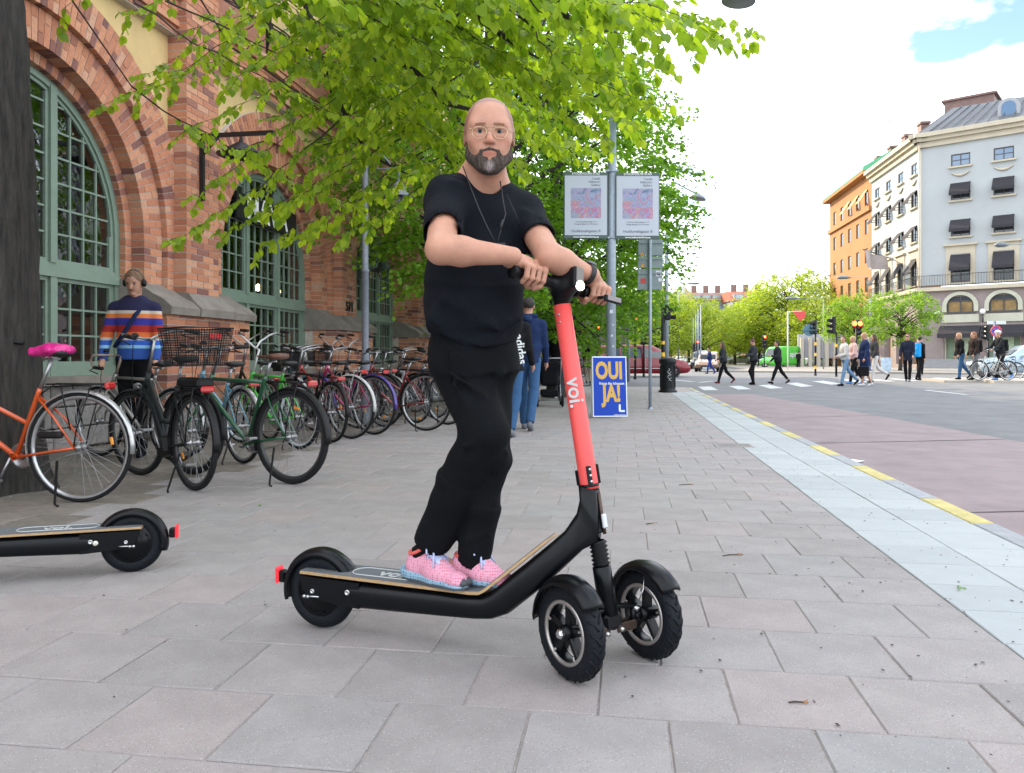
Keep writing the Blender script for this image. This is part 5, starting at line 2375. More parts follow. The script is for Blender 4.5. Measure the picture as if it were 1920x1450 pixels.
# sign pole with the backs of three panels
SY = 14.9
s0 = P(1219, 672, SY)
s0.z = 0
sp = thing("sign_post", s0, "thin grey pole holding three road sign panels seen from the back, covered in stickers", "sign")
m1 = MB()
m1.tube([s0, s0 + Z * P(0, 447, SY).z], .031, 10)
m1.lathe([(.05, 0), (.05, .03), (.031, .035)], s0, seg=10)
m1.build("pole", m_galv, sp)
for k, (y0, y1, x0, x1) in enumerate(((448, 478, 1198, 1245), (480, 502, 1198, 1245), (504, 543, 1197, 1244))):
	a, b = P(x0, y1, SY - .06), P(x1, y0, SY - .06)
	c = (a + b) * .5
	m1 = MB()
	m1.bbox(c + Y_ * .11, (b.x - a.x, .02, b.z - a.z), None, .006)
	m1.box(c + Y_ * .09 + Z * (b.z - a.z) * .3, ((b.x - a.x) * .95, .02, .03))
	m1.build("sign_panel", m_signback, sp)
for (px, py, r, cn, cc3) in ((1206, 527, .05, "sticker_red", (.45, .05, .04)), (1235, 513, .055, "sticker_light", (.5, .53, .56)), (1238, 525, .035, "sticker_light", (.5, .53, .56)),
							 (1204, 477, .03, "sticker_orange", (.5, .25, .05)), (1205, 498, .03, "sticker_orange", (.5, .25, .05))):
	q = P(px, py, SY + .035)
	m1 = MB()
	m1.poly([q + Vector((-r, 0, -r)), q + Vector((r, 0, -r)), q + Vector((r, 0, r)), q + Vector((-r, 0, r))])
	m1.build("sticker", mat(cn, cc3, .6, var=.5, scale=30), sp)
m1 = MB()
q = P(1235, 513, SY + .033)
m1.poly([q + Vector((x_ * .04, 0, z_ * .04)) for x_, z_ in ((-1, -.8), (-.2, -.5), (.2, -1), (.8, -.9), (.3, -.1), (.9, .7), (.1, .4), (-.9, .8), (-.5, 0))])
m1.build("sticker_print", m_blk, sp)


# traffic signals
def signal_head(c, face, parent, lit=None, n_=3, s_=1.0, name="signal_head"):
	"""three-lamp head, centre c, looking along face"""
	f = nrm(face)
	x = f.cross(Z).normalized()
	M3 = Matrix((x, f, Z)).transposed()
	m1 = MB()
	m1.bbox(c, (.26 * s_, .2 * s_, .29 * n_ * s_), M3, .03 * s_)
	m1.cs = True
	for k in range(n_):
		zc_ = (n_ / 2 - .5 - k) * .28 * s_
		m1.lathe([(.115 * s_, 0), (.12 * s_, .2 * s_), (.11 * s_, .2 * s_), (.105 * s_, 0)], c + f * .1 * s_ + Z * zc_, ax=f, x=x, seg=12, arc=(-.3, math.pi + .3) if True else None)
	h_ = m1.build(name, m_blk, parent)
	for k in range(n_):
		zc_ = (n_ / 2 - .5 - k) * .28 * s_
		m1 = MB()
		m1.lathe([(.001, .02), (.07 * s_, .012), (.1 * s_, 0)], c + f * .102 * s_ + Z * zc_, ax=f, seg=12)
		on = lit is not None and k in lit
		m1.build("lens", mat("lit_red", (1, .1, .02), .4, emit=((1, .06, .015), 5)) if on else mat("dark_lens", (.03, .03, .03), .2), h_)
	return h_


def signal_post(px, Y, ytop, label, heads, bands=(), zbase=0.0, r=.055, grp=None):
	b = Vector(((px - 960) / FPX * Y, Y, zbase))
	t = thing("traffic_light", b, label, "traffic light", grp)
	zt_ = P(0, ytop, Y).z
	m1 = MB()
	m1.tube([b, b + Z * (zt_ - zbase)], r, 10)
	m1.lathe([(r + .02, 0), (r + .02, .12), (r, .16)], b, seg=10)
	m1.build("post", m_blk, t)
	for (y0, y1) in bands:
		m1 = MB()
		m1.lathe([(r + .004, P(0, y1, Y).z), (r + .004, P(0, y0, Y).z)], Vector((b.x, b.y, 0)), seg=12)
		m1.build("yellow_band", m_yel, t)
	for (dx, py, face, lit, nn, s_) in heads:
		c = P(px + dx, py, Y)
		signal_head(c, face, t, lit, nn, s_)
	return t


signal_post(1243, 24.5, 571, "black traffic light post with two yellow bands behind the litter bin", [(9, 586, (1, -.15, 0), None, 2, .85)], [(640, 646), (661, 669)])
signal_post(1111, 41, 620, "traffic light glowing red beside the grey poster pole, left of it", [(10, 621, (-.1, -1, 0), (0,), 3, .8)])
signal_post(1191, 38, 596, "traffic light seen between poster pole and sign pole above the red van", [(0, 607, (-.2, -1, 0), (0,), 3, .75)], zbase=RZ)
signal_post(1207, 42, 622, "dark traffic light standing behind the sign pole", [(-3, 635, (1, -.3, 0), None, 3, .8)], zbase=RZ)
signal_post(1529, 46, 601, "traffic light with a round blue sign beside it, over the green van's right", [(-2, 614, (-.8, -.6, 0), None, 3, .95)], [(642, 648), (662, 668), (686, 692)], zbase=RZ)
signal_post(1568, 40, 623, "tall traffic light post just behind the girl in the denim jacket", [(-6, 610, (-1, -.2, 0), None, 3, 1.0)], [(645, 651)], zbase=RZ)
t_ = signal_post(1606, 44, 604, "traffic light with a double red lamp in front of the street trees", [(3, 615, (-.1, -1, 0), None, 3, 1.0)], zbase=RZ)
for k, dx in enumerate((-2.5, 8)):
	m1 = MB()
	c = P(1605 + dx, 607, 43.7)
	m1.lathe([(.001, .03), (.1, .02), (.14, 0)], c, ax=(-.1, -1, 0), seg=12)
	m1.build("lens", mat("lit_red", (1, .1, .02), .4), t_)
m1 = MB()
m1.bbox(P(1608, 608, 43.95), (.62, .18, .36), None, .03)
m1.build("signal_head", m_blk, t_)
signal_post(1433, 78, 640, "small distant traffic light showing red behind the walker with a bun", [(0, 640, (0, -1, 0), (0,), 3, 1.5)], zbase=RZ)
signal_post(1308, 70, 640, "small distant traffic lights showing red left of the man in blue", [(0, 648, (0, -1, 0), (0,), 3, 1.1), (-7, 652, (0, -1, 0), None, 3, .9)], zbase=RZ)
# round sign on the light by the green van
rs_ = thing("round_sign", P(1517, 619, 46), "round blue-grey traffic sign seen from behind, fixed beside a traffic light", "sign")
m1 = MB()
m1.lathe([(.001, 0), (.36, 0), (.36, .03), (.001, .03)], P(1517, 619, 46), ax=(0, -1, 0), seg=20, smooth=False)
m1.box(P(1517, 619, 45.9), (.9, .05, .06))
m1.build("sign_disc", mat("sign_blue_grey", (.06, .15, .20), .5), rs_)

# litter bin
BY = 22.3
b = P(1252, 672, BY)
b.z = 0
bn = thing("litter_bin", b, "black cast litter bin with a domed lid at the end of the pale strip", "litter bin")
m1 = MB()
m1.lathe([(.001, .0), (.27, 0), (.27, .04), (.22, .07), (.22, .12), (.205, .8), (.215, .82)], b, seg=20)
for k in range(10):
	a_ = k * math.pi / 5
	m1.box(b + Vector((.213 * math.cos(a_), .213 * math.sin(a_), .45)), (.03, .03, .64), Matrix.Rotation(a_, 3, "Z"))
m1.build("bin_body", m_blk, bn)
m1 = MB()
m1.lathe([(.215, .8), (.245, .84), (.25, .90), (.235, .96), (.15, 1.0), (.001, 1.01)], b, seg=20)
m1.build("lid", m_blk, bn)
m1 = MB()
m1.tube([b + Vector((-.02 + .03 * math.sin(k * 1.3), -.232, .35 + k * .028)) for k in range(13)], .006, 4)
m1.tube([b + Vector((.03 + .03 * math.cos(k * 2.1), -.228, .33 + k * .03)) for k in range(10)], .005, 4)
m1.build("graffiti", m_wtx, bn)


# mast lamps and other poles
def lamp_mast(px, Y, ytop, arm_px, arm_py, label, r=.05, grp="street lamps around the junction"):
	b = Vector(((px - 960) / FPX * Y, Y, RZ))
	t = thing("street_lamp", b, label, "street lamp", grp)
	m1 = MB()
	zt_ = P(0, ytop, Y).z
	m1.tube([b, Vector((b.x, b.y, zt_))], [r * 1.3, r * .8], 8)
	m1.build("mast", m_galv, t)
	if arm_px is not None:
		e = P(arm_px, arm_py, Y)
		m1 = MB()
		m1.tube([Vector((b.x, b.y, zt_ - .3)), Vector((b.x + (e.x - b.x) * .12, b.y, e.z + .1)), e + Z * .08], r * .5, 6)
		m1.build("arm", m_galv, t)
		m1 = MB()
		dr_ = 1 if e.x > b.x else -1
		m1.cs = True
		m1.loft([[e + Vector((dr_ * (u - .1) * Y * .017, .07 * Y * .08 * math.cos(a_) * wv, hv * .35 * math.sin(a_) + .05)) for a_ in [i * math.pi / 4 for i in range(8)]]
				 for u, wv, hv in ((0, .3, .15), (.3, .8, .35), (.8, 1, .4), (1.0, .5, .2))])
		m1.build("lamp_head", mat("lamp_shell", (.13, .16, .18), .5), t)
	return t


lamp_mast(1262, 26, -60, 1303, 368, "street lamp whose small head hangs against the sky right of the second poster") if False else None
lt = thing("street_lamp", P(1250, 672, 27.5), "street lamp head hanging against the sky right of the gallery posters", "street lamp", "street lamps around the junction")
lt.location.z = 0
m1 = MB()
b = Vector(lt.location)
m1.tube([b, b + Z * 7.2], [.08, .05], 8)
m1.build("mast", m_galv, lt)
m1 = MB()
e = P(1308, 371, 27.5)
m1.tube([b + Z * 7.0, b + Vector((.25, 0, 7.25)), e + Z * .12], .03, 6)
m1.build("arm", m_galv, lt)
lamp_head(e, .3, lt, (.2, 0, 1))
lamp_mast(1178, 34, 430, None, None, "bare thin grey pole standing right behind the A-board", r=.06, grp=None)
lamp_mast(1544, 66, 562, 1495, 561, "lamp mast with a curved arm reaching left above the green van")
lamp_mast(1632, 60, 560, 1592, 522, "lamp mast by the street trees with its head before the orange house")
lamp_mast(1980, 40, 455, 1888, 461, "lamp arm entering from the frame's right edge before the pale corner building")
lamp_mast(1272, 92, 532, 1289, 533, "lamp head peeking up by the curved gable house", r=.07)
for k, px in enumerate((1300, 1305, 1309, 1314)):
	lamp_mast(px, 78 - k * 6, 572 + 8 * (3 - k), None, None, "thin mast of the row receding up the avenue, " + ("farthest left", "second", "third", "nearest and tallest")[k] + " one", r=.04, grp="row of thin masts on the avenue")

# overhead red flag/triangle sign by the trees
t_ = thing("yield_sign", P(1480, 672, 60), "white post with a red triangular sign panel among the park trees", "sign")
t_.location.z = RZ
m1 = MB()
x_ = P(1477, 0, 60).x
m1.tube([(x_, 60, RZ), (x_, 60, P(0, 584, 60).z)], .05, 6)
m1.tube([(x_, 60, P(0, 585, 60).z), P(1504, 584, 60)], .03, 5)
m1.build("post", mat("post_white", (.6, .6, .6), .5), t_)
m1 = MB()
m1.prism([(-.55, .3), (.5, .3), (.5, -.2), (.1, -.5)], P(1498, 590, 60), X, Z, 0, .04, ez=Y_)
m1.build("sign_panel", mat("sign_red", (.55, .05, .05), .5), t_)

# bus stop style sign box behind the thin pole
t_ = thing("station_sign", P(1199, 577, 33.5), "small orange, red and blue striped sign box above the red van", "sign")
m1 = MB()
for k, (y0, y1, m_) in enumerate(((563, 571, 0), (571, 577, 1), (577, 584, 2))):
	a, b = P(1183, y1, 33.5), P(1216, y0, 33.5)
	m1.cm = m_
	m1.box((a + b) * .5, (b.x - a.x, .12, b.z - a.z))
m1.build("sign_box", [mat("sign_cream", (.55, .5, .42), .5), mat("sign_orange", (.6, .13, .03), .5), mat("sign_navy", (.03, .08, .22), .5)], t_)
m1 = MB()
m1.tube([P(1181, 577, 33.6), P(1179, 577, 34)], .03, 5)
m1.build("bracket", m_blk, t_)
t_ = thing("kiosk_sign", P(1096, 624, 45.6), "small red and white sign on the dark wooden building", "sign")
m1 = MB()
m1.box(P(1096, 624, 45.7), (.55, .05, .2))
m1.build("sign_panel", mat("sign_orange", (.6, .13, .03), .5), t_)

# no-stopping sign and street name plates at the right
NY = 40
b = P(1864, 672, NY)
b.z = RZ
t_ = thing("no_parking_sign", b, "round blue and red no-stopping sign under two pale street name plates, right of the crossing", "sign")
m1 = MB()
m1.tube([b, Vector((b.x, b.y, P(0, 602, NY).z))], .035, 8)
m1.build("pole", m_galv, t_)
c = P(1868, 621, NY - .05)
m1 = MB()
m1.lathe([(.001, 0), (.24, 0)], c, ax=(0, -1, 0), seg=24, smooth=False)
m1.build("sign_face", mat("sign_blue", (.02, .05, .35), .4), t_)
m1 = MB()
m1.lathe([(.24, .0), (.24, .012), (.29, .012), (.29, -.01)], c, ax=(0, -1, 0), seg=24, smooth=False)
for s_ in (-1, 1):
	m1.box(c - Y_ * .006, (.5, .006, .055), Matrix.Rotation(s_ * math.pi / 4, 3, "Y"))
m1.build("red_ring", mat("sign_red", (.55, .05, .05), .5), t_)
for x0, x1 in ((1851, 1865), (1868, 1886)):
	m1 = MB()
	a, b2 = P(x0, 608, NY), P(x1, 602, NY)
	m1.box((a + b2) * .5, (b2.x - a.x, .02, b2.z - a.z))
	m1.build("name_plate", mat("plate_white", (.5, .56, .58), .5), t_)
signal_post(1853, 42, 611, "dark traffic light beside the no-stopping sign, lamps turned left", [(-3, 624, (-1, -.1, 0), None, 3, .9)], zbase=RZ)

# small A-frame and bikes stand in for the pavement clutter near the corner building
t_ = thing("pavement_sign", P(1663, 672, 52), "pale blue-white pavement board under the street tree", "sign")
t_.location.z = .06
m1 = MB()
a = P(1663, 672, 52)
m1.box((a.x, 52, .55), (.55, .05, .95), Matrix.Rotation(.1, 3, "X"))
m1.box((a.x, 52.25, .55), (.55, .05, .95), Matrix.Rotation(-.1, 3, "X"))
m1.build("board", mat("board_pale", (.35, .45, .55), .5, var=.3, scale=4), t_)
# ------------------------------------------------------------------ vehicles
m_tyre = mat("tyre_rubber", (.010, .010, .011), .8, spec=.25, var=.1, scale=20, bump=.2, bscale=90)
m_carglass = mat("car_glass", (.025, .035, .04), .05, spec=.9)
m_alloy = mat("alloy_grey", (.28, .28, .29), .3, metal=.8)
m_chrome = mat("chrome_trim", (.5, .5, .5), .2, metal=.9)


def car(px, py_ground, heading, length, height, width, paint, label, style="sedan", zg=RZ, Yf=None, group=None, name="parked_car"):
	"""heading = travel direction in world XY; origin on the ground under the middle"""
	o = G(px, py_ground, zg) if Yf is None else Vector(((px - 960) / FPX * Yf, Yf, zg))
	h = Vector((heading[0], heading[1], 0)).normalized()
	lft = Vector((-h.y, h.x, 0))
	t = thing(name, o, label, "van" if style in ("mpv", "van") else "car", group)
	W, Lh = width / 2, length / 2

	def Q(u, v, z):
		return o + h * (u * Lh) + lft * v + Z * z
	# stations: u, z bottom, z shoulder, z roof (= shoulder outside the cabin), half width low, half width of the roof
	if style == "mpv":
		S = [(-1.0, .38, .75, .75, .86, .80), (-.985, .3, 1.0, 1.02, .95, .82), (-.93, .24, 1.02, 1.55, 1, .74), (-.86, .22, 1.03, 1.70, 1, .74), (-.5, .2, 1.02, 1.75, 1, .76), (0, .2, 1.0, 1.75, 1, .76),
			 (.22, .2, .99, 1.68, 1, .74), (.40, .2, .97, 1.45, 1, .72), (.62, .2, .97, 1.02, 1, .72), (.80, .2, .90, .93, .98, .74), (.93, .24, .78, .8, .93, .78), (1.0, .36, .58, .6, .80, .74)]
	elif style == "van":
		S = [(-1.0, .4, 1.2, 2.4, .95, .88), (-.97, .3, 1.2, 2.5, 1, .92), (0, .28, 1.2, 2.55, 1, .92), (.42, .28, 1.2, 2.45, 1, .9), (.52, .28, 1.2, 2.25, 1, .88), (.70, .28, 1.15, 1.25, 1, .84), (.92, .3, 1.0, 1.05, .95, .84), (1.0, .4, .7, .72, .86, .8)]
	elif style == "suv":
		S = [(-1.0, .45, .8, .82, .86, .78), (-.97, .36, 1.0, 1.1, .96, .76), (-.86, .3, 1.02, 1.55, 1, .72), (-.5, .28, 1.02, 1.68, 1, .72), (0, .28, 1.0, 1.70, 1, .72), (.18, .28, .99, 1.60, 1, .72), (.42, .28, .97, 1.05, 1, .74),
			 (.8, .3, .90, .92, .98, .76), (.95, .34, .78, .8, .92, .78), (1.0, .45, .6, .62, .82, .74)]
	else:
		S = [(-1.0, .42, .75, .77, .84, .76), (-.97, .32, .88, .9, .94, .76), (-.72, .24, .92, .98, 1, .72), (-.45, .22, .92, 1.36, 1, .68), (-.1, .22, .91, 1.44, 1, .68), (.12, .22, .9, 1.38, 1, .68), (.40, .22, .88, .94, 1, .72),
			 (.8, .24, .78, .8, .97, .76), (.94, .28, .68, .7, .92, .76), (1.0, .4, .55, .57, .82, .7)]
	k_ = height / max(s[3] for s in S)
	rings = []
	for (u, zb_, zs_, zr_, wl, wr) in S:
		zb_, zs_, zr_ = zb_ * (k_ if style != "x" else 1), zs_ * k_, zr_ * k_
		w1, w2 = W * wl, W * wr
		rings.append([Q(u, -w1 * .9, zb_), Q(u, -w1, zb_ + .12), Q(u, -w1 * 1.0, (zb_ + zs_) / 2), Q(u, -w1 * .96, zs_), Q(u, -w2 * 1.02, zs_ + (zr_ - zs_) * .88), Q(u, -w2 * .86, zr_),
					  Q(u, w2 * .86, zr_), Q(u, w2 * 1.02, zs_ + (zr_ - zs_) * .88), Q(u, w1 * .96, zs_), Q(u, w1 * 1.0, (zb_ + zs_) / 2), Q(u, w1, zb_ + .12), Q(u, w1 * .9, zb_)])
	m1 = MB()
	m1.cs = True
	m1.loft(rings)
	body = m1.build("body", paint, t)
	cab = [i for i, s in enumerate(S) if s[3] - s[2] > .3]
	i0, i1 = cab[0], cab[-1]
	# side windows
	for sd_ in (-1, 1):
		segs = []
		if style == "van":
			segs = [(.45, .60)]
		else:
			ua, ub = S[i0][0], S[i1][0]
			nseg = 3 if style in ("mpv", "suv") else 2
			for q in range(nseg):
				segs.append((ua + (ub - ua) * q / nseg + .015, ua + (ub - ua) * (q + 1) / nseg - .015))

		def prof(u, f):
			for a_, b_ in zip(S[:-1], S[1:]):
				if a_[0] <= u <= b_[0]:
					tt = (u - a_[0]) / (b_[0] - a_[0])
					s_ = [a_[i] + (b_[i] - a_[i]) * tt for i in range(6)]
					z_ = (s_[2] + (s_[3] - s_[2]) * f) * k_
					ww = (s_[4] * .96 + (s_[5] * 1.02 - s_[4] * .96) * f / .88) * W
					return z_, ww
			return S[-1][2] * k_, W
		for (a_, b_) in segs:
			m1 = MB()
			pts = []
			for u, f in ((a_, .08), (b_, .08), (b_, .80), (a_, .80)):
				z_, ww = prof(u, f)
				pts.append(Q(u, sd_ * (ww + .012), z_))
			pin = [p - lft * sd_ * .03 for p in pts]
			if sd_ > 0:
				m1.hexa(pin + pts)
			else:
				m1.hexa(pts + pin)
			m1.build("side_window", m_carglass, t)
	# windscreen and rear window
	for (ia, ib, nm_) in ((i1, i1 + 1, "windscreen"), (i0, i0 - 1, "rear_window")):
		a_, b_ = S[ia], S[ib]
		m1 = MB()
		top = (a_[0], a_[3] * k_ - .06 * k_, W * a_[5] * .84)
		botm = (a_[0] + (b_[0] - a_[0]) * .93, b_[3] * k_ + (a_[3] - b_[3]) * k_ * .09, W * b_[5] * .9)
		dn = h * (.02 if ib > ia else -.02) + Z * .02
		m1.poly([v + dn for v in (Q(botm[0], -botm[2], botm[1]), Q(botm[0], botm[2], botm[1]), Q(top[0], top[2], top[1]), Q(top[0], -top[2], top[1]))])
		m1.build(nm_, m_carglass, t)
	# wheels
	R_w = .33 if style != "van" else .36
	for u in (-.6, .62):
		for sd_ in (-1, 1):
			c = Q(u, sd_ * (W - .09), R_w)
			ax = lft * sd_
			m1 = MB()
			m1.lathe([(R_w * .62, .0), (R_w * .95, .0), (R_w, -.03), (R_w, -.19), (R_w * .93, -.21), (R_w * .6, -.2)], c + ax * .1, ax=ax, seg=26)
			wl_ = m1.build("wheel", m_tyre, t)
			m1 = MB()
			m1.lathe([(R_w * .64, 0), (R_w * .6, -.01), (R_w * .56, -.1)], c + ax * .1, ax=ax, seg=26)
			for q in range(7):
				an_ = q * 2 * math.pi / 7
				x1_, y1_ = perp(ax)
				dd = x1_ * math.cos(an_) + y1_ * math.sin(an_)
				m1.tube([c + ax * .08, c + ax * .09 + dd * R_w * .6], [.035, .025], 4)
			m1.build("rim", m_alloy, wl_)
			# wheel-arch shadow gap liner
			m1 = MB()
			m1.lathe([(R_w * 1.02, -.02), (R_w * 1.16, .0)], c + ax * .082, ax=ax, seg=26)
			m1.build("wheel_arch", mat("arch_plastic", (.02, .02, .02), .7), t)
	# lights, plates, bumper line, mirrors, door lines
	for sd_ in (-1, 1):
		m1 = MB()
		s_ = S[-2]
		m1.bbox(Q(.955, sd_ * W * .74, s_[2] * k_ - .07), (.14, W * .34, .13), frame3(h), .03)
		m1.build("headlight", mat("headlight", (.62, .64, .66), .12, spec=.8), t)
		m1 = MB()
		m1.bbox(Q(-.985, sd_ * W * .8, S[1][2] * k_ - .15), (.08, W * .22, .3), frame3(h), .03)
		m1.build("tail_light", mat("tail_red", (.45, .02, .02), .2), t)
		m1 = MB()
		m1.bbox(Q(S[i1][0] + .1, sd_ * (W + .09), S[i1][2] * k_ + .05), (.12, .2, .12), frame3(h), .03)
		m1.build("wing_mirror", paint, t)
		m1 = MB()
		for u in ([-.32, .03, .34] if style != "van" else [.2, .48]):
			z_, ww = S[4][2] * k_, W
			m1.box(Q(u, sd_ * (W + .001), .32 + (z_ - .3) / 2), (.012, .006, z_ - .36), frame3(h))
		m1.box(Q(0, sd_ * (W + .004), .48 * k_), (length * .62, .012, .03), frame3(h))
		m1.build("door_line", mat("door_gap", (.015, .015, .015), .6) if style != "mpv" else m_chrome, t)
	m1 = MB()
	m1.bbox(Q(.99, 0, .42 * k_), (.06, W * .9, .16), frame3(h), .02)
	m1.build("grille", mat("arch_plastic", (.02, .02, .02), .7), t)
	m1 = MB()
	m1.bbox(Q(1.005, 0, .33 * k_), (.02, .5, .11), frame3(h), .004)
	m1.build("number_plate", mat("plate_white", (.5, .56, .58), .5), t)
	return t


red_paint = mat("dark_red_paint", (.17, .005, .012), .3, coat=.35, spec=.4)
tv = car(1201, 707, (1, .05), 5.25, 1.78, 1.9, red_paint, "dark red people carrier crossing the junction behind the sign poles", "mpv", name="minivan")
car(1329, 697, (-.35, -1), 4.5, 1.55, 1.8, mat("bronze_paint", (.30, .19, .13), .25, metal=.5, coat=.6), "bronze hatchback facing the crossing beside the man in blue", "suv", name="car")
car(1313, 692, (-.25, -1), 4.8, 1.8, 1.9, mat("black_paint", (.02, .02, .025), .25, coat=.8), "black estate car waiting just left of the bronze hatchback", "suv", name="car")
car(1387, 684, (-1, .12), 4.7, 1.55, 1.8, mat("silver_paint", (.45, .47, .50), .3, metal=.6, coat=.5), "silver estate car turning across the avenue beyond the walkers", "sedan", name="car")
car(1276, 683, (-.5, -1), 4.4, 1.45, 1.8, mat("white_paint", (.6, .62, .64), .3, coat=.5), "white car half hidden behind the red people carrier's bonnet", "sedan", name="car")
car(1247, 681, (-.5, -1), 4.4, 1.45, 1.8, mat("grey_paint", (.3, .32, .34), .3, metal=.4, coat=.5), "grey car in the far queue left of the white one", "sedan", name="car")
car(1527, 688, (-1, -.2), 3.6, 1.35, 1.7, mat("white_paint", (.6, .62, .64), .3, coat=.5), "small white car parked before the grey wall under the trees", "sedan", name="car")
gv = car(1466, 690, (-.85, -.5), 5.2, 2.35, 2.0, mat("bright_green_paint", (.06, .42, .03), .35, coat=.5), "bright green delivery van with white lettering beyond the walkers", "van", name="delivery_van")
hh_ = Vector((-.85, -.5, 0)).normalized()
ll = Vector((-hh_.y, hh_.x, 0))
og = Vector(gv.location)
text("sping", .85, og - ll * -1.0 * 0 + ll * 1.02 + Z * 1.45 - hh_ * .9, -hh_ if (-hh_).x > 0 else hh_, Z, mat("white_text", (.62, .66, .66), .5), gv, off=.02)
car(1925, 712, (-1, .25), 4.5, 1.5, 1.8, mat("ice_blue_paint", (.30, .40, .47), .25, metal=.3, coat=.6), "ice blue car half outside the frame behind the helmeted man", "sedan", name="car", Yf=35, zg=road_z(22, 35))
# ------------------------------------------------------------------ bicycles
m_spoke = mat("spoke_steel", (.35, .36, .37), .35, metal=.8)
m_rimal = mat("rim_alloy", (.42, .43, .44), .3, metal=.85)
m_rimbk = mat("rim_black", (.03, .03, .03), .4)
m_rimwh = mat("rim_pale", (.5, .56, .6), .35)
m_blkpl = mat("black_plastic", (.006, .006, .007), .5, spec=.3)
m_seatb = mat("saddle_black", (.008, .008, .009), .5, bump=.2, bscale=60)
m_seatbr = mat("saddle_brown", (.11, .045, .028), .45, var=.2, scale=20, bump=.2, bscale=60)
m_redl = mat("reflector_red", (.42, .015, .015), .25, spec=.8)
m_orl = mat("reflector_orange", (.7, .25, .01), .25, spec=.8)
m_stl = mat("bike_steel", (.33, .33, .34), .35, metal=.85)
CACHE = {}


def wheel_parts(R, tw, tyrec, rimc, seg=44, spokes=28, hub=.022, sr=.0014):
	"""meshes around the origin, axle along +y: tyre, rim, spokes+hub"""
	key = (R, tw, tyrec.name, rimc.name, spokes, hub)
	if key in CACHE:
		return CACHE[key]
	out_ = []
	m1 = MB()
	pr = [(R - tw * 1.6, tw * .45), (R - tw, tw), (R - tw * .3, tw * .8), (R, 0), (R - tw * .3, -tw * .8), (R - tw, -tw), (R - tw * 1.6, -tw * .45)]
	m1.lathe(pr, ax=(0, 1, 0), seg=seg)
	out_.append(("tyre", m1, tyrec))
	m1 = MB()
	r1 = R - tw * 1.3
	pr = [(r1, tw * .5), (r1 - .012, tw * .55), (r1 - .026, tw * .3), (r1 - .026, -tw * .3), (r1 - .012, -tw * .55), (r1, -tw * .5)]
	m1.lathe(pr, ax=(0, 1, 0), seg=seg)
	out_.append(("rim", m1, rimc))
	m1 = MB()
	for k in range(spokes):
		a = 2 * math.pi * k / spokes
		s_ = 1 if k % 2 else -1
		b_ = a + (.9 if (k // 2) % 2 else -.9)
		p0 = Vector((hub * math.cos(b_), s_ * .03, hub * math.sin(b_)))
		p1 = Vector(((r1 - .02) * math.cos(a), 0, (r1 - .02) * math.sin(a)))
		m1.tube([p0, p1], sr, 3, cap=False)
	out_.append(("spokes", m1, m_spoke))
	m1 = MB()
	m1.lathe([(.008, -.06), (.008, -.045), (hub + .006, -.034), (hub + .006, -.028), (hub * .75, -.02), (hub * .75, .02), (hub + .006, .028), (hub + .006, .034), (.008, .045), (.008, .06)], ax=(0, 1, 0), seg=14)
	out_.append(("hub", m1, m_stl))
	res = []
	for n_, mb_, mt in out_:
		o = mb_.build(n_, mt)
		res.append((n_, o.data))
		bpy.data.objects.remove(o)
	CACHE[key] = res
	return res


def put_wheel(parent, M, kit):
	"""M: 4x4 local matrix of the wheel in its parent; tyre carries rim, spokes, hub as sub-parts"""
	t = None
	for n_, me in kit:
		o = link("wheel" if n_ == "tyre" else n_, me, parent if t is None else t)
		if t is None:
			o.matrix_basis = M
			t = o
	return t


def fender_mb(R, w_, a0, a1, c, M3=None, n=22, drop=.012, gap=.0):
	"""curved mudguard around axle c (axle along local y); angles measured from +u"""
	m1 = MB()
	m1.cs = True
	rings = []
	for i in range(n + 1):
		a = a0 + (a1 - a0) * i / n
		ring = []
		for (dy, dr) in ((-1, -drop), (-.7, 0), (0, drop * .55), (.7, 0), (1, -drop)):
			r = R + dr
			p = Vector((r * math.cos(a), dy * w_, r * math.sin(a)))
			ring.append(p)
		for (dy, dr) in ((.9, -drop - .002), (.6, -.003), (0, drop * .45 - .002), (-.6, -.003), (-.9, -drop - .002)):
			r = R + dr
			ring.append(Vector((r * math.cos(a), dy * w_, r * math.sin(a))))
		rings.append([(M3 @ p if M3 else p) + Vector(c) for p in ring])
	m1.loft(rings)
	return m1


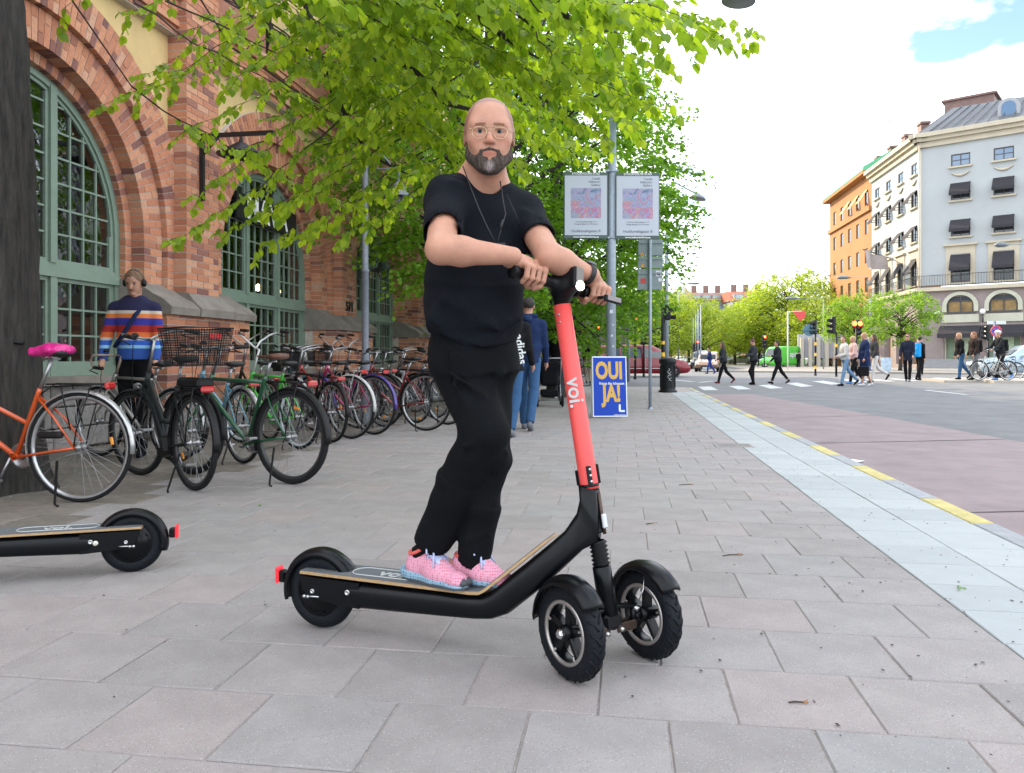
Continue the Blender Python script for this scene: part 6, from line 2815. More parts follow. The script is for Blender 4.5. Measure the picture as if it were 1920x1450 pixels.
def bike(px, Yc, heading, paint, label, R=.35, kind="step", tyre=.019, rim="al", fender=None, saddle=m_seatb, bars="city", rack=True, basket=None, steer=0.0,
		 lean=0.0, light=True, barmat=None, wb=1.06, spokes=30, seat_h=.93, bar_h=1.05, grp="bicycles parked along the brick hall", chaincase=None, stand=True, rot0=None, zoff=0):
	o = Vector(((px - 960) / FPX * Yc, Yc, zoff))
	h = Vector((heading[0], heading[1], 0)).normalized()
	t = thing("bicycle", o, label, "bicycle", grp)
	yaw = math.atan2(h.y, h.x)
	t.rotation_euler = (0, 0, yaw)
	Mx = Matrix.Rotation(lean, 3, "X")
	barmat = barmat or m_stl
	fender = fender or m_blkpl

	def q(u, v, z):
		return Vector((u, v, z))
	A = q(0, 0, R)
	Fr = q(wb, 0, R)
	BB = q(.46, 0, R - .07)
	ST = q(.30, 0, R + .37)
	Ht = q(wb - .235, 0, R + .50)
	Hb = q(wb - .165, 0, R + .34)
	ax_ = (Ht - Hb).normalized()
	crown = Hb - ax_ * .03
	m1 = MB()
	tr = .0155
	if kind == "diamond":
		ST = q(.28, 0, R + .44)
		Ht = q(wb - .24, 0, R + .47)
		m1.tube([ST - Z * .02, Ht - Z * .03], tr, 8)
		m1.tube([BB, Hb + Z * .01], .018, 8)
	elif kind == "step":
		m1.tube([BB, BB.lerp(Hb, .5) - Z * .03, Hb + Z * .01], .018, 8)
		lw = BB.lerp(ST, .52)
		m1.tube([lw, lw.lerp(Ht, .5) - Z * .05, Ht - Z * .04], tr, 8)
	elif kind == "ebike":
		m1.tube([BB + q(-.02, 0, .03), q(.55, 0, R + .02), q(.70, 0, R + .23), Hb + Z * .04], [.036, .036, .032, .03], 10)
		m1.tube([BB.lerp(ST, .45), q(.56, 0, R + .13), Ht - Z * .06], .022, 8)
	m1.tube([BB, ST, ST + (ST - BB).normalized() * .03], .0165, 8)
	m1.tube([Hb - ax_ * .0, Ht + ax_ * .01], .021, 10)
	for s_ in (-1, 1):
		m1.tube([BB + q(-.03, s_ * .02, 0), q(.2, s_ * .045, R - .03), A + q(0, s_ * .062, 0)], .010, 6)
		m1.tube([ST + q(0, s_ * .012, -.03), q(.15, s_ * .05, R + .2), A + q(0, s_ * .062, 0)], .0085, 6)
	m1.lathe([(.024, -.036), (.024, .036)], BB, ax=(0, 1, 0), seg=12)
	m1.build("frame", paint, t, world=False)
	if kind == "ebike":
		m2 = MB()
		m2.bbox(BB + q(.01, 0, .01), (.17, .12, .16), Matrix.Rotation(.3, 3, "Y"), .03)
		m2.build("motor", m_blkpl, t, world=False)
		m2 = MB()
		m2.bbox(q(-.02, 0, R * 2 + .09), (.36, .13, .075), None, .02)
		m2.build("battery", m_blkpl, t, world=False)
	# front assembly
	Rs = Matrix.Rotation(steer, 4, ax_)
	Mf = Matrix.Translation(Hb) @ Rs @ Matrix.Translation(-Hb)

	def fq(p):
		return Mf @ p
	m1 = MB()
	for s_ in (-1, 1):
		m1.tube([fq(crown + q(0, s_ * .03, 0)), fq(crown.lerp(Fr, .5) + q(-.012, s_ * .05, 0)), fq(Fr + q(-.015, s_ * .055, .08)), fq(Fr + q(0, s_ * .055, 0))], [.012, .011, .009, .008], 7)
	m1.tube([fq(crown + q(0, -.035, 0)), fq(crown + q(0, .035, 0))], .014, 7)
	m1.build("fork", paint if kind != "ebike" else m_blkpl, t, world=False)
	rimm = {"al": m_rimal, "bk": m_rimbk, "wh": m_rimwh}[rim]
	kit = wheel_parts(R, tyre, m_tyre, rimm, spokes=spokes)
	put_wheel(t, Matrix.Translation(A), kit)
	put_wheel(t, Mf @ Matrix.Translation(Fr), kit)
	if fender != "none":
		fender_mb(R + .012, tyre + .008, -.35, math.pi * .93 if False else 3.25, A).build("mudguard", fender, t, world=False)
		mm = fender_mb(R + .012, tyre + .008, .5, 3.3, (0, 0, 0))
		mm.v = [tuple(fq(Vector(v) + Fr)) for v in mm.v]
		mm.build("mudguard", fender, t, world=False)
	# stem + bars
	stem0 = Ht + ax_ * .01
	stem1 = q(Ht.x + ax_.x * (bar_h - Ht.z) / ax_.z, 0, bar_h)
	m1 = MB()
	m1.tube([fq(stem0), fq(stem1), fq(stem1 + q(.05, 0, .01))], .013, 8)
	c = stem1 + q(.06, 0, .01)
	if bars == "city":
		for s_ in (-1, 1):
			m1.tube([fq(c), fq(c + q(.03, s_ * .10, .03)), fq(c + q(-.02, s_ * .24, .06)), fq(c + q(-.12, s_ * .28, .05)), fq(c + q(-.22, s_ * .29, .03))], .011, 7)
	elif bars == "high":
		for s_ in (-1, 1):
			m1.tube([fq(c), fq(c + q(.04, s_ * .08, .08)), fq(c + q(.02, s_ * .2, .16)), fq(c + q(-.10, s_ * .26, .2)), fq(c + q(-.22, s_ * .27, .19))], .011, 7)
	elif bars == "drop":
		for s_ in (-1, 1):
			m1.tube([fq(c), fq(c + q(0, s_ * .17, 0)), fq(c + q(.08, s_ * .20, 0)), fq(c + q(.12, s_ * .2, -.05)), fq(c + q(.08, s_ * .2, -.12)), fq(c + q(-.03, s_ * .2, -.13))], .012, 7)
	else:
		m1.tube([fq(c + q(-.05, -.29, .02)), fq(c + q(0, -.1, 0)), fq(c + q(0, .1, 0)), fq(c + q(-.05, .29, .02))], .012, 7)
	hb = m1.build("handlebar", barmat, t, world=False)
	ends = {"city": (-.22, .29, .03, -.10, .275, .05), "high": (-.22, .27, .19, -.10, .26, .2), "drop": (-.03, .2, -.13, .07, .2, -.12), "flat": (-.05, .29, .02, -.03, .18, .012)}[bars]
	m1 = MB()
	for s_ in (-1, 1):
		m1.tube([fq(c + q(ends[0] - .02, s_ * ends[1], ends[2])), fq(c + q(ends[3], s_ * ends[4], ends[5]))], .017, 8)
		m1.tube([fq(c + q(ends[3] + .02, s_ * ends[4] * .9, ends[5] + .0)), fq(c + q(ends[3] + .07, s_ * ends[4] * .98, ends[5] - .03)), fq(c + q(ends[0] + .05, s_ * ends[1] * 1.0, ends[2] - .05))], .006, 5)
	m1.tube([fq(c + q(0, .1, .02)), fq(c + q(.1, .08, -.03)), fq(crown + q(.1, .03, .1)), fq(crown + q(.02, .03, 0))], .003, 4)
	m1.tube([fq(c + q(0, -.1, .02)), fq(c + q(.12, -.1, -.02)), fq(Ht + q(.06, -.03, -.04)), q(.6, -.02, R + .2)], .003, 4)
	m1.lathe([(.001, .0), (.025, .0), (.028, .012), (.02, .03), (.001, .036)], fq(c + q(-.01, .13, .03)), seg=10)
	m1.build("grips", m_blkpl, hb, world=False)
	# saddle
	sp1 = ST + (ST - BB).normalized() * ((seat_h - ST.z) / (ST - BB).normalized().z)
	m1 = MB()
	m1.tube([ST, sp1 - Z * .04], .0125, 8)
	m1.tube([sp1 + q(-.06, 0, -.045), sp1 + q(.07, 0, -.045)], .008, 5)
	m1.build("seat_post", m_stl, t, world=False)
	m1 = MB()
	m1.cs = True
	rings = []
	for (u, wv, zt_, zb_) in ((-.135, .05, .012, -.02), (-.12, .085, .022, -.03), (-.06, .09, .018, -.035), (0, .055, .006, -.03), (.06, .03, .004, -.024), (.115, .022, .006, -.02), (.135, .012, .0, -.012)):
		rings.append([sp1 + q(u, wv * math.cos(a), (zt_ if math.sin(a) > 0 else zb_) * abs(math.sin(a)) ** .6 * (1 if True else 1)) for a in [i * math.pi / 5 for i in range(10)]])
	m1.loft(rings)
	m1.build("saddle", saddle, t, world=False)
	# cranks
	m1 = MB()
	m1.lathe([(.075, .046), (.09, .048), (.09, .052), (.03, .05)], BB, ax=(0, -1, 0), seg=20)
	for s_, a_ in ((-1, .5 + px * .01), (1, .5 + px * .01 + math.pi)):
		e = BB + q(.165 * math.cos(a_), s_ * .075, .165 * math.sin(a_))
		m1.tube([BB + q(0, s_ * .06, 0), e], .009, 6)
		m1.bbox(e + q(0, s_ * .05, 0), (.08, .08, .022), None, .006)
	m1.tube([BB + q(0, -.05, .088), A + q(0, -.05, .032)], .0045, 4)
	m1.tube([BB + q(0, -.05, -.088), A + q(0, -.05, -.032)], .0045, 4)
	m1.build("crank", m_stl if chaincase is None else m_blkpl, t, world=False)
	if chaincase:
		m1 = MB()
		pr = []
		for i in range(9):
			a = -math.pi / 2 + math.pi * i / 8
			pr.append((BB.x + .11 * math.cos(a), BB.z + .11 * math.sin(a)))
		pr += [(.02, R + .05), (-.04, R), (.02, R - .05)]
		m1.prism(pr, (0, -.035, 0), X, Z, 0, .03, ez=-Y_)
		m1.build("chain_case", chaincase, t, world=False)
	if rack:
		m1 = MB()
		zr_ = 2 * R + .055
		rm = barmat if rack == "al" else m_blkpl
		for s_ in (-1, 1):
			m1.tube([q(.21, s_ * .05, zr_), q(-.17, s_ * .06, zr_), ], .006, 6)
			m1.tube([q(-.12, s_ * .06, zr_), q(-.02, s_ * .07, R + .12), q(0, s_ * .065, R + .01)], .005, 5)
			m1.tube([q(.1, s_ * .06, zr_), q(.02, s_ * .07, R + .12)], .005, 5)
		m1.tube([q(-.17, -.06, zr_), q(-.2, 0, zr_), q(-.17, .06, zr_)], .006, 6)
		for u in (-.1, 0, .1):
			m1.tube([q(u, -.06, zr_), q(u, .06, zr_)], .005, 5)
		m1.tube([q(-.1, 0, zr_), q(.18, 0, zr_)], .005, 5)
		m1.tube([q(.21, -.05, zr_), ST + q(0, 0, -.02)], .005, 5)
		m1.build("rack", rm, t, world=False)
	if light:
		m1 = MB()
		m1.bbox(q(-.215 if rack else -.12, 0, 2 * R + (.045 if rack else -.03)), (.03, .10, .045), None, .01)
		m1.build("rear_light", m_redl, t, world=False)
		m1 = MB()
		m1.lathe([(.001, .0), (.03, .005), (.034, .03), (.02, .05)], fq(crown + q(.09, 0, .08)), ax=(-1, 0, 0), seg=12)
		m1.build("front_light", m_stl, t, world=False)
	r1 = R * .62
	for a_ in (1.0 + px * .013,):
		m1 = MB()
		c_ = A + q(r1 * math.cos(a_), 0, r1 * math.sin(a_))
		m1.bbox(c_, (.055, .010, .022), Matrix.Rotation(-a_ + math.pi / 2, 3, "Y"), .004)
		m1.build("spoke_reflector", m_orl, t, world=False)
	if stand:
		m1 = MB()
		m1.tube([q(.13, .05, R - .09), q(.06, .17, .015), q(.03, .18, .008)], [.009, .008, .008], 6)
		m1.build("kickstand", m_blkpl, t, world=False)
	if basket:
		bu, bz, bl, bw, bh, fr_b = basket
		m1 = MB()
		x0, x1 = bu - bl / 2, bu + bl / 2
		tap = .82
		nx, ny, nz_ = 24, 18, 15
		rr_ = .0024

		def bp(fx, fy, fz):
			k = tap + (1 - tap) * fz
			p = q(bu + (fx - .5) * bl * k, (fy - .5) * bw * k, bz + fz * bh)
			return fq(p) if fr_b else p
		for i in range(nx + 1):
			f = i / nx
			for fy in (0, 1):
				m1.tube([bp(f, fy, 0), bp(f, fy, 1)], rr_, 3, cap=False)
			m1.tube([bp(f, 0, 0), bp(f, 1, 0)], rr_, 3, cap=False)
		for i in range(ny + 1):
			f = i / ny
			for fx in (0, 1):
				m1.tube([bp(fx, f, 0), bp(fx, f, 1)], rr_, 3, cap=False)
		for k in range(nz_ + 1):
			f = k / nz_
			m1.tube([bp(0, 0, f), bp(1, 0, f), bp(1, 1, f), bp(0, 1, f)], rr_ if 0 < k < nz_ else .006, 4, closed=True)
		m1.build("basket", m_blkpl, t, world=False)
	if lean:
		t.rotation_euler = (lean, 0, yaw)
	return t


def paint(name, c, metal=.0):
	return mat(name, c, .3, metal=metal, coat=.5, var=.06, scale=10)


# orange bicycle with the pink saddle cover
P_or = paint("orange_frame", (.52, .075, .012))
silver = mat("mudguard_silver", (.42, .42, .42), .3, metal=.7)
ob_ = bike(150, 5.26, (-1, .09), P_or, "orange bicycle with a bright pink saddle cover beside the thick tree trunk", R=.375, kind="step", fender=silver, rim="al", rack=True, seat_h=1.02, wb=1.12, tyre=.017)
# pink cover
sd = SDF()
sp = Vector((.215, 0, 1.035))
sd.ell(sp + Vector((-.06, 0, .0)), (.105, .10, .045), k=.03)
sd.cap(sp + Vector((0, 0, 0)), sp + Vector((.13, 0, -.012)), .045, .03, k=.04)
sd.half(sp + Vector((0, 0, -.045)), (0, 0, -1), k=.01)
m_pink = mat("pink_cover", (.56, .015, .20), .35, var=.12, scale=14, bump=1.0, bscale=22, spec=.6)
V, F = sd.mesh(.008, lambda X_: .004 * np.sin(X_[:, 0] * 90 + 3 * np.sin(X_[:, 1] * 60)) * np.sin(X_[:, 1] * 80 + X_[:, 2] * 40))
link("saddle_cover", np_mesh("saddle_cover", V, F, m_pink), ob_)
m1 = MB()
m1.bbox(Vector((.12, .13, .47)), (.17, .06, .045), None, .015)
m1.build("pedal_block", m_blkpl, ob_, world=False)

ebk = bike(364, 5.73, (-.73, .68), mat("ebike_black", (.007, .010, .011), .5, var=.1, spec=.35), "black electric bicycle with a big wire basket on its rear rack", R=.355, kind="ebike", fender=m_blkpl, rim="bk", rack=True,
		   basket=(-.02, .93, .46, .36, .27, False), seat_h=.98, bar_h=1.12, tyre=.022, steer=.25, stand=True)
m1 = MB()
m1.box(Vector((-.2, -.07, 1.14)), (.006, .09, .035), Matrix.Rotation(.12, 3, "Y"))
m1.build("basket_tag", mat("tag_red", (.55, .03, .03), .5), ebk, world=False)

m_dgr = paint("dark_green_frame", (.008, .075, .03))
bike(546, 6.02, (-.89, .46), m_dgr, "dark green bicycle with a brown leather saddle and wide black tyres", R=.37, kind="diamond", tyre=.027, rim="bk", saddle=m_seatbr, fender=m_blkpl, wb=1.1, seat_h=1.0, bars="flat", bar_h=1.05)
bike(330, 7.3, (-.9, .42), mat("raw_steel", (.28, .27, .25), .4, metal=.6), "old bicycle with beige drop handlebars between the orange and the electric bicycle", kind="diamond", fender=silver, bars="drop", barmat=mat("tape_beige", (.30, .24, .2), .6), rack=False, bar_h=1.0, light=False)
bike(455, 7.2, (-.72, .69), paint("light_blue_frame", (.10, .25, .33)), "light blue bicycle mostly hidden behind the dark green one", kind="step", fender=silver, bar_h=1.05)
bike(560, 8.35, (-.80, .60), paint("bright_green_frame", (.05, .36, .04)), "bright green bicycle with high white handlebars and pale rims", kind="diamond", rim="wh", fender="none", bars="high", barmat=mat("bar_white", (.6, .6, .6), .3), rack=False, light=False, bar_h=1.08, tyre=.021)
bike(657, 9.4, (-.86, .51), paint("brick_red_frame", (.30, .025, .018)), "red bicycle with a pale grey mudguard and silver rack behind the green one", R=.385, kind="step", fender=mat("mudguard_pale", (.45, .45, .44), .4), rack="al", bars="city")
bike(700, 9.9, (-.84, .54), paint("magenta_frame", (.30, .01, .08)), "magenta bicycle with a purple rear mudguard next to the red one", R=.38, kind="step", fender=paint("purple_guard", (.05, .03, .22)), bars="city")
bike(798, 10.45, (-.93, .36), paint("dark_red_frame", (.17, .012, .014)), "dark red bicycle with a black saddle, last one before the man in black", R=.385, kind="step", fender=m_blkpl, rim="al", bars="flat", seat_h=.98)
bike(622, 9.0, (-.68, .73), mat("matt_black_frame", (.007, .007, .008), .5), "black bicycle with a dark front basket before the second pier", kind="diamond", fender=m_blkpl, basket=(1.12, .82, .26, .32, .24, True), bar_h=1.08)
bike(720, 11.0, (-.78, .62), mat("matt_black_frame", (.007, .007, .008), .5), "black town bicycle with a tall black rear wheel guard right of the lamp post", R=.38, kind="step", fender=m_blkpl, bars="high", bar_h=1.1)
bike(780, 11.7, (-.74, .67), paint("white_frame", (.5, .52, .55)), "white framed bicycle with a thick straight top tube in the second row", kind="diamond", fender=m_blkpl, bars="flat", bar_h=1.06, rack=False)
bike(838, 11.4, (-.90, .43), mat("matt_black_frame", (.007, .007, .008), .5), "black bicycle half hidden behind the man's back", R=.37, kind="diamond", fender=silver, bars="city")
bike(815, 12.6, (-.8, .6), paint("navy_frame", (.015, .03, .10)), "navy blue bicycle in the second row behind the white one", kind="diamond", fender=m_blkpl, bars="city", bar_h=1.1)
bike(670, 11.9, (-.7, .71), paint("silver_frame", (.36, .37, .38), .5), "silver bicycle with black basket tight against the second pier", kind="step", fender=silver, bars="high", basket=(1.1, .85, .26, .34, .24, True), bar_h=1.15)
bike(746, 13.2, (-.75, .66), paint("old_red_frame", (.28, .03, .02)), "faded red bicycle deep in the bicycle row by the third window", kind="step", fender=m_blkpl, bars="city")
bike(505, 9.3, (-.66, .75), mat("matt_black_frame", (.007, .007, .008), .5), "black bicycle with upright chrome bars in front of the second arched window", kind="step", fender=m_blkpl, bars="high", bar_h=1.12)
bike(585, 10.6, (-.6, .8), paint("teal_frame", (.02, .16, .18)), "teal bicycle with a dark basket close to the second arched window", kind="step", fender=silver, basket=(1.1, .84, .26, .34, .24, True), bar_h=1.1)
bike(862, 13.4, (-.8, .6), paint("silver_frame", (.36, .37, .38), .5), "silver bicycle at the far end of the row, mostly behind the bearded man", kind="diamond", fender=m_blkpl, bars="city")
# bits at the crossing: a bicycle behind the stroller, one by the helmeted rider
bike(1098, 27.0, (-1, .2), mat("matt_black_frame", (.007, .007, .008), .5), "black bicycle parked beyond the stroller, seen right of the coral stem", kind="diamond", grp="bicycles around the crossing", stand=False)
bike(1906, 31.5, (-1, -.05), paint("white_frame", (.5, .52, .55)), "pale bicycle standing at the right edge behind the helmeted man", kind="step", rim="al", grp="bicycles around the crossing", stand=False, zoff=road_z(20, 31.5))
# ------------------------------------------------------------------ electric scooters
m_sblk = mat("scooter_black", (.0022, .0028, .0040), .30, spec=.22)
m_smat = mat("scooter_matt", (.0035, .004, .005), .42, spec=.2)
m_coral = mat("coral_paint", (.66, .075, .07), .42, spec=.35)
m_wood = mat("plywood_edge", (.36, .235, .12), .6, var=.25, scale=60, stretch=(1, 1, 6))
m_grip = mat("grip_tape", (.10, .11, .12), .9, var=.2, scale=200, bump=.4, bscale=400)
m_bronz = mat("bronze_fork", (.075, .05, .038), .4, metal=.6)
m_rimsil = mat("rim_edge_silver", (.36, .34, .32), .35, metal=.7)
m_bolt = mat("bolt_steel", (.5, .5, .5), .25, metal=.9)
m_rub = mat("scooter_rubber", (.0045, .006, .009), .6, spec=.2, var=.15, scale=30, bump=.3, bscale=120)
m_logo = mat("logo_cream", (.40, .42, .42), .5)


def scooter(o, head, label, steer, lean_s1=(.895, -.02, 1.20), full=True):
	h = Vector((head[0], head[1], 0)).normalized()
	r = Vector((h.y, -h.x, 0))            # rider's right
	if r.y > 0:
		r = -r                             # v > 0 = side facing the camera
	t = thing("kick_scooter", o, label, "scooter", "rental scooters on the pavement")
	o = Vector(o)

	def Q(u, v, z):
		return o + h * u + r * v + Z * z
	# rear wheel
	R = .135
	c = Q(0, 0, R)
	m1 = MB()
	m1.lathe([(.088, .026), (.10, .029), (.122, .026), (R - .004, .014), (R, 0), (R - .004, -.014), (.122, -.026), (.10, -.029), (.088, -.026)], c, ax=r, seg=48)
	w_ = m1.build("rear_wheel", m_rub, t)
	m1 = MB()
	for sg in (-1, 1):
		m1.lathe([(.089, .024 * sg), (.085, .028 * sg), (.07, .026 * sg), (.068, .032 * sg), (.05, .033 * sg), (.047, .038 * sg), (.03, .039 * sg), (.001, .042 * sg)], c, ax=r, seg=36)
		for k in range(8):
			a = k * math.pi / 4 + .3
			q = c + (h * math.cos(a) + Z * math.sin(a)) * .077 + r * .027 * sg
			m1.lathe([(.004, 0), (.004, .004), (.001, .005)], q, ax=r * sg, seg=6)
	m1.build("hub_motor", m_sblk, w_)
	# rear fender
	m1 = MB()
	m1.cs = True
	rings = []
	for i in range(31):
		a = math.radians(4) + (math.radians(196) - math.radians(4)) * i / 30
		ring = []
		for dv, dr in ((-.040, -.022), (-.036, -.004), (-.02, .006), (0, .009), (.02, .006), (.036, -.004), (.040, -.022), (.037, -.022), (.033, -.007), (0, .005), (-.033, -.007), (-.037, -.022)):
			rr = .148 + dr
			ring.append(c + (h * math.cos(a) + Z * math.sin(a)) * rr + r * dv)
		rings.append(ring)
	m1.loft(rings)
	m1.build("rear_fender", m_sblk, t)
	m1 = MB()
	Ms = Matrix((h, r, Z)).transposed()
	m1.bbox(c - h * .172 + Z * .035, (.03, .03, .045), Ms, .006)
	tl = m1.build("tail_light_mount", m_sblk, t)
	m1 = MB()
	m1.bbox(c - h * .19 + Z * .04, (.014, .042, .06), Ms, .005)
	m1.build("tail_light", mat("tail_glow", (.55, .02, .03), .2, emit=((1, .03, .04), .25)), tl)
	# body loft
	S = [((.11, .198), (.13, .12), .078), ((.17, .198), (.17, .105), .082), ((.5, .2), (.5, .115), .083), ((.62, .2), (.63, .120), .083), ((.652, .203), (.69, .127), .083),
		 ((.68, .218), (.745, .150), .081), ((.80, .318), (.865, .252), .072), ((.87, .378), (.935, .322), .06), ((.925, .428), (.985, .372), .045),
		 ((.962, .485), (1.033, .398), .035), ((.972, .53), (1.038, .44), .032), ((.968, .575), (1.030, .56), .031)]
	m1 = MB()
	m1.cs = True
	rings = []
	for (tu, tz), (bu, bz), hw in S:
		rd = .28
		ring = []
		for k in range(20):
			a = 2 * math.pi * (k + .5) / 20
			ca, sa = math.cos(a), math.sin(a)
			e = .45
			x_ = math.copysign(abs(ca) ** e, ca)
			y_ = math.copysign(abs(sa) ** e, sa)
			f = (y_ + 1) / 2
			ring.append(Q(bu + (tu - bu) * f, hw * x_, bz + (tz - bz) * f))
		rings.append(ring)
	m1.loft(rings)
	body = m1.build("deck_body", m_sblk, t)
	# side arms to the wheel
	m1 = MB()
	pr = [(-.045, .203), (.20, .2), (.20, .112), (.10, .118), (.02, .13), (-.03, .155)]
	for v in (.052, -.062):
		m1.prism(pr, o, h, Z, v, v + .028, ez=r)
	m1.build("rear_arm", m_sblk, t)
	m1 = MB()
	for (u, z_, rr) in ((.012, .155, .0085), (.155, .165, .010)):
		m1.lathe([(rr, 0), (rr, .004), (rr * .6, .006), (rr * .55, .002), (.001, .002)], Q(u, .0805, z_), ax=r, seg=12)
	m1.tube([Q(-.02, .083, .135), Q(.04, .083, .138)], .003, 6)
	m1.lathe([(.006, 0), (.006, .008), (.001, .009)], Q(-.02, .081, .135), ax=r, seg=8)
	m1.lathe([(.0055, 0), (.0055, .008), (.001, .009)], Q(-.005, .081, .135), ax=r, seg=8)
	m1.build("bolts", m_bolt, t)
	# plywood board and grip
	path = [(-.05, .208), (.62, .208), (.652, .211), (.675, .224), (.875, .392)]
	for nm_, hw, dz, th, mt in (("deck_board", .087, 0, .009, m_wood), ("grip_mat", .080, .009, .0025, m_grip)):
		m1 = MB()
		rings = []
		for i, (u, z_) in enumerate(path):
			a_, b_ = path[max(0, i - 1)], path[min(len(path) - 1, i + 1)]
			tx, tz = b_[0] - a_[0], b_[1] - a_[1]
			ln = math.hypot(tx, tz)
			nx, nz_ = -tz / ln, tx / ln
			hh = hw * (1 if u < .7 else .82)
			if u > .8:
				hh = hw * .70
			if u < 0:
				hh = hw * .8
			uu, zz = u + nx * dz, z_ + nz_ * dz
			rings.append([Q(uu, -hh, zz), Q(uu, hh, zz), Q(uu + nx * th, hh, zz + nz_ * th), Q(uu + nx * th, -hh, zz + nz_ * th)])
		m1.loft(rings)
		m1.build(nm_, mt, t)
	# logo ring + lettering on the rear of the deck
	m1 = MB()
	for k in range(28):
		pass
	pts = []
	for k in range(32):
		a = 2 * math.pi * k / 32
		x_ = .30 + math.copysign(.12, math.cos(a)) + .045 * math.cos(a)
		pts.append(Q(x_, .045 * math.sin(a), .2205))
	m1.tube(pts, .0022, 4, closed=True)
	m1.build("logo_ring", m_logo, t)
	side = 1
	text("voi.", .085, Q(.30, 0, .2203), h if h.x > 0 else -h, -r, m_logo, t, off=.002)
	if not full:
		m1 = MB()
		m1.lathe([(.011, 0), (.011, .003), (.001, .004)], Q(.135, .0805, .158), ax=r, seg=16)
		m1.build("side_reflector", mat("reflector_cream", (.6, .58, .5), .3), t)
	# steering axis
	A0 = Vector((1.068, 0, .139))
	A1 = Vector(lean_s1)
	p0, p1 = Q(*A0), Q(*A1)
	ax = (p1 - p0).normalized()
	f = (h * math.cos(steer) + r * math.sin(steer))
	f = (f - ax * f.dot(ax)).normalized()
	a = ax.cross(f).normalized()           # axle direction
	if a.y < 0:
		a = -a                             # towards the far side

	def Sx(z_, df=0.0, da=0.0):
		tt = (z_ - p0.z) / (p1.z - p0.z)
		return p0.lerp(p1, tt) + f * df + a * da
	fh = nrm(Vector((f.x, f.y, 0)))
	ah = nrm(Vector((a.x, a.y, 0)))
	RF = .146
	# front wheels
	for sg in (-1, 1):
		c = Vector((p0.x, p0.y, 0)) + ah * .158 * sg + Z * RF
		m1 = MB()
		m1.lathe([(.0955, .026), (.109, .030), (.132, .027), (RF - .005, .016), (RF - .001, 0), (RF - .005, -.016), (.132, -.027), (.109, -.030), (.0955, -.026)], c, ax=ah, seg=48)
		w_ = m1.build("front_wheel", m_rub, t)
		m1 = MB()          # tread blocks
		for k in range(22):
			for s2 in (-1, 1):
				a0 = 2 * math.pi * (k + .5 * (s2 > 0)) / 22
				pts = []
				for (da, rr, dv) in ((0, RF - .0005, .001), (.13, RF - .0022, .013), (.20, RF - .009, .022), (.24, RF - .015, .0265)):
					an = a0 + da
					pts.append(c + (fh * math.cos(an) + Z * math.sin(an)) * rr + ah * dv * s2)
				m1.tube(pts, .0036, 4)
		m1.build("tread", m_rub, w_)
		m1 = MB()
		for s2 in (-1, 1):
			m1.lathe([(.0985, .022 * s2), (.0985, .028 * s2), (.0875, .029 * s2), (.0865, .021 * s2)], c, ax=ah, seg=40)
		m1.build("rim_edge", m_rimsil, w_)
		m1 = MB()
		m1.lathe([(.089, .026), (.086, .01), (.086, -.01), (.089, -.026)], c, ax=ah, seg=40)
		m1.lathe([(.016, .034), (.024, .028), (.024, -.028), (.016, -.034)], c, ax=ah, seg=20)
		for k in range(5):
			an = math.pi / 2 + 2 * math.pi * k / 5
			d = fh * math.cos(an) + Z * math.sin(an)
			e = ah.cross(d)
			Mk = Matrix((d, e, ah)).transposed()
			m1.bbox(c + d * .054, (.070, .021, .034), Mk, .004)
		m1.build("rim", m_sblk, w_)
		m1 = MB()
		for k in range(5):
			an = math.pi / 2 + 2 * math.pi * k / 5
			d = fh * math.cos(an) + Z * math.sin(an)
			e = ah.cross(d)
			Mk = Matrix((d, e, ah)).transposed()
			for s2 in (-1, 1):
				m1.bbox(c + d * .081 + ah * s2 * .0255, (.016, .007, .005), Mk, .001)
		m1.build("rim_accent", m_rimsil, w_)
		m1 = MB()
		m1.lathe([(.015, -.042), (.015, .042), (.010, .046), (.001, .047)], c, ax=ah * sg, seg=6, smooth=False)
		m1.lathe([(.015, -.046), (.010, -.05), (.001, -.051)], c, ax=ah, seg=6, smooth=False)
		m1.lathe([(.015, .046), (.010, .05), (.001, .051)], c, ax=ah, seg=6, smooth=False)
		m1.build("axle_nut", m_bolt, w_)
		# fender
		m1 = MB()
		m1.cs = True
		rings = []
		lo, hi = math.radians(40), math.radians(180)
		for i in range(27):
			an = lo + (hi - lo) * i / 26
			taper = 1 if 3 < i < 23 else (.86 if i in (0, 26) else .96)
			ring = []
			for dv, dr in ((-.044, -.019), (-.041, -.008), (-.024, .006), (0, .010), (.024, .006), (.041, -.008), (.044, -.019), (.041, -.019), (.038, -.011), (0, .006), (-.038, -.011), (-.041, -.019)):
				rr = .161 + dr * taper
				ring.append(c + (fh * math.cos(an) + Z * math.sin(an)) * rr + ah * dv * taper)
			rings.append(ring)
		m1.loft(rings)
		m1.build("front_fender", m_sblk, t)
		# knuckle
		m1 = MB()
		m1.tube([c - ah * sg * .035, c - ah * sg * .06], .016, 10)
		kn = c - ah * sg * .062
		m1.tube([kn + Z * .04, kn - Z * .035], .012, 8)
		m1.build("steering_knuckle", m_sblk, t)
		# links between fork and wheel
		m1 = MB()
		base = Sx(.125, 0, .015 * sg)
		d = (kn + Z * -.02) - base
		ln = d.length
		dx = d.normalized()
		dy = fh.copy()
		dz = dx.cross(dy).normalized()
		Mk = Matrix((dx, dy, dz)).transposed()
		m1.bbox(base + d * .5 + fh * .014, (ln, .010, .030), Mk, .003)
		m1.bbox(base + d * .5 - fh * .014, (ln, .010, .030), Mk, .003)
		m1.build("lower_link", m_bronz, t)
		m1 = MB()
		base = Sx(.19, 0, .02 * sg)
		d = (kn + Z * .035) - base
		ln = d.length
		dx = d.normalized()
		dz = dx.cross(dy).normalized()
		Mk = Matrix((dx, dy, dz)).transposed()
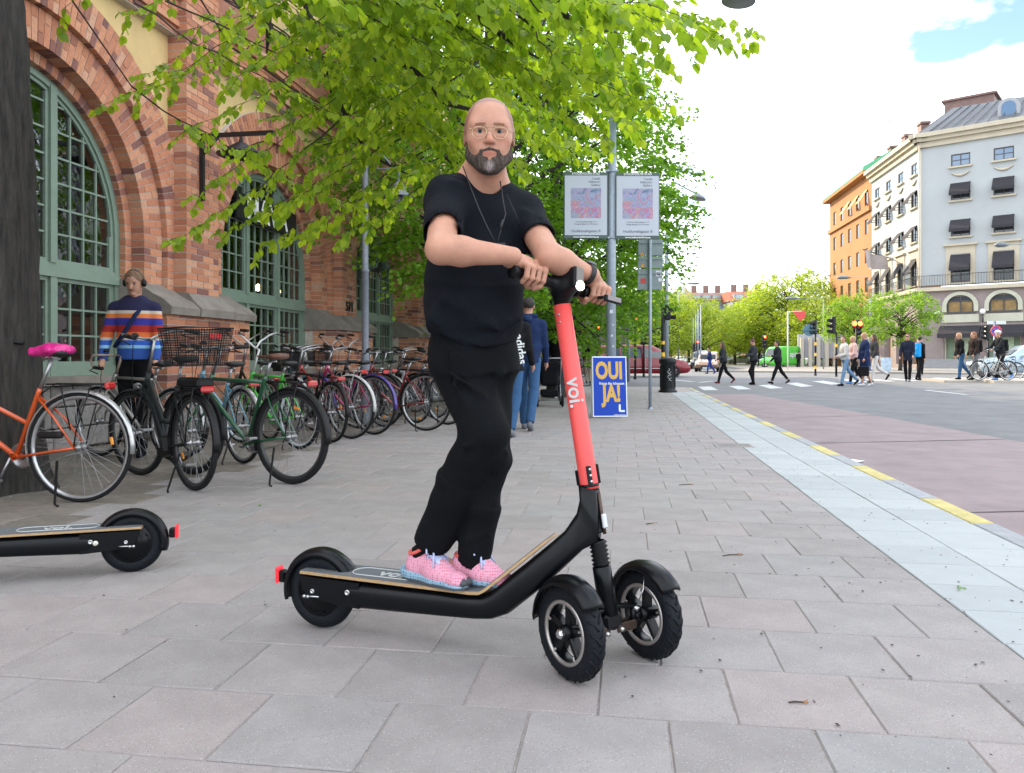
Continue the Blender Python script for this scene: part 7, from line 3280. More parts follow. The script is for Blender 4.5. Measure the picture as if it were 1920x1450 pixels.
		m1.bbox(base + d * .5, (ln, .030, .012), Mk, .003)
		m1.build("upper_link", m_sblk, t)
		m1 = MB()
		m1.lathe([(.007, -.024), (.007, .024), (.001, .025)], Sx(.12, 0, .03 * sg), ax=fh, seg=10)
		m1.lathe([(.007, -.024), (.007, .024), (.001, .025)], kn + Z * .03, ax=fh, seg=10)
		m1.tube([kn + Z * .04 + fh * .02, c + Z * .09 - ah * sg * .045 + fh * .03, c + Z * .14 - ah * sg * .02 + fh * .01], .0022, 5)
		m1.build("link_bolt", m_bolt, t)
	# fork tube, boot, head collar, coral stem, top
	m1 = MB()
	m1.lathe([(.022, 0), (.030, .002), (.030, .153), (.027, .157), (.02, .157)], Sx(.165), ax=ax, seg=28)
	m1.bbox(Sx(.15), (.07, .05, .05), Matrix((a, f, ax)).transposed(), .008)
	m1.build("fork_tube", m_sblk, t)
	m1 = MB()
	pr = []
	for k in range(13):
		pr.append((.030 if k % 2 else .022, k * .0067))
	m1.lathe(pr, Sx(.320), ax=ax, seg=24)
	m1.build("rubber_boot", m_smat, t)
	m1 = MB()
	m1.lathe([(.02, 0), (.0315, .0), (.0315, .008), (.0300, .01), (.0300, .145), (.0315, .147), (.0315, .155), (.02, .156)], Sx(.425), ax=ax, seg=28)
	m1.build("head_tube", m_sblk, t)
	m1 = MB()
	m1.tube([Sx(.42, .034, .006), Sx(.55, .034, .006)], .006, 8)
	m1.build("front_bracket", m_bronz, t)
	m1 = MB()
	m1.bbox(Sx(.46, .040, .008), (.018, .010, .045), Matrix((a, f, ax)).transposed(), .003)
	m1.build("front_reflector", mat("reflector_clear", (.45, .47, .5), .15, spec=.9), t)
	m1 = MB()
	m1.lathe([(.02, 0), (.0305, .0), (.0303, .02), (.0280, .60), (.02, .602)], Sx(.562), ax=ax, seg=40)
	st_ = m1.build("stem", m_coral, t)
	# hinge plate
	m1 = MB()
	m1.bbox(Sx(.605, .014, .0285), (.008, .02, .062), Matrix((a, f, ax)).transposed(), .003)
	m1.bbox(Sx(.605, .0265, -.012), (.022, .006, .062), Matrix((a, f, ax)).transposed(), .002)
	m1.bbox(Sx(.600, -.018, -.026), (.008, .02, .05), Matrix((a, f, ax)).transposed(), .003)
	hp = m1.build("clamp_plate", m_smat, t)
	m1 = MB()
	for k in range(3):
		m1.lathe([(.0048, 0), (.0048, .003), (.001, .004)], Sx(.586 + .019 * k, .0295, -.012), ax=f, seg=8)
	m1.build("rivets", m_bolt, hp)
	m1 = MB()
	vw = (Vector((0, 0, H)) - Sx(1.12)).normalized()
	for k, z_ in enumerate((1.122, 1.098)):
		for dd in (-.010, .0):
			d = (f * .35 - a * .8 + a * dd * 30).normalized()
			m1.lathe([(.003, 0), (.003, .002), (.001, .003)], Sx(z_) + d * .0285, ax=d, seg=8)
	m1.build("screws", m_bolt, st_)
	# logo on the stem, letters stacked downwards (reading direction runs down the stem)
	d = (f * .78 - a * .62).normalized()
	d = (d - ax * d.dot(ax)).normalized()
	text("voi.", .068, Sx(.868) + d * .0302, -ax, d.cross(-ax) * 1.0, m_logo, t, off=.0012, extrude=.0006)
	m1 = MB()
	m1.lathe([(.02, 0), (.0270, .0), (.0265, .045), (.03, .06), (.02, .062)], Sx(1.155), ax=ax, seg=30)
	m1.build("stem_collar", m_smat, t)
	return t, Sx, f, a, ax, Q


o = (-.69, 2.82, 0)
sct, Sx, sf, sa, sax, SQ = scooter(o, (.937, -.348), "black three-wheeled scooter with coral stem ridden by the man in black", math.radians(36))
# control head of the main scooter, from joint positions read off the photograph
B0, B1 = P(966, 503, 2.37), P(1152, 556, 2.62)
bx = (B1 - B0).normalized()
bc = B0.lerp(B1, .50)
up_ = (sax - bx * sax.dot(bx)).normalized()
fr2 = up_.cross(bx).normalized()
if fr2.y > 0:
	fr2 = -fr2
MBx = np.array([list(bx), list(fr2), list(up_)]).T
hd = SDF()
top = Sx(1.19)
hd.box(bc + fr2 * .000 + up_ * .006, (.021, .060, .036), MBx, .010, .012)
hd.cap(Sx(1.165), bc - up_ * .01 - fr2 * .012, .026, .034, .03)
hd.cap(bc - bx * .11 - fr2 * .03, bc - bx * .03 - fr2 * .03, .0175, .022, .02)
hd.cap(bc + bx * .03 - fr2 * .03, bc + bx * .08 - fr2 * .03, .022, .0175, .02)
sdf_obj("control_head", hd, .0035, m_smat, sct)
m1 = MB()
Mh = Matrix((bx, fr2, up_)).transposed()
bo = -fr2 * .03
g0 = 0.0
for sg in (-1, 1):
	m1.tube([bc + bo + bx * sg * .05, bc + bo + bx * sg * .115], .0155, 16)
hb = m1.build("handlebar", m_smat, sct)
for (s0_, s1_) in ((-.095, -.205), (.105, .205)):
	m1 = MB()
	n_ = 10
	m1.lathe([(.001, 0), (.021, .001), (.0225, .006), (.0225, .018), (.0185, .024)] + [(.0185 + .0006 * (k % 2), .024 + (abs(s1_ - s0_) - .03) * k / n_) for k in range(1, n_)] + [(.015, abs(s1_ - s0_))],
			 bc + bo + bx * s1_, ax=bx * (1 if s1_ < 0 else -1), seg=22)
	m1.build("grip", m_smat, hb)
m1 = MB()
m1.bbox(bc + fr2 * .0605 + up_ * .012, (.030, .004, .050), Mh, .002)
m1.build("front_panel", mat("gloss_panel", (.05, .04, .03), .08, spec=.9), sct)
m1 = MB()
m1.lathe([(.016, -.004), (.016, .003), (.0125, .006), (.001, .007)], bc + fr2 * .0600 - up_ * .022 + bx * .002, ax=fr2, seg=20)
m1.build("headlight", mat("headlight_glow", (1, .95, .8), .3, emit=((1, .88, .62), 2.2)), sct)
m1 = MB()
m1.lathe([(.0175, -.006), (.0265, -.006), (.0265, .006), (.0175, .006)], bc + bo + bx * .062, ax=bx, seg=24)
m1.lathe([(.0175, -.008), (.021, -.008), (.021, .016), (.0175, .016)], bc + bo + bx * .098, ax=bx, seg=24)
m1.build("bell_ring", m_smat, sct)
m1 = MB()
lv = P(1141, 560, 2.52)
m1.bbox(lv + bx * .02, (.075, .014, .022), Mh, .003)
m1.cm = 1
m1.bbox(lv + bx * .02 + fr2 * .0075, (.060, .003, .016), Mh, .001)
m1.cm = 0
m1.tube([lv + bx * -.02, bc + bo + bx * .15 - up_ * .012], .006, 6)
m1.build("brake_lever", [m_smat, mat("lever_grey", (.16, .14, .14), .35, metal=.4)], sct)

sc2, *_r = scooter((-1.743, 3.55, 0), (-.96, -.28), "second black scooter cut off by the frame's left edge, rear wheel and deck showing", 0.0, full=False)
# ------------------------------------------------------------------ people
def skin_mat(name, col, attr=False):
	m = mat(name, col, .5, spec=.35, var=.13, scale=16, bump=.2, bscale=300)
	b = m.node_tree.nodes["Principled BSDF"]
	b.inputs["Subsurface Weight"].default_value = .12
	b.inputs["Subsurface Radius"].default_value = (.012, .005, .003)
	b.inputs["Subsurface Scale"].default_value = .3
	if attr:
		n = m.node_tree
		a = n.nodes.new("ShaderNodeAttribute")
		a.attribute_name = "col"
		mu = n.nodes.new("ShaderNodeMix")
		mu.data_type = "RGBA"
		mu.blend_type = "MULTIPLY"
		mu.inputs["Factor"].default_value = 1
		prev = b.inputs["Base Color"].links[0].from_socket
		n.links.new(prev, mu.inputs["A"])
		n.links.new(a.outputs["Color"], mu.inputs["B"])
		n.links.new(mu.outputs["Result"], b.inputs["Base Color"])
	return m


def npv(v):
	return np.array([v[0], v[1], v[2]], float)


def cloth(name, c, rough=.9, **k):
	return mat(name, c, rough, var=k.pop("var", .12), scale=k.pop("scale", 18), bump=k.pop("bump", .35), bscale=k.pop("bscale", 260), spec=k.pop("spec", .15), **k)


m_skin = skin_mat("skin_fair", (.42, .215, .145), attr=True)
m_skin2 = skin_mat("skin_light", (.42, .225, .155))
m_tee = cloth("black_tee", (.0042, .0055, .009), bump=.5)
m_trs = cloth("black_trousers", (.0030, .0036, .0050), bump=.4)

man = thing("person", Vector((-.2, 2.62, .22)), "bald bearded man in black t-shirt and trousers standing on the scooter's deck, holding its bar", "person")
# ---- joints from the photograph
shR, elR, wrR = P(838, 372, 2.53), P(826, 468, 2.29), P(962, 480, 2.335)
shL, elL, wrL = P(983, 402, 2.72), P(1030, 482, 2.47), P(1108, 516, 2.56)
hc = P(917, 256, 2.50)
nkb = P(905, 352, 2.60)
wv = Vector((.85, .50, -.06)).normalized()       # shoulder line, image left to right
nv = Vector((.50, -.85, 0)).normalized()         # chest direction
RT = np.array([list(wv), list(nv), [0, 0, 1]]).T
RT[:, 2] = np.cross(RT[:, 0], RT[:, 1])
RT[:, 1] = np.cross(RT[:, 2], RT[:, 0])
# head frame: x right in the image, y forward (towards the camera, slightly down), z up
yaw = math.radians(3)
pit = math.radians(9)
hy = Vector((math.sin(yaw) * math.cos(pit), -math.cos(yaw) * math.cos(pit), -math.sin(pit)))
hx_ = Vector((math.cos(yaw), math.sin(yaw), 0.0))
hz = Vector(np.cross(npv(hx_), npv(hy))) * -1
if hz.z < 0:
	hz = -hz
RH = np.array([list(hx_), list(hy), list(hz)]).T
HS_ = .965


def hp_(x, y, z):
	return npv(hc + (hx_ * x + hy * y + hz * z) * HS_)


B = SDF()
k = .02
B.ell(hp_(0, -.014, .034), (.0775, .095, .088), RH, k=.02)
B.ell(hp_(0, .022, .012), (.0685, .066, .085), RH, k=.03)
B.ell(hp_(0, .026, -.058), (.057, .056, .060), RH, k=.03)
B.ell(hp_(0, .066, -.098), (.026, .020, .022), RH, k=.025)
for s_ in (-1, 1):
	B.cap(hp_(s_ * .056, -.004, -.056), hp_(s_ * .022, .064, -.098), .018, .016, k=.025)
	B.ell(hp_(s_ * .047, .055, -.018), (.021, .019, .021), RH, k=.025)
	B.ell(hp_(s_ * .028, .068, -.050), (.018, .016, .02), RH, k=.02)
B.cap(hp_(-.043, .072, .028), hp_(.043, .072, .028), .013, .013, k=.022)
B.cap(hp_(0, .075, -.062), hp_(0, .074, -.054), .018, .018, k=.02)
for s_ in (-1, 1):
	B.ell(hp_(s_ * .0315, .098, .008), (.0185, .017, .0125), RH, k=.012, op="-")
# nose
B.cap(hp_(0, .078, .020), hp_(0, .104, -.020), .0075, .0100, k=.012)
B.ell(hp_(0, .106, -.0265), (.0110, .0095, .0090), RH, k=.008)
for s_ in (-1, 1):
	B.ell(hp_(s_ * .0125, .094, -.0285), (.0072, .0095, .0072), RH, k=.006)
	B.ell(hp_(s_ * .0065, .103, -.0365), (.0034, .0050, .0034), RH, k=.003, op="-")
# eyeballs (sclera are separate parts), lids
for s_ in (-1, 1):
	B.ell(hp_(s_ * .0315, .0705, .0085), (.0125, .0125, .0125), RH, k=.004)
	for t0, t1 in ((-1, -.35), (-.35, .35), (.35, 1)):
		def lid(t, up):
			return hp_(s_ * .0315 + t * .0145, .0825 + .0050 * (1 - t * t) - .002 * t * t * (1 if True else 0), .0085 + (up * .0063 * (1 - t * t)) + (.0008 if up > 0 else 0))
		B.cap(lid(t0, 1.12), lid(t1, 1.12), .0022, k=.003)
		B.cap(lid(t0, -.9), lid(t1, -.9), .0014, k=.002)
	B.cap(hp_(s_ * .0315 - .011, .079, -.0075), hp_(s_ * .0315 + .011, .078, -.0075), .0030, k=.008)
# lips
for a, b, r_ in (((-.024, .0795, -.0625), (-.008, .0885, -.0590), .0034), ((-.008, .0885, -.0590), (.008, .0885, -.0590), .0040), ((.008, .0885, -.0590), (.024, .0795, -.0625), .0034)):
	B.cap(hp_(*a), hp_(*b), r_, k=.005)
for a, b, r_ in (((-.022, .0795, -.0660), (-.007, .0865, -.0690), .0040), ((-.007, .0865, -.0690), (.007, .0865, -.0690), .0052), ((.007, .0865, -.0690), (.022, .0795, -.0660), .0040)):
	B.cap(hp_(*a), hp_(*b), r_, k=.005)
B.cap(hp_(-.023, .086, -.0638), hp_(.023, .086, -.0638), .0012, k=.003, op="-")
# ears
for s_ in (-1, 1):
	B.ell(hp_(s_ * .0815, -.006, -.004), (.0065, .019, .031), RH, k=.008)
	B.ell(hp_(s_ * .0860, .000, -.001), (.0045, .0095, .017), RH, k=.004, op="-")
# neck
B.cap(hp_(0, -.022, -.070), npv(nkb + Vector((0, .02, .0))), .058, .064, k=.03)
B.cap(npv(nkb + Vector((0, 0, .05))), npv(shR.lerp(nkb, .35)), .055, .05, k=.05)
B.cap(npv(nkb + Vector((0, 0, .04))), npv(shL.lerp(nkb, .35)), .05, .05, k=.05)
# torso (under the clothes)
chest, belly, hips = P(897, 440, 2.63), P(890, 560, 2.62), P(890, 660, 2.64)
B.ell(npv(chest), (.165, .10, .17), RT, k=.04)
B.ell(npv(belly), (.14, .115, .17), RT, k=.05)
B.ell(npv(hips), (.14, .10, .12), RT, k=.05)
# arms
B.cap(npv(shR), npv(elR), .050, .044, k=.03)
B.cap(npv(elR), npv(elR.lerp(wrR, .28)), .040, .043, k=.02)
B.cap(npv(elR.lerp(wrR, .28)), npv(wrR), .043, .0265, k=.02)
B.cap(npv(shL), npv(elL), .050, .043, k=.03)
B.cap(npv(elL), npv(elL.lerp(wrL, .3)), .042, .043, k=.02)
B.cap(npv(elL.lerp(wrL, .3)), npv(wrL), .043, .0255, k=.02)
# legs + feet inside trousers and shoes
hpR, knR, anR = P(868, 660, 2.62), P(908, 816, 2.51), P(806, 1046, 2.665)
hpL, knL, anL = P(912, 660, 2.68), P(924, 858, 2.58), P(886, 1066, 2.63)
for (a, b, c) in ((hpR, knR, anR), (hpL, knL, anL)):
	B.cap(npv(a), npv(b), .07, .036, k=.02)
	B.cap(npv(b), npv(c), .036, .030, k=.02)
	B.cap(npv(c), npv(c + Vector((.12, -.04, -.05))), .03, .03, k=.02)


# hands: knuckle row along the bar, fingers wrapping over the front and underneath
def hand(wrist, t_first, t_last, mir, thumb_t):
	base = bc + bo
	e1 = up_
	e2 = fr2

	def ring(t, phi, r):
		return base + bx * t + (e1 * math.cos(phi) + e2 * math.sin(phi)) * r
	kn = []
	lens = [.95, 1.0, .97, .85] if mir > 0 else [.85, .97, 1.0, .95]
	for i in range(4):
		t = t_first + (t_last - t_first) * i / 3
		l_ = lens[i]
		mcp = ring(t, math.radians(2), .040)
		pip = ring(t + .001 * i, math.radians(62), .037)
		dip = ring(t, math.radians(120), .031)
		tipp = ring(t, math.radians(120 + 50 * l_), .028)
		kn.append(mcp)
		B.cap(npv(mcp), npv(pip), .0108, .0100, k=.0045)
		B.cap(npv(pip), npv(dip), .0098, .0088, k=.0040)
		B.cap(npv(dip), npv(tipp), .0088, .0078, k=.0040)
		# metacarpal to the wrist
		wq = wrist.lerp(mcp, .22) + up_ * .003
		B.cap(npv(wq), npv(mcp), .0155, .0118, k=.012)
	# palm mass
	pc = (wrist + kn[1] + kn[2] + ring((t_first + t_last) / 2, math.radians(-50), .03)) * .25
	B.cap(npv(wrist), npv(pc), .024, .026, k=.02)
	# thumb: under the bar, leaving the side of the palm
	t = thumb_t
	p0 = ring(t, math.radians(-75), .036)
	p1 = ring(t + .004, math.radians(-125), .036)
	p2 = ring(t + .010 * (1 if mir > 0 else -1), math.radians(-172), .032)
	p3 = ring(t + .020 * (1 if mir > 0 else -1), math.radians(-205), .033)
	B.cap(npv(wrist.lerp(pc, .6)), npv(p0), .016, .0135, k=.015)
	B.cap(npv(p0), npv(p1), .0130, .0115, k=.006)
	B.cap(npv(p1), npv(p2), .0112, .0100, k=.005)
	B.cap(npv(p2), npv(p3), .0098, .0085, k=.004)


wrR = bc + bo + bx * -.195 + up_ * .040 - fr2 * .045
wrR = wrR.lerp(P(958, 480, 2.36), .5)
hand(wrR, -.165, -.098, 1, -.118)
hand(wrL, .115, .180, -1, .118)


def head_local(V):
	return (V - npv(hc)) @ RH / HS_


def skin_col(V):
	q = head_local(V)
	c = np.ones((len(V), 3))
	x, y, z = q[:, 0], q[:, 1], q[:, 2]

	def mixc(mask, col):
		m_ = np.clip(mask, 0, 1)[:, None]
		c[:] = c * (1 - m_) + np.array(col) * m_
	near_ = (np.abs(x) < .12) & (np.abs(z) < .14) & (y > -.12) & (y < .13)
	sm = lambda v, a, b: np.clip((v - a) / (b - a), 0, 1)
	# ruddy cheeks and nose
	for s_ in (-1, 1):
		d = np.sqrt(((x - s_ * .045) / .026) ** 2 + ((z + .022) / .022) ** 2)
		mixc(near_ * (y > .02) * (1 - sm(d, .3, 1.2)) * .5, (1.05, .78, .76))
	d = np.sqrt((x / .016) ** 2 + ((z + .022) / .02) ** 2)
	mixc(near_ * (y > .08) * (1 - sm(d, .3, 1.2)) * .5, (1.05, .76, .74))
	# shaved scalp
	hl = .083 - .10 * np.clip((np.abs(x) - .045) / .04, 0, 1) ** 1.0
	scalp = near_ * sm(z + .45 * np.clip(.03 - y, -.05, .03) * 1.2, hl - .0, hl + .012) * (y < .075)
	side = near_ * (y < .012) * (z > -.045)
	mixc(np.maximum(scalp * .7, side * .62 * sm(.018 - y, 0, .02)), (.42, .38, .42))
	# eyebrows
	for s_ in (-1, 1):
		xx = (x * s_)
		d = np.abs(z - (.0285 - .12 * (xx - .03) * (xx > .03) + .02 * (xx - .03) * (xx <= .03)))
		mixc(near_ * (y > .05) * (xx > .012) * (xx < .048) * (1 - sm(d, .0018, .0045)) * .85, (.36, .27, .22))
	# eye sockets reddish lids
	# lips
	lip = near_ * (y > .06) * (np.abs(x) < .0235) * (np.abs(z + .0645) < .0075 * (1 - (np.abs(x) / .027) ** 2) + .0015)
	mixc(lip * .7, (.84, .50, .50))
	return c


body = sdf_obj("body", B, .0030, m_skin, man, colf=skin_col)

# eyes: the iris set on each ball
for s_ in (-1, 1):
	c = hp_(s_ * .0315, .0735, .0085)
	m1 = MB()
	m1.cs = True
	ax_ = Vector(hy)
	gz = (Vector((0, 0, H)) - Vector(c)).normalized()
	R0 = .0136
	prof = []
	for i in range(12):
		a = math.pi * .5 * i / 11
		prof.append((R0 * math.sin(a), R0 * math.cos(a)))
	m1.cm = 2
	m1.lathe(prof[:3], c, ax=gz, seg=20)
	m1.cm = 1
	m1.lathe(prof[2:5], c, ax=gz, seg=20)
	m1.cm = 0
	m1.lathe(prof[4:], c, ax=gz, seg=20)
	m1.build("eye", [mat("eye_white", (.36, .32, .30), .25), mat("iris_grey", (.035, .035, .035), .2), mat("pupil", (.004, .004, .004), .1)], man)

# beard: full, short, greyer at the chin
def soft_noise(X_, f):
	return np.sin(X_[:, 0] * f + 1.3 * np.sin(X_[:, 1] * f * .7)) * np.sin(X_[:, 1] * f * 1.1 + 2 * np.sin(X_[:, 2] * f * .5)) * np.sin(X_[:, 2] * f * .6 + X_[:, 0] * f * .3)


BD = SDF()
BD.ell(hp_(0, .030, -.068), (.0595, .0575, .050), RH, k=.02)
BD.ell(hp_(0, .066, -.103), (.031, .026, .027), RH, k=.03)
for s_ in (-1, 1):
	BD.cap(hp_(s_ * .0615, .002, -.030), hp_(s_ * .056, .012, -.062), .0095, .020, k=.02)
	BD.cap(hp_(s_ * .054, .010, -.064), hp_(s_ * .022, .066, -.098), .021, .021, k=.02)
	BD.cap(hp_(s_ * .0275, .076, -.060), hp_(s_ * .030, .070, -.082), .0068, .010, k=.012)
	pass
# cut away cheeks, mouth and neck
BD.half(hp_(0, .03, -.040), npv(hz * 1.0 + hy * .10), k=.008)
for s_ in (-1, 1):
	BD.ell(hp_(s_ * .046, .066, -.036), (.026, .030, .026), RH, k=.010, op="-")
BD.ell(hp_(0, .098, -.0655), (.0225, .022, .0095), RH, k=.004, op="-")
BD.ell(hp_(0, .108, -.082), (.0085, .02, .006), RH, k=.004, op="-")
BD.p = [pr for pr in BD.p if True]
# moustache sits above the cheek cut: add after cutting
for s_ in (-1, 1):
	BD.cap(hp_(s_ * .002, .0955, -.0505), hp_(s_ * .0270, .0840, -.0570), .0046, .0062, k=.004)
	BD.cap(hp_(s_ * .0270, .0835, -.0575), hp_(s_ * .030, .0770, -.078), .0064, .009, k=.006)
	BD.cap(hp_(s_ * .0650, .004, -.018), hp_(s_ * .0625, .008, -.048), .0085, .013, k=.01)


def beard_col(V):
	q = head_local(V)
	c = np.ones((len(V), 3))
	g = np.clip(1 - np.sqrt((q[:, 0] / .022) ** 2 + ((q[:, 2] + .105) / .022) ** 2), 0, 1) * (q[:, 1] > .05)
	st_ = .5 + .5 * np.sin(q[:, 0] * 900 + 4 * np.sin(q[:, 2] * 160))
	g = (g * 1.6 * (.4 + .6 * st_))[:, None]
	return c * (1 - np.clip(g, 0, 1)) + np.clip(g, 0, 1) * np.array((5.0, 5.4, 6.2))


m_beard = mat("beard_hair", (.105, .082, .070), .85, var=.7, scale=160, bump=1.0, bscale=700, spec=.15, stretch=(1, 1, .3))
nn_ = m_beard.node_tree
aa = nn_.nodes.new("ShaderNodeAttribute")
aa.attribute_name = "col"
mu = nn_.nodes.new("ShaderNodeMix")
mu.data_type = "RGBA"
mu.blend_type = "MULTIPLY"
mu.clamp_result = False
mu.inputs["Factor"].default_value = 1
pb_ = nn_.nodes["Principled BSDF"]
pv_ = pb_.inputs["Base Color"].links[0].from_socket
nn_.links.new(pv_, mu.inputs["A"])
nn_.links.new(aa.outputs["Color"], mu.inputs["B"])
nn_.links.new(mu.outputs["Result"], pb_.inputs["Base Color"])
sdf_obj("beard", BD, .0022, m_beard, man, disp=lambda X_: .0011 * soft_noise(X_, 900) + .0008 * soft_noise(X_, 420), colf=beard_col)

# glasses
m_wire = mat("gold_wire", (.55, .42, .28), .25, metal=.9)
m1 = MB()
def gp(x, y, z):
	return Vector(hp_(x, y, z))
for s_ in (-1, 1):
	loop = []
	for i in range(28):
		a = 2 * math.pi * i / 28
		cx, cz = math.cos(a), math.sin(a)
		xx = s_ * .0335 + .0235 * (abs(cx) ** .85 * math.copysign(1, cx)) * (1.0 + .08 * cz)
		zz = .001 + (.0165 if cz > 0 else .0200) * cz
		yy = .0995 - .35 * max(0, abs(xx) - .02) ** 1.15
		loop.append(gp(xx, yy, zz))
	m1.tube(loop, .0012, 6, closed=True)
	m1.tube([gp(s_ * .0575, .0885, .013), gp(s_ * .068, .082, .012), gp(s_ * .078, .05, .010), gp(s_ * .0815, 0, .006), gp(s_ * .081, -.02, -.006)], .0010, 6)
m1.tube([gp(-.026, .0990, .0175), gp(-.012, .1015, .0190), gp(0, .102, .0192), gp(.012, .1015, .0190), gp(.026, .0990, .0175)], .0009, 6)
m1.tube([gp(-.0105, .0990, .004), gp(-.004, .1005, .0075), gp(.004, .1005, .0075), gp(.0105, .0990, .004)], .0008, 6)
m1.build("glasses", m_wire, man)

# ---- t-shirt
def foldn(X_, f, a):
	return a * (np.sin(X_[:, 2] * f + 2.2 * np.sin(X_[:, 0] * 9 + X_[:, 1] * 5) + 1.7 * np.sin(X_[:, 1] * 11)))


TS = SDF()
TS.ell(npv(P(896, 425, 2.63)), (.185, .122, .175), RT, k=.06)
TS.ell(npv(P(889, 520, 2.62)), (.172, .135, .17), RT, k=.06)
TS.ell(npv(P(890, 590, 2.61)), (.160, .140, .14), RT, k=.06)
TS.cone(npv(P(888, 545, 2.62)), npv(P(888, 640, 2.63)), .146, .146, k=.05)
TS.cap(npv(shR), npv(shL), .056, .054, k=.05)
TS.cap(npv(nkb + Vector((0, .02, -.005))), npv(shR), .066, .064, k=.04)
TS.cap(npv(nkb + Vector((0, .02, -.005))), npv(shL), .066, .062, k=.04)
slR = shR.lerp(elR, .72)
slL = shL.lerp(elL, .60)
TS.cone(npv(shR), npv(slR), .064, .061, k=.035)
TS.cone(npv(shL), npv(slL), .062, .058, k=.035)
TS.cone(npv(slR.lerp(shR, .25)), npv(slR.lerp(elR, .5)), .0545, .057, k=.003, op="-")
TS.cone(npv(slL.lerp(shL, .25)), npv(slL.lerp(elL, .5)), .0525, .055, k=.003, op="-")
# neck opening
TS.cap(npv(nkb + Vector((.005, -.035, .022))), npv(hc), .066, .078, k=.006, op="-")
# hem
TS.half(npv(P(888, 640, 2.6)), (-.26, .05, -1.0), k=.004)
# creases
for (a, b, Yd, r_) in (((822, 585), (900, 612), 2.50, .010), ((812, 600), (880, 650), 2.50, .011), ((835, 560), (940, 622), 2.47, .009), ((905, 640), (975, 600), 2.50, .010),
					   ((850, 345), (838, 420), 2.46, .008), ((868, 350), (858, 430), 2.47, .007), ((985, 400), (975, 470), 2.60, .008), ((806, 615), (850, 655), 2.55, .010)):
	TS.cap(npv(P(a[0], a[1], Yd)), npv(P(b[0], b[1], Yd)), r_, r_ * .5, k=.035)


def ts_disp(X_):
	zz = X_[:, 2]
	low = np.clip((1.32 - zz) / .25, 0, 1)
	return foldn(X_, 55, .0022) + low * foldn(X_ + np.array([.3, .1, .2]), 85, .0022) + .0015 * np.sin(X_[:, 0] * 40 + X_[:, 2] * 25)


sdf_obj("t_shirt", TS, .0045, m_tee, man, disp=ts_disp)
# ---- trousers
TR = SDF()
TR.ell(npv(P(890, 668, 2.64)), (.150, .125, .13), RT, k=.05)
TR.cone(npv(P(889, 625, 2.63)), npv(P(889, 690, 2.64)), .140, .148, k=.04)
kR, kL = P(910, 812, 2.50), P(926, 858, 2.57)
TR.cap(npv(P(866, 690, 2.61)), npv(kR), .098, .074, k=.04)
TR.cap(npv(P(915, 690, 2.67)), npv(kL), .092, .054, k=.03)
hmR, hmL = P(811, 1020, 2.665), P(886, 1056, 2.63)
cfR = P(862, 900, 2.575)
TR.cap(npv(kR), npv(cfR), .074, .074, k=.03)
TR.cone(npv(cfR), npv(hmR), .073, .067, k=.02)
TR.cap(npv(kL), npv(kL.lerp(hmL, .45)), .052, .052, k=.03)
TR.cone(npv(kL.lerp(hmL, .45)), npv(hmL), .055, .058, k=.02)
TR.cone(npv(hmR.lerp(kR, .1)), npv(hmR + (hmR - kR) * .1), .056, .060, k=.004, op="-")
TR.cone(npv(hmL.lerp(kL, .1)), npv(hmL + (hmL - kL) * .1), .049, .052, k=.004, op="-")
for (a, b, Yd, r_) in (((845, 700), (905, 740), 2.47, .012), ((850, 720), (895, 790), 2.47, .010), ((940, 700), (905, 760), 2.52, .012), ((870, 838), (905, 824), 2.44, .006),
						((930, 880), (950, 850), 2.52, .010), ((895, 960), (925, 940), 2.56, .008), ((880, 1010), (912, 1000), 2.57, .008), ((800, 985), (845, 965), 2.60, .008)):
	TR.cap(npv(P(a[0], a[1], Yd)), npv(P(b[0], b[1], Yd)), r_ * .6, r_ * .3, k=.03)


def tr_disp(X_):
	kn = np.exp(-((X_[:, 2] - .62) / .12) ** 2)
	return foldn(X_, 38, .0022) + kn * foldn(X_, 75, .0018) + .002 * np.sin(X_[:, 0] * 50 + X_[:, 2] * 18)


sdf_obj("trousers", TR, .0055, m_trs, man, disp=tr_disp)
m1 = MB()           # side seam and pocket edge
m1.tube([P(838, 655, 2.50), P(842, 690, 2.495), P(846, 720, 2.50)], .002, 5)
m1.build("pocket_seam", m_trs, man)


# ---- shoes
def mesh_mat(name, c1, c2, sc__=240):
	m = mat(name, c1, .7)
	n = m.node_tree
	v = n.nodes.new("ShaderNodeTexVoronoi")
	v.inputs["Scale"].default_value = sc__
	v.inputs["Randomness"].default_value = .15
	t_ = n.nodes.new("ShaderNodeTexCoord")
	n.links.new(t_.outputs["Object"], v.inputs["Vector"])
	r = n.nodes.new("ShaderNodeValToRGB")
	r.color_ramp.elements[0].position = .22
	r.color_ramp.elements[0].color = (*c2, 1)
	r.color_ramp.elements[1].position = .36
	r.color_ramp.elements[1].color = (*c1, 1)
	n.links.new(v.outputs["Distance"], r.inputs["Fac"])
	n.links.new(r.outputs["Color"], n.nodes["Principled BSDF"].inputs["Base Color"])
	return m


m_up = mesh_mat("pink_knit", (.58, .27, .36), (.46, .05, .10), 125)
m_sole = mesh_mat("blue_lattice_sole", (.20, .33, .43), (.02, .05, .13), 110)
m_dk = mat("sole_dark", (.05, .055, .065), .7)
m_col = mat("collar_coral", (.60, .10, .08), .6)
m_lace = mat("lace_lilac", (.40, .45, .66), .7, bump=.3, bscale=200)
m_sock = cloth("black_sock", (.005, .005, .006))


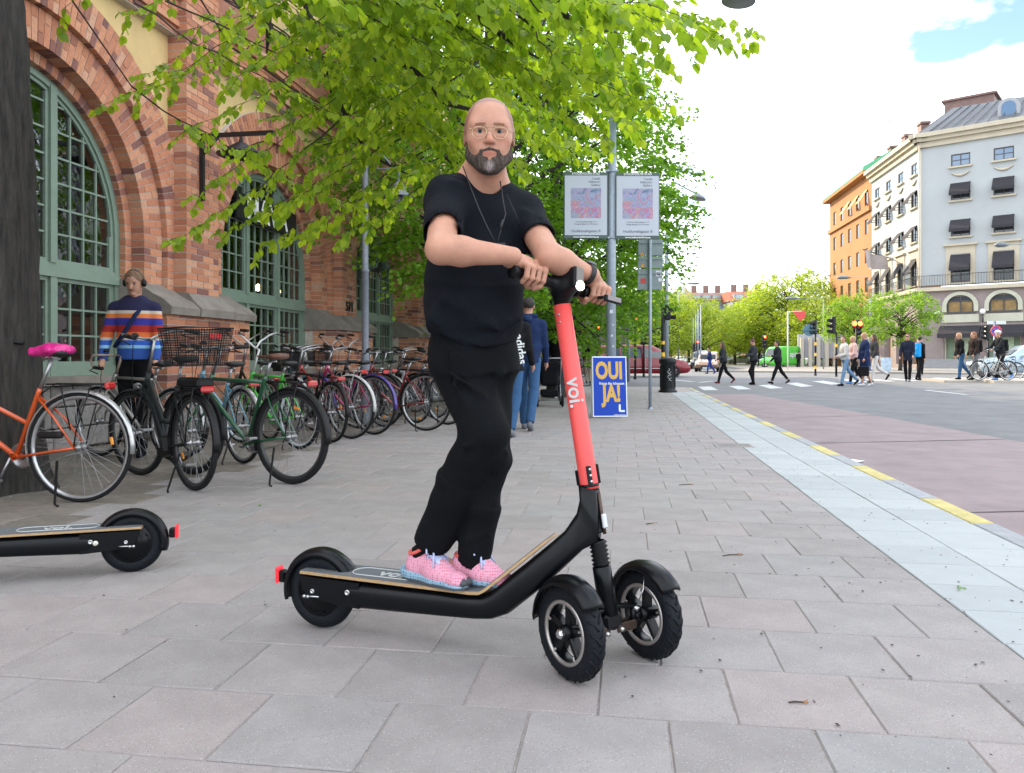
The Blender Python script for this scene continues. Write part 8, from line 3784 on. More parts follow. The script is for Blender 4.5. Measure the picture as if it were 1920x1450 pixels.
def shoe(ank, toe_dir, length, zb, parent, leg):
	f = Vector((toe_dir[0], toe_dir[1], 0)).normalized()
	s = Vector((f.y, -f.x, 0))
	heel = Vector((ank.x, ank.y, zb)) - f * .055
	Rf = np.array([list(f), list(s), [0, 0, 1]]).T

	def S_(u, v, z):
		return npv(heel + f * u * length + s * v + Z * z)
	sh = SDF()
	sh.cap(S_(.14, 0, .046), S_(.14, 0, .072), .034, .031, k=.02)
	sh.cap(S_(.16, 0, .042), S_(.52, 0, .036), .034, .036, k=.03)
	sh.cap(S_(.30, 0, .076), S_(.62, 0, .044), .028, .024, k=.03)
	sh.cap(S_(.50, .004, .033), S_(.80, .004, .024), .038, .031, k=.03)
	sh.ell(S_(.87, .004, .023), (.034, .036, .021), Rf, k=.02)
	sh.cap(S_(.22, 0, .10), S_(.24, 0, .13), .031, .030, k=.012, op="-")
	sh.half(S_(0, 0, .014), (0, 0, -1), k=.004)
	sh.half(S_(.16, 0, .108), (-.35 * f.x, -.35 * f.y, 1), k=.006)
	up = sdf_obj("shoe", sh, .0030, m_up, parent)
	so = SDF()
	so.cap(S_(.08, 0, .020), S_(.5, 0, .016), .043, .040, k=.02)
	so.cap(S_(.5, 0, .016), S_(.84, .004, .014), .044, .040, k=.02)
	so.cap(S_(.02, 0, .030), S_(.12, 0, .024), .030, .040, k=.02)
	so.half(S_(0, 0, .036), npv(f * .08) + np.array([0, 0, 1.0]), k=.006)
	so.half(S_(0, 0, .006), (0, 0, -1), k=.002)
	sdf_obj("midsole", so, .0030, m_sole, up)
	m1 = MB()
	outl = [(.0, -.018), (.02, -.034), (.2, -.043), (.5, -.041), (.72, -.044), (.9, -.034), (.985, -.012), (.985, .014), (.9, .040), (.72, .048), (.5, .044), (.2, .043), (.02, .034), (.0, .018)]
	m1.prism([(u * length, v) for u, v in outl], heel, f, s, .0, .009, ez=Z)
	m1.bbox(Vector(S_(.955, 0, .022)), (.030, .060, .030), Matrix((f, s, Z)).transposed(), .012)
	m1.build("outsole", m_dk, up)
	m1 = MB()
	loop = []
	for i in range(20):
		a = 2 * math.pi * i / 20
		loop.append(Vector(S_(.195 + .15 * math.cos(a) * .95, .033 * math.sin(a), .094 - .012 * math.sin(a) ** 2 + .014 * math.cos(a) + .012)))
	m1.tube(loop, .0062, 6, closed=True)
	m1.build("collar", m_col, up)
	m1 = MB()
	for i in range(5):
		u = .40 + .065 * i
		z_ = .103 - .0115 * i
		m1.tube([Vector(S_(u, -.026, z_ - .022)), Vector(S_(u + .015, -.01, z_ + .003)), Vector(S_(u + .02, .01, z_ + .003)), Vector(S_(u + .005, .026, z_ - .022))], .0048, 5)
	m1.cs = True
	m1.loft([[Vector(S_(u, .027 * wv * math.cos(a), z_ + .008 * math.sin(a))) for a in [i * math.pi / 4 for i in range(8)]] for u, z_, wv in ((.30, .116, .7), (.38, .106, 1), (.5, .086, 1.1), (.62, .068, 1), (.68, .058, .5))])
	b0_ = Vector(S_(.40, 0, .112))
	for sg in (-1, 1):
		m1.tube([b0_, b0_ + s * sg * .028 + Z * .014, b0_ + s * sg * .048 - Z * .006 + f * .02, b0_ + s * sg * .030 - Z * .012 + f * .01, b0_], .0034, 5)
		m1.tube([b0_, b0_ + s * sg * .024 + f * .03 - Z * .01, b0_ + s * sg * .042 + f * .045 - Z * .05], .0034, 5)
	m1.build("laces", m_lace, up)
	m1 = MB()
	m1.cs = True
	m1.tube([Vector(S_(.21, 0, .05)), Vector(S_(.20, 0, .09)), leg], [.034, .034, .038], 14)
	m1.build("sock", m_sock, parent)


shoe(P(789, 1060, 2.66), (.80, -.60), .268, .2215, man, P(808, 1026, 2.665))
shoe(P(877, 1078, 2.63), (.86, -.51), .235, .2215, man, P(886, 1050, 2.63))

# lanyard
m_cord = mat("black_cord", (.006, .006, .007), .6)
m1 = MB()
m1.tube([P(868, 312, 2.52), P(880, 345, 2.47), P(897, 390, 2.445), P(913, 425, 2.44), P(930, 458, 2.435)], .0022, 5)
m1.tube([P(938, 340, 2.50), P(943, 375, 2.47), P(948, 402, 2.465), P(940, 428, 2.455), P(932, 458, 2.435)], .0022, 5)
m1.tube([P(950, 365, 2.50), P(966, 400, 2.50), P(974, 420, 2.52)], .0016, 5)
m1.tube([P(943, 412, 2.458), P(938, 430, 2.45)], .0045, 6)
m1.bbox(P(934, 459, 2.43), (.045, .012, .010), Matrix.Rotation(-.05, 3, "Y"), .003)
m1.build("lanyard", m_cord, man)
# watch
wd = (wrL - elL).normalized()
wc = elL.lerp(wrL, .93)
m1 = MB()
m1.lathe([(.0325, -.010), (.0345, -.009), (.0345, .009), (.0325, .010)], wc, ax=wd, seg=28)
wtch = m1.build("watch_strap", mat("strap_black", (.008, .008, .009), .6), man)
m1 = MB()
s2 = wd.cross(Z).normalized()
uo = s2.cross(wd).normalized()
if uo.z < 0:
	uo = -uo
m1.bbox(wc + uo * .036, (.034, .030, .010), Matrix((wd, s2, uo)).transposed(), .003)
m1.build("watch_face", mat("watch_glass", (.05, .05, .06), .1, spec=.9), wtch)


# ------------------------------------------------------------------ pedestrians
def ped(base, head_, label, h_=1.74, stride=0.0, th=None, arms=((10, 20), (-10, 25)), lean=3, top=None, bottom=None, shoes=None, skin=None, hair=None, hairk="short", skirt=None,
		coat_len=None, width=1.0, grp="people on the crossing", headyaw=0.0, bag=None, res=.019, headtilt=0, cap=None, long_sleeve=True, name="person", extra=None, female=False):
	"""figure built in metres, facing head_ (world xy). th = (thighL, shinL, thighR, shinR) degrees, forward positive"""
	f = Vector((head_[0], head_[1], 0)).normalized()
	l = Vector((-f.y, f.x, 0))
	t = thing(name, base, label, "person", grp)
	S_ = h_ / 1.75
	th = th or (0, 0, 0, 0)
	tl = .43
	legs = []
	r_ = math.radians
	zh = .92
	drop = 0
	pts = []
	for i, sg in ((0, 1), (2, -1)):
		a, b = r_(th[i]), r_(th[i + 1])
		kx, kz = tl * math.sin(a), -tl * math.cos(a)
		ax_, az = kx + .42 * math.sin(b), kz - .42 * math.cos(b)
		pts.append((kx, kz, ax_, az, sg, b))
	low = min(p[3] for p in pts)
	zh = .075 - low

	def W_(u, v, z):
		return npv(Vector(base) + (f * u + l * v + Z * z) * S_)
	R3 = np.array([list(f), list(l), [0, 0, 1]]).T
	lt = math.tan(r_(lean))

	def T_(u, v, z):           # torso point at height z above hips
		return W_(u + lt * z, v, zh + z)
	skin = skin or m_skin2
	B_, TP, BT, SH, HA = SDF(), SDF(), SDF(), SDF(), SDF()
	kk = .03
	sw = .18 * width * (.93 if female else 1)
	hw = .085
	# head
	hcx = T_(.015, 0, .73)
	yw = r_(headyaw)
	f2 = f * math.cos(yw) + l * math.sin(yw)
	l2 = Vector((-f2.y, f2.x, 0))
	tt_ = r_(headtilt)
	f3 = f2 * math.cos(tt_) - Z * math.sin(tt_)
	z3 = Z * math.cos(tt_) + f2 * math.sin(tt_)
	Rh = np.array([list(f3), list(l2), list(z3)]).T

	def Hd(u, v, z):
		return hcx + (npv(f3) * u + npv(l2) * v + npv(z3) * z) * S_
	B_.ell(Hd(-.01, 0, .025), np.array((.095, .075, .09)) * S_, Rh, k=.03)
	B_.ell(Hd(.02, 0, -.035), np.array((.07, .058, .075)) * S_, Rh, k=.03)
	B_.cap(Hd(.088, 0, .01), Hd(.108, 0, -.02), .011 * S_, .014 * S_, k=.012)
	B_.ell(Hd(.075, 0, -.085), np.array((.022, .025, .02)) * S_, Rh, k=.02)
	for sg in (-1, 1):
		B_.ell(Hd(.092, sg * .032, .015), np.array((.012, .016, .011)) * S_, Rh, k=.01, op="-")
		B_.ell(Hd(-.01, sg * .078, -.005), np.array((.02, .009, .03)) * S_, Rh, k=.01)
	B_.cap(Hd(-.015, 0, -.06), T_(-.01, 0, .56), .052 * S_, .06 * S_, k=.03)
	B_.ell(T_(0, 0, .36), np.array((.09, .15 * width, .2)) * S_, R3, k=.05)
	B_.ell(T_(0, 0, .08), np.array((.085, .13 * width, .13)) * S_, R3, k=.05)
	# clothes torso
	o_ = .028
	TP.ell(T_(.0, 0, .40), np.array((.10 + o_ + (.02 if female else 0), (.155 + o_) * width, .19)) * S_, R3, k=.06)
	TP.ell(T_(0, 0, .20), np.array((.098 + o_, (.135 + o_) * width, .18)) * S_, R3, k=.06)
	TP.cap(T_(0, sw * .72, .505), T_(0, -sw * .72, .505), .055 * S_, k=.06)
	TP.cap(T_(-.01, .05, .56), T_(-.01, -.05, .56), .055 * S_, k=.07)
	bl = .0 if coat_len is None else -coat_len
	TP.cone(T_(0, 0, .2), W_(0, 0, zh + bl), (.15 * width) * S_, (.155 + .06 * (coat_len or 0)) * width * S_, k=.05)
	TP.half(W_(0, 0, zh + bl), (0, 0, -1), k=.01)
	TP.cap(Hd(-.02, 0, -.10), Hd(-.02, 0, .2), .055 * S_, k=.01, op="-")
	# arms: (swing, elbow) degrees forward
	hands = []
	for i, sg in ((0, 1), (1, -1)):
		sw_, el_ = arms[i][0], arms[i][1]
		out_ = arms[i][2] if len(arms[i]) > 2 else 6
		a = r_(sw_)
		s0_ = np.array(T_(0, sg * sw * .97, .495))
		d1 = f * math.sin(a) * math.cos(r_(out_)) - Z * math.cos(a) * math.cos(r_(out_)) + l * sg * math.sin(r_(out_))
		e0_ = s0_ + npv(d1) * .29 * S_
		b = r_(sw_ + el_)
		inn = arms[i][3] if len(arms[i]) > 3 else 0
		d2 = (f * math.sin(b) - Z * math.cos(b) - l * sg * math.sin(r_(inn))).normalized()
		w0_ = e0_ + npv(d2) * .25 * S_
		h0_ = w0_ + npv(d2) * .085 * S_
		hands.append(Vector(h0_))
		B_.cap(s0_, e0_, .042 * S_, .036 * S_, k=.02)
		B_.cap(e0_, w0_, .036 * S_, .025 * S_, k=.02)
		B_.cap(w0_, w0_ + npv(d2) * .06 * S_, .026 * S_, .028 * S_, k=.012)
		sd_ = Vector(np.cross(npv(d2), npv(l)))
		for q in range(4):
			off = npv(sd_) * (.024 - .016 * q) * S_
			B_.cap(w0_ + npv(d2) * .06 * S_ + off, w0_ + npv(d2) * (.125 - .008 * abs(q - 1.5)) * S_ + off * 1.15 - npv(l) * sg * .012, .0095 * S_, .008 * S_, k=.004)
		B_.cap(w0_ + npv(d2) * .02 * S_ + npv(sd_) * .02 * S_, w0_ + npv(d2) * .075 * S_ + npv(sd_) * .048 * S_, .011 * S_, .009 * S_, k=.006)
		TP.cap(s0_, e0_, .062 * S_, .052 * S_, k=.03)
		if long_sleeve:
			TP.cone(e0_, w0_, .052 * S_, .040 * S_, k=.03)
		# legs
		kx, kz, ax_, az, sg2, b2 = pts[i]
		hp0 = W_(0, sg * hw, zh)
		kn_ = W_(kx, sg * hw, zh + kz)
		an_ = W_(ax_, sg * hw * .8, zh + az)
		B_.cap(hp0, kn_, .075 * S_, .05 * S_, k=.03)
		B_.cap(kn_, an_, .05 * S_, .034 * S_, k=.02)
		BT.cap(hp0, kn_, .092 * S_ * (bottom or {}).get("w", 1), .064 * S_ * (bottom or {}).get("w", 1), k=.04)
		cut = (bottom or {}).get("cut", 1.0)
		e_ = kn_ + (an_ - kn_) * cut
		BT.cone(kn_, e_, .064 * S_ * (bottom or {}).get("w", 1), .052 * S_ * (bottom or {}).get("hem", 1), k=.025)
		BT.cap(kn_, kn_ + (e_ - kn_) * .3, .064 * S_ * (bottom or {}).get("w", 1), .06 * S_ * (bottom or {}).get("w", 1), k=.03)
		pitch = max(0, -b2) * .9 if az > low + .02 else (-.25 if b2 > .25 else 0)
		fd = f * math.cos(pitch) - Z * math.sin(pitch)
		an_v = Vector(an_)
		hl_ = an_v - Z * .035 * S_ - fd * .05 * S_
		if pitch > 0:
			hl_ = an_v - Z * .03 * S_ - f * .04 * S_
		SH = SDF()
		SH.cap(npv(hl_), npv(hl_ + fd * .13 * S_), .034 * S_, .034 * S_, k=.02)
		SH.cap(npv(hl_ + fd * .13 * S_ - Z * .004), npv(hl_ + fd * .20 * S_ - Z * .008), .034 * S_, .026 * S_, k=.02)
		SH.cap(npv(hl_ + fd * .03 * S_), npv(an_v + Z * .02), .034 * S_, .034 * S_, k=.03)
		sdf_obj("shoe", SH, res * .8, shoes, t)
	BT.ell(W_(0, 0, zh + .05), np.array((.112, .142 * width, .13)) * S_, R3, k=.05)
	if skirt:
		BT = SDF()
		BT.ell(W_(0, 0, zh + .05), np.array((.115, .145, .13)) * S_, R3, k=.05)
		BT.cone(W_(0, 0, zh + .05), W_(0, 0, zh - skirt), .135 * S_, .19 * S_, k=.03)
	sdf_obj("body", B_, res * .75, skin, t)
	sdf_obj("top", TP, res, top, t)
	sdf_obj("skirt" if skirt else "trousers", BT, res, bottom["m"], t)
	if hair is not None:
		HA.ell(Hd(-.022, 0, .04), np.array((.098, .086, .09)) * S_, Rh, k=.02)
		if hairk in ("long", "pony", "bob"):
			HA.ell(Hd(-.05, 0, -.03), np.array((.06, .085, .09)) * S_, Rh, k=.03)
		if hairk == "long":
			HA.cap(Hd(-.06, .02, -.05), Hd(-.10, .0, -.30), .07 * S_, .05 * S_, k=.04)
			for sg in (-1, 1):
				HA.cap(Hd(-.0, sg * .07, .0), Hd(-.03, sg * .08, -.22), .03 * S_, .03 * S_, k=.03)
		if hairk == "bun":
			HA.ell(Hd(-.07, 0, .14), np.array((.05, .05, .045)) * S_, Rh, k=.01)
		if hairk == "pony":
			HA.cap(Hd(-.10, 0, .03), Hd(-.14, 0, -.10), .03 * S_, .02 * S_, k=.02)
		fo = Hd(.075, 0, -.02)
		HA.ell(fo, np.array((.075, .07, .095)) * S_, Rh, k=.015, op="-")
		sdf_obj("hair", HA, res * .75, hair, t, disp=lambda X_: .004 * np.sin(X_[:, 0] * 120 + X_[:, 2] * 90) * np.sin(X_[:, 1] * 110))
	if res < .012:           # near enough for eyes, brows and mouth
		m1 = MB()
		for sg in (-1, 1):
			m1.lathe([(.001, .006), (.008, .004), (.010, 0)], Vector(Hd(.078, sg * .030, .014)), ax=f3, seg=10)
			m1.tube([Vector(Hd(.088, sg * .018, .030)), Vector(Hd(.086, sg * .034, .034)), Vector(Hd(.076, sg * .047, .028))], .0032, 5)
		m1.tube([Vector(Hd(.082, -.022, -.052)), Vector(Hd(.091, 0, -.050)), Vector(Hd(.082, .022, -.052))], .0032, 5)
		m1.build("face_features", mat("face_dark", (.10, .045, .035), .6), t)
	if cap is not None:
		HM_ = SDF()
		HM_.ell(Hd(-.012, 0, .055), np.array((.125, .10, .095)) * S_, Rh, k=.02)
		HM_.half(Hd(0, 0, .04), npv(z3) * -1, k=.01)
		sdf_obj("helmet", HM_, res * .7, cap, t)
	info = dict(f=f, l=l, W=W_, T=T_, Hd=Hd, hands=hands, S=S_, zh=zh)
	if bag:
		bag(t, info)
	return t, info


def backpack(m_, w_=.14, hh=.22, d=.09, zc=.33):
	def fn(t, I):
		s_ = SDF()
		R3 = np.array([list(I["f"]), list(I["l"]), [0, 0, 1]]).T
		s_.box(I["T"](-.13 - d * .5, 0, zc), (d * .75, w_, hh), R3, .05, .02)
		s_.box(I["T"](-.15 - d, 0, zc - .07), (d * .4, w_ * .75, hh * .5), R3, .03, .03)
		sdf_obj("backpack", s_, .016, m_, t)
		m1 = MB()
		for sg in (-1, 1):
			m1.tube([Vector(I["T"](-.12, sg * .09, .50)), Vector(I["T"](.0, sg * .10, .60)), Vector(I["T"](.13, sg * .11, .45)), Vector(I["T"](.08, sg * .13, .22)), Vector(I["T"](-.1, sg * .1, .15))], .016, 5)
		m1.build("shoulder_straps", m_, t)
	return fn


def C_(n, c, **k):
	return cloth("cloth_" + n, c, **k)


def hairm(n, c):
	return mat("hair_" + n, c, .7, var=.4, scale=60, bump=.6, bscale=150, stretch=(1, 1, .2))


navy, black_c, dgrey = C_("navy", (.012, .022, .07)), C_("black", (.007, .007, .009)), C_("dark_grey", (.035, .036, .042))
denim, ldenim, pale = C_("denim", (.035, .09, .19)), C_("light_denim", (.16, .27, .42)), C_("offwhite", (.48, .47, .46))
pinkc, cream, skirtm = C_("pale_pink", (.50, .33, .31)), C_("cream", (.42, .34, .25)), C_("blue_skirt", (.10, .12, .2))
parka, wineshoe, blueshoe = C_("parka", (.014, .018, .035)), C_("wine_shoe", (.11, .02, .02)), C_("blue_shoe", (.10, .22, .5))
whiteshoe, greysh = C_("white_shoe", (.5, .5, .52)), C_("grey_shoe", (.14, .15, .17))
h_br, h_dk, h_bl, h_rd, h_au = hairm("brown", (.06, .03, .018)), hairm("dark", (.018, .014, .012)), hairm("blonde", (.36, .24, .12)), hairm("reddish", (.22, .09, .04)), hairm("auburn", (.09, .03, .02))
ZR = RZ


def gpos(px, py, z=ZR):
	return G(px, py, RZ)


LFT = (-1, -.12)
ped(gpos(1357, 719), LFT, "long-haired woman in dark jacket and wine red shoes striding over the zebra crossing", 1.72, th=(22, 14, -22, -46), arms=((22, 40), (-12, 30)), top=dgrey, bottom=dict(m=black_c), shoes=wineshoe,
	hair=h_br, hairk="long", female=True, lean=5, coat_len=.05)
ped(gpos(1414, 722), LFT, "woman with a hair bun looking down at her phone on the crossing", 1.74, th=(28, -18, 4, -4), arms=((28, 62, 6, 10), (24, 66, 6, 10)), top=dgrey, bottom=dict(m=black_c), shoes=black_c, hair=h_au, hairk="bun", female=True, lean=4, headtilt=22)
ped(gpos(1459, 720), LFT, "short-haired woman in a striped-sleeve jacket and cropped trousers taking a long step left", 1.70, th=(24, 18, -26, -40), arms=((20, 75, 6, 5), (5, 40)), top=C_("charcoal", (.022, .023, .03)), bottom=dict(m=black_c, cut=.88), shoes=black_c, hair=h_dk,
	hairk="bob", female=True, lean=4)
ped(gpos(1331, 701), LFT, "man in dark blue jacket and blue trousers beyond the walkers, passing the bronze car", 1.75, th=(20, 8, -20, -34), arms=((30, 20), (-15, 15)), top=navy, bottom=dict(m=C_("royal", (.02, .04, .2))), shoes=navy, hair=h_dk, lean=4)
ped(gpos(1585, 724), LFT, "woman in light blue jeans and white top, foremost of the cluster on the crossing", 1.70, th=(14, 10, -26, -44), arms=((10, 60, 6, 20), (8, 50, 6, 10)), top=pale, bottom=dict(m=ldenim, w=.92), shoes=black_c, hair=h_br, hairk="bob", female=True, lean=5, headyaw=35)
ped(gpos(1601, 720), LFT, "blonde woman in a pale pink jacket walking just behind the woman in light jeans", 1.70, th=(18, 6, -18, -40), arms=((15, 50), (-5, 30)), top=pinkc, bottom=dict(m=black_c), shoes=blueshoe, hair=h_bl, hairk="bob", female=True, lean=3)
tb_, I_ = ped(gpos(1622, 724), LFT, "woman with a long navy coat, blue skirt and white shoes carrying a black handbag", 1.78, th=(14, 4, -12, -24), arms=((4, 20), (4, 15)), top=navy, bottom=dict(m=skirtm), shoes=whiteshoe, hair=h_bl, hairk="short", skirt=.42, female=True, lean=2, coat_len=.30)
hb_ = thing("handbag", I_["hands"][0] - Z * .3, "black rectangular handbag held by the woman in the long navy coat", "handbag")
m1 = MB()
hq = I_["hands"][0]
m1.bbox(hq - Z * .33, (.34, .12, .32), None, .02)
m1.build("bag_body", black_c, hb_)
m1 = MB()
m1.tube([hq + Vector((-.1, 0, -.18)), hq + Vector((-.06, 0, 0)), hq + Vector((.06, 0, 0)), hq + Vector((.1, 0, -.18))], .01, 5)
m1.build("bag_handle", black_c, hb_)
ped(gpos(1640, 718), LFT, "long-haired woman in white trousers and black shoes, half hidden by the navy coat", 1.74, th=(16, 6, -26, -60), arms=((10, 30), (-10, 20)), top=dgrey, bottom=dict(m=pale), shoes=black_c, hair=h_br, hairk="long", female=True)
ped(gpos(1702, 716), (-.55, -.8), "person in dark parka and sunglasses walking towards us over the zebra crossing", 1.76, th=(10, 4, -8, -12), arms=((10, 35), (5, 25, 12)), top=parka, bottom=dict(m=black_c, w=.9), shoes=greysh, hair=h_au, hairk="short", coat_len=.14, lean=2,
	bag=lambda t, I: (lambda m1: (m1.bbox(Vector(I["Hd"](.095, 0, .018)), (.13, .03, .035), None, .008), m1.build("sunglasses", m_blk, t)))(MB()))
ped(gpos(1724, 713), (.9, .3), "person carrying a bright blue box-shaped backpack right behind the one in the parka", 1.72, th=(10, 0, -10, -20), arms=((10, 20), (-5, 15)), top=black_c, bottom=dict(m=black_c), shoes=black_c, hair=h_dk,
	bag=backpack(C_("bright_blue", (.02, .26, .62)), .2, .28, .12, .30))
ped(Vector((16.7, 28.8, .19)), LFT, "blonde woman in blue jeans hidden behind the woman with the black backpack", 1.72, th=(10, 4, -24, -40), arms=((5, 30), (-5, 20)), top=black_c, bottom=dict(m=denim), shoes=black_c, hair=h_bl, hairk="bob", female=True, lean=5)
ped(Vector((16.75, 28.0, .19)), LFT, "woman in brown-black cardigan and grey trousers with a black backpack, about to cross", 1.74, th=(16, 6, -20, -34), arms=((6, 30), (0, 25)), top=C_("brown_black", (.025, .017, .015)), bottom=dict(m=C_("grey_trousers", (.12, .13, .14))), shoes=black_c, hair=h_rd, hairk="pony", female=True,
	bag=backpack(black_c), lean=3, width=1.1)
tm, Im = ped(Vector((17.7, 28.0, .19)), LFT, "man with white helmet, dark jacket and blue shoes pushing a pale bicycle", 1.80, th=(22, 10, -24, -46), arms=((38, 30), (34, 34)), top=C_("anthracite", (.014, .017, .02)), bottom=dict(m=black_c), shoes=blueshoe, cap=mat("helmet_white", (.52, .53, .55), .35), lean=8, headyaw=35,
			 bag=backpack(black_c))
bike(1889, 27.6, (-1, -.06), paint("pale_grey_frame", (.42, .43, .42)), "pale grey bicycle pushed by the man with the white helmet", kind="step", rim="al", grp="bicycles around the crossing", stand=False, zoff=.19)
tcy, Ic = ped(gpos(1727, 705), (-.6, -.8), "cyclist with a white helmet and orange hair stopping behind the parka wearer", 1.72, th=(18, -5, 2, -2), arms=((35, 40), (35, 40)), top=black_c, bottom=dict(m=black_c), shoes=greysh, hair=h_rd, hairk="long", cap=mat("helmet_white", (.52, .53, .55), .35), lean=14)
bike(1722, 45.0, (-.5, -.85), mat("matt_black_frame", (.007, .007, .008), .5), "black bicycle under the helmeted cyclist with orange hair", kind="diamond", grp="bicycles around the crossing", stand=False, zoff=RZ)
ped(gpos(1497, 691), (.3, .9), "small distant cyclist-like figure in black beside the green van", 1.75, th=(12, -4, -6, -12), arms=((30, 20), (25, 20)), top=black_c, bottom=dict(m=black_c), shoes=black_c, hair=h_dk, grp="distant figures")
ped(gpos(1556, 690), (-1, 0), "distant figure in black leaning forward before the grey wall", 1.75, th=(14, 0, -10, -20), arms=((60, 10), (50, 10)), top=black_c, bottom=dict(m=black_c), shoes=black_c, hair=h_dk, lean=14, grp="distant figures")
ped(gpos(1427, 690), (1, 0), "distant walker in grey half hidden behind the woman with the bun", 1.72, th=(16, 4, -16, -40), arms=((10, 10), (-10, 10)), top=dgrey, bottom=dict(m=black_c), shoes=black_c, hair=h_dk, grp="distant figures")

# on our side: two men walking away, the one with the stroller, a woman by the kiosk
b1 = G(990, 806)
ped(b1, (.18, .98), "man in a navy hooded jacket and blue jeans walking away beside the coral stem", 1.80, th=(12, 6, -10, -28), arms=((-8, 15), (8, 20)), top=C_("navy_hood", (.012, .025, .075)), bottom=dict(m=denim, hem=1.15), shoes=greysh, hair=h_dk, grp="people walking away on the pavement",
	res=.014, lean=2, coat_len=.02, width=1.08, bag=lambda t, I: sdf_obj("hood", SDF().ell(I["T"](-.10, 0, .55), (.07, .12, .06), k=.03).cap(I["T"](-.04, -.1, .60), I["T"](-.04, .1, .60), .035, k=.04), .012, C_("navy_hood", (.012, .025, .075)), t))
b2 = G(958, 818)
t2, I2 = ped(b2, (.30, .95), "person in black jacket with white lettering down its side, just behind the bearded man", 1.70, th=(8, 0, -8, -22), arms=((4, 20), (10, 25)), top=C_("black_jacket", (.010, .010, .012)), bottom=dict(m=denim, hem=1.15), shoes=greysh, hair=h_dk,
			 grp="people walking away on the pavement", res=.014, width=1.12, coat_len=.08)
c_ = Vector(I2["T"](.02, -.245, .28)) + Vector((.02, -.03, 0))
text("adidas", .15, P(976, 655, c_.y - .06), Vector((.15, 0, -1)), Vector((1, .2, .1)), mat("white_text", (.62, .66, .66), .5), t2, off=.003)
b3 = G(1046, 748, 0)
t3, I3 = ped(b3, (.12, .99), "person in black pushing a stroller ahead, half behind the coral stem", 1.76, th=(14, 8, -12, -30), arms=((35, 35), (30, 35)), top=black_c, bottom=dict(m=dgrey), shoes=whiteshoe, hair=h_br, grp="people walking away on the pavement", hairk="short")
# stroller
so_ = G(1030, 762, 0)
so_ = Vector((so_.x, so_.y, 0))
st_ = thing("stroller", so_, "dark stroller with a low basket and small double wheels, left of the coral stem", "stroller")
m1 = MB()
for sg in (-1, 1):
	m1.tube([so_ + Vector((sg * .22, -.35, .98)), so_ + Vector((sg * .22, -.1, .62)), so_ + Vector((sg * .22, .32, .12))], .014, 6)
	m1.tube([so_ + Vector((sg * .22, -.28, .12)), so_ + Vector((sg * .22, .1, .5)), so_ + Vector((sg * .22, .2, .6))], .014, 6)
m1.tube([so_ + Vector((-.22, -.35, .98)), so_ + Vector((.22, -.35, .98))], .018, 6)
m1.tube([so_ + Vector((-.22, -.28, .14)), so_ + Vector((.22, -.28, .14))], .012, 6)
m1.build("frame", mat("stroller_alu", (.22, .23, .24), .4, metal=.6), st_)
s_ = SDF()
s_.box(npv(so_ + Vector((0, .0, .62))), (.19, .22, .2), None, .08, .03)
s_.box(npv(so_ + Vector((0, .02, .27))), (.18, .25, .07), None, .04, .03)
s_.cap(npv(so_ + Vector((-.14, -.12, .82))), npv(so_ + Vector((.14, -.12, .82))), .12, k=.05)
sdf_obj("seat_and_hood", s_, .016, black_c, st_)
for sx_ in (-1, 1):
	for sy_, rr_ in ((-1, .13), (1, .09)):
		m1 = MB()
		c = so_ + Vector((sx_ * .25, sy_ * .3, rr_))
		m1.lathe([(rr_ * .5, .02), (rr_ * .9, .02), (rr_, 0), (rr_ * .9, -.02), (rr_ * .5, -.02)], c, ax=(1, 0, 0), seg=18)
		w_ = m1.build("wheel", m_tyre, st_)
		m1 = MB()
		m1.lathe([(.001, .012), (rr_ * .5, .012), (rr_ * .5, -.012), (.001, -.012)], c, ax=(1, 0, 0), seg=14)
		m1.build("rim", m_stl, w_)
ped(G(1103, 719), (.1, 1), "woman in white trousers with a black backpack, walking away by the wooden building", 1.68, th=(5, 2, -4, -8), arms=((6, 40), (6, 40)), top=C_("beige_brown", (.16, .12, .09)), bottom=dict(m=cream), shoes=black_c, hair=h_rd, hairk="bob", female=True,
	grp="people walking away on the pavement", bag=backpack(black_c, .13, .17))

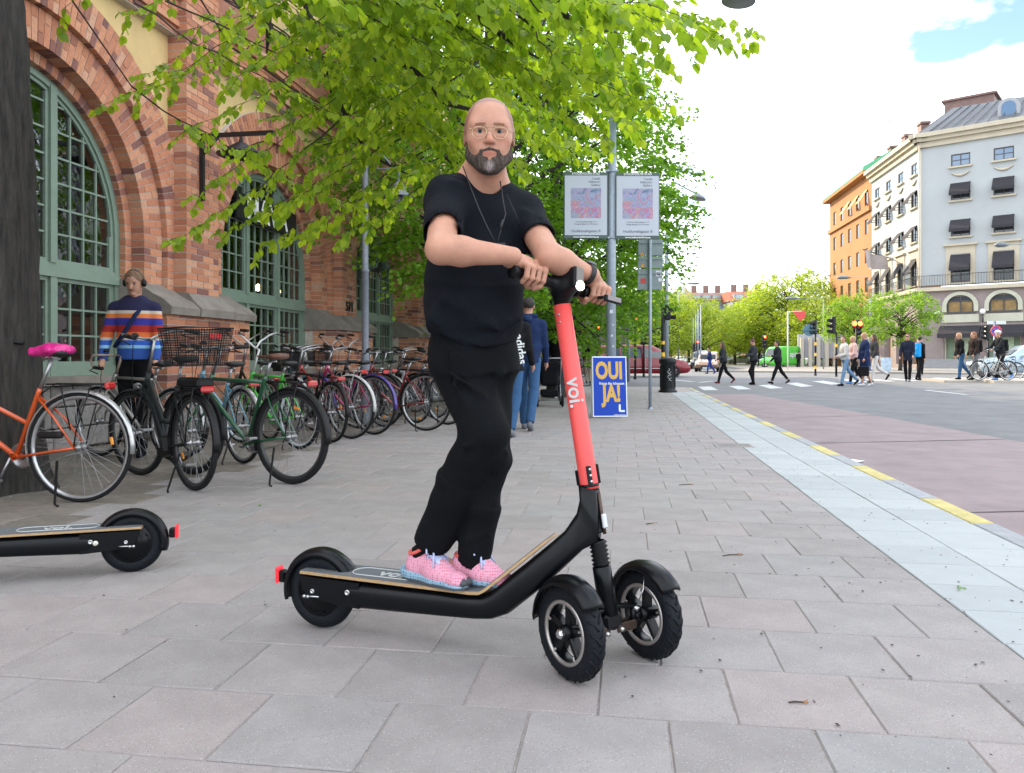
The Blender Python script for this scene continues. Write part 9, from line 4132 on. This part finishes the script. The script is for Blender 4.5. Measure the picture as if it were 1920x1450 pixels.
# the young man with headphones and a striped jumper
m_knit = bpy.data.materials.new("striped_knit")
m_knit.use_nodes = True
n = m_knit.node_tree
bs = n.nodes["Principled BSDF"]
bs.inputs["Roughness"].default_value = .95
tcn = n.nodes.new("ShaderNodeTexCoord")
sx = n.nodes.new("ShaderNodeSeparateXYZ")
n.links.new(tcn.outputs["Object"], sx.inputs[0])
rr = n.nodes.new("ShaderNodeValToRGB")
rr.color_ramp.interpolation = "CONSTANT"
mr = n.nodes.new("ShaderNodeMapRange")
YB = 7.75
zt0, zt1 = P(0, 660, YB).z, P(0, 560, YB).z
mr.inputs["From Min"].default_value = zt0
mr.inputs["From Max"].default_value = zt1
n.links.new(sx.outputs["Z"], mr.inputs["Value"])
n.links.new(mr.outputs["Result"], rr.inputs["Fac"])
bands = [(0, (.02, .07, .30)), (.06, (.20, .42, .62)), (.12, (.02, .09, .42)), (.21, (.45, .40, .36)), (.265, (.55, .12, .03)), (.36, (.33, .02, .02)), (.49, (.03, .03, .26)), (.62, (.60, .17, .04)), (.70, (.50, .44, .38)), (.76, (.012, .012, .05))]
els = rr.color_ramp.elements
while len(els) < len(bands):
	els.new(.5)
for e_, (p_, c_) in zip(els, bands):
	e_.position = p_
	e_.color = (*c_, 1)
n.links.new(rr.outputs["Color"], bs.inputs["Base Color"])
bb = Vector(((254 - 960) / FPX * YB, YB, 0))


def hphones(t, I):
	m1 = MB()
	m1.tube([Vector(I["Hd"](-.01, .085 * math.cos(a), .01 + .115 * math.sin(a))) for a in [math.pi * i / 12 for i in range(13)]], .010, 6)
	m1.build("headphones", m_blk, t)
	for sg in (-1, 1):
		m1 = MB()
		m1.lathe([(.001, -.012), (.036, -.012), (.038, .01), (.028, .02), (.001, .02)], Vector(I["Hd"](-.01, sg * .084, .0)), ax=I["l"] * sg, seg=16)
		m1.build("ear_cup", m_blk, t)
	m1 = MB()
	m1.tube([Vector(I["T"](-.02, .12 * 1.0, .56)), Vector(I["T"](.15, .04, .42)), Vector(I["T"](.155, -.06, .25)), Vector(I["T"](.12, -.15, .12))], .02, 6)
	m1.build("shoulder_strap", navy, t)


ped(bb, (.20, -.97), "young man with headphones and a striped navy, orange and red jumper behind the bicycles", 1.83, th=(6, 2, -4, -8), arms=((6, 22, 8), (4, 26, 14)), top=m_knit, bottom=dict(m=black_c), shoes=black_c, hair=hairm("fair_brown", (.16, .09, .05)), hairk="short",
	grp=None, res=.009, headtilt=20, headyaw=-6, lean=2, bag=hphones)
ob = bpy.context.scene.objects
texts_to_mesh()
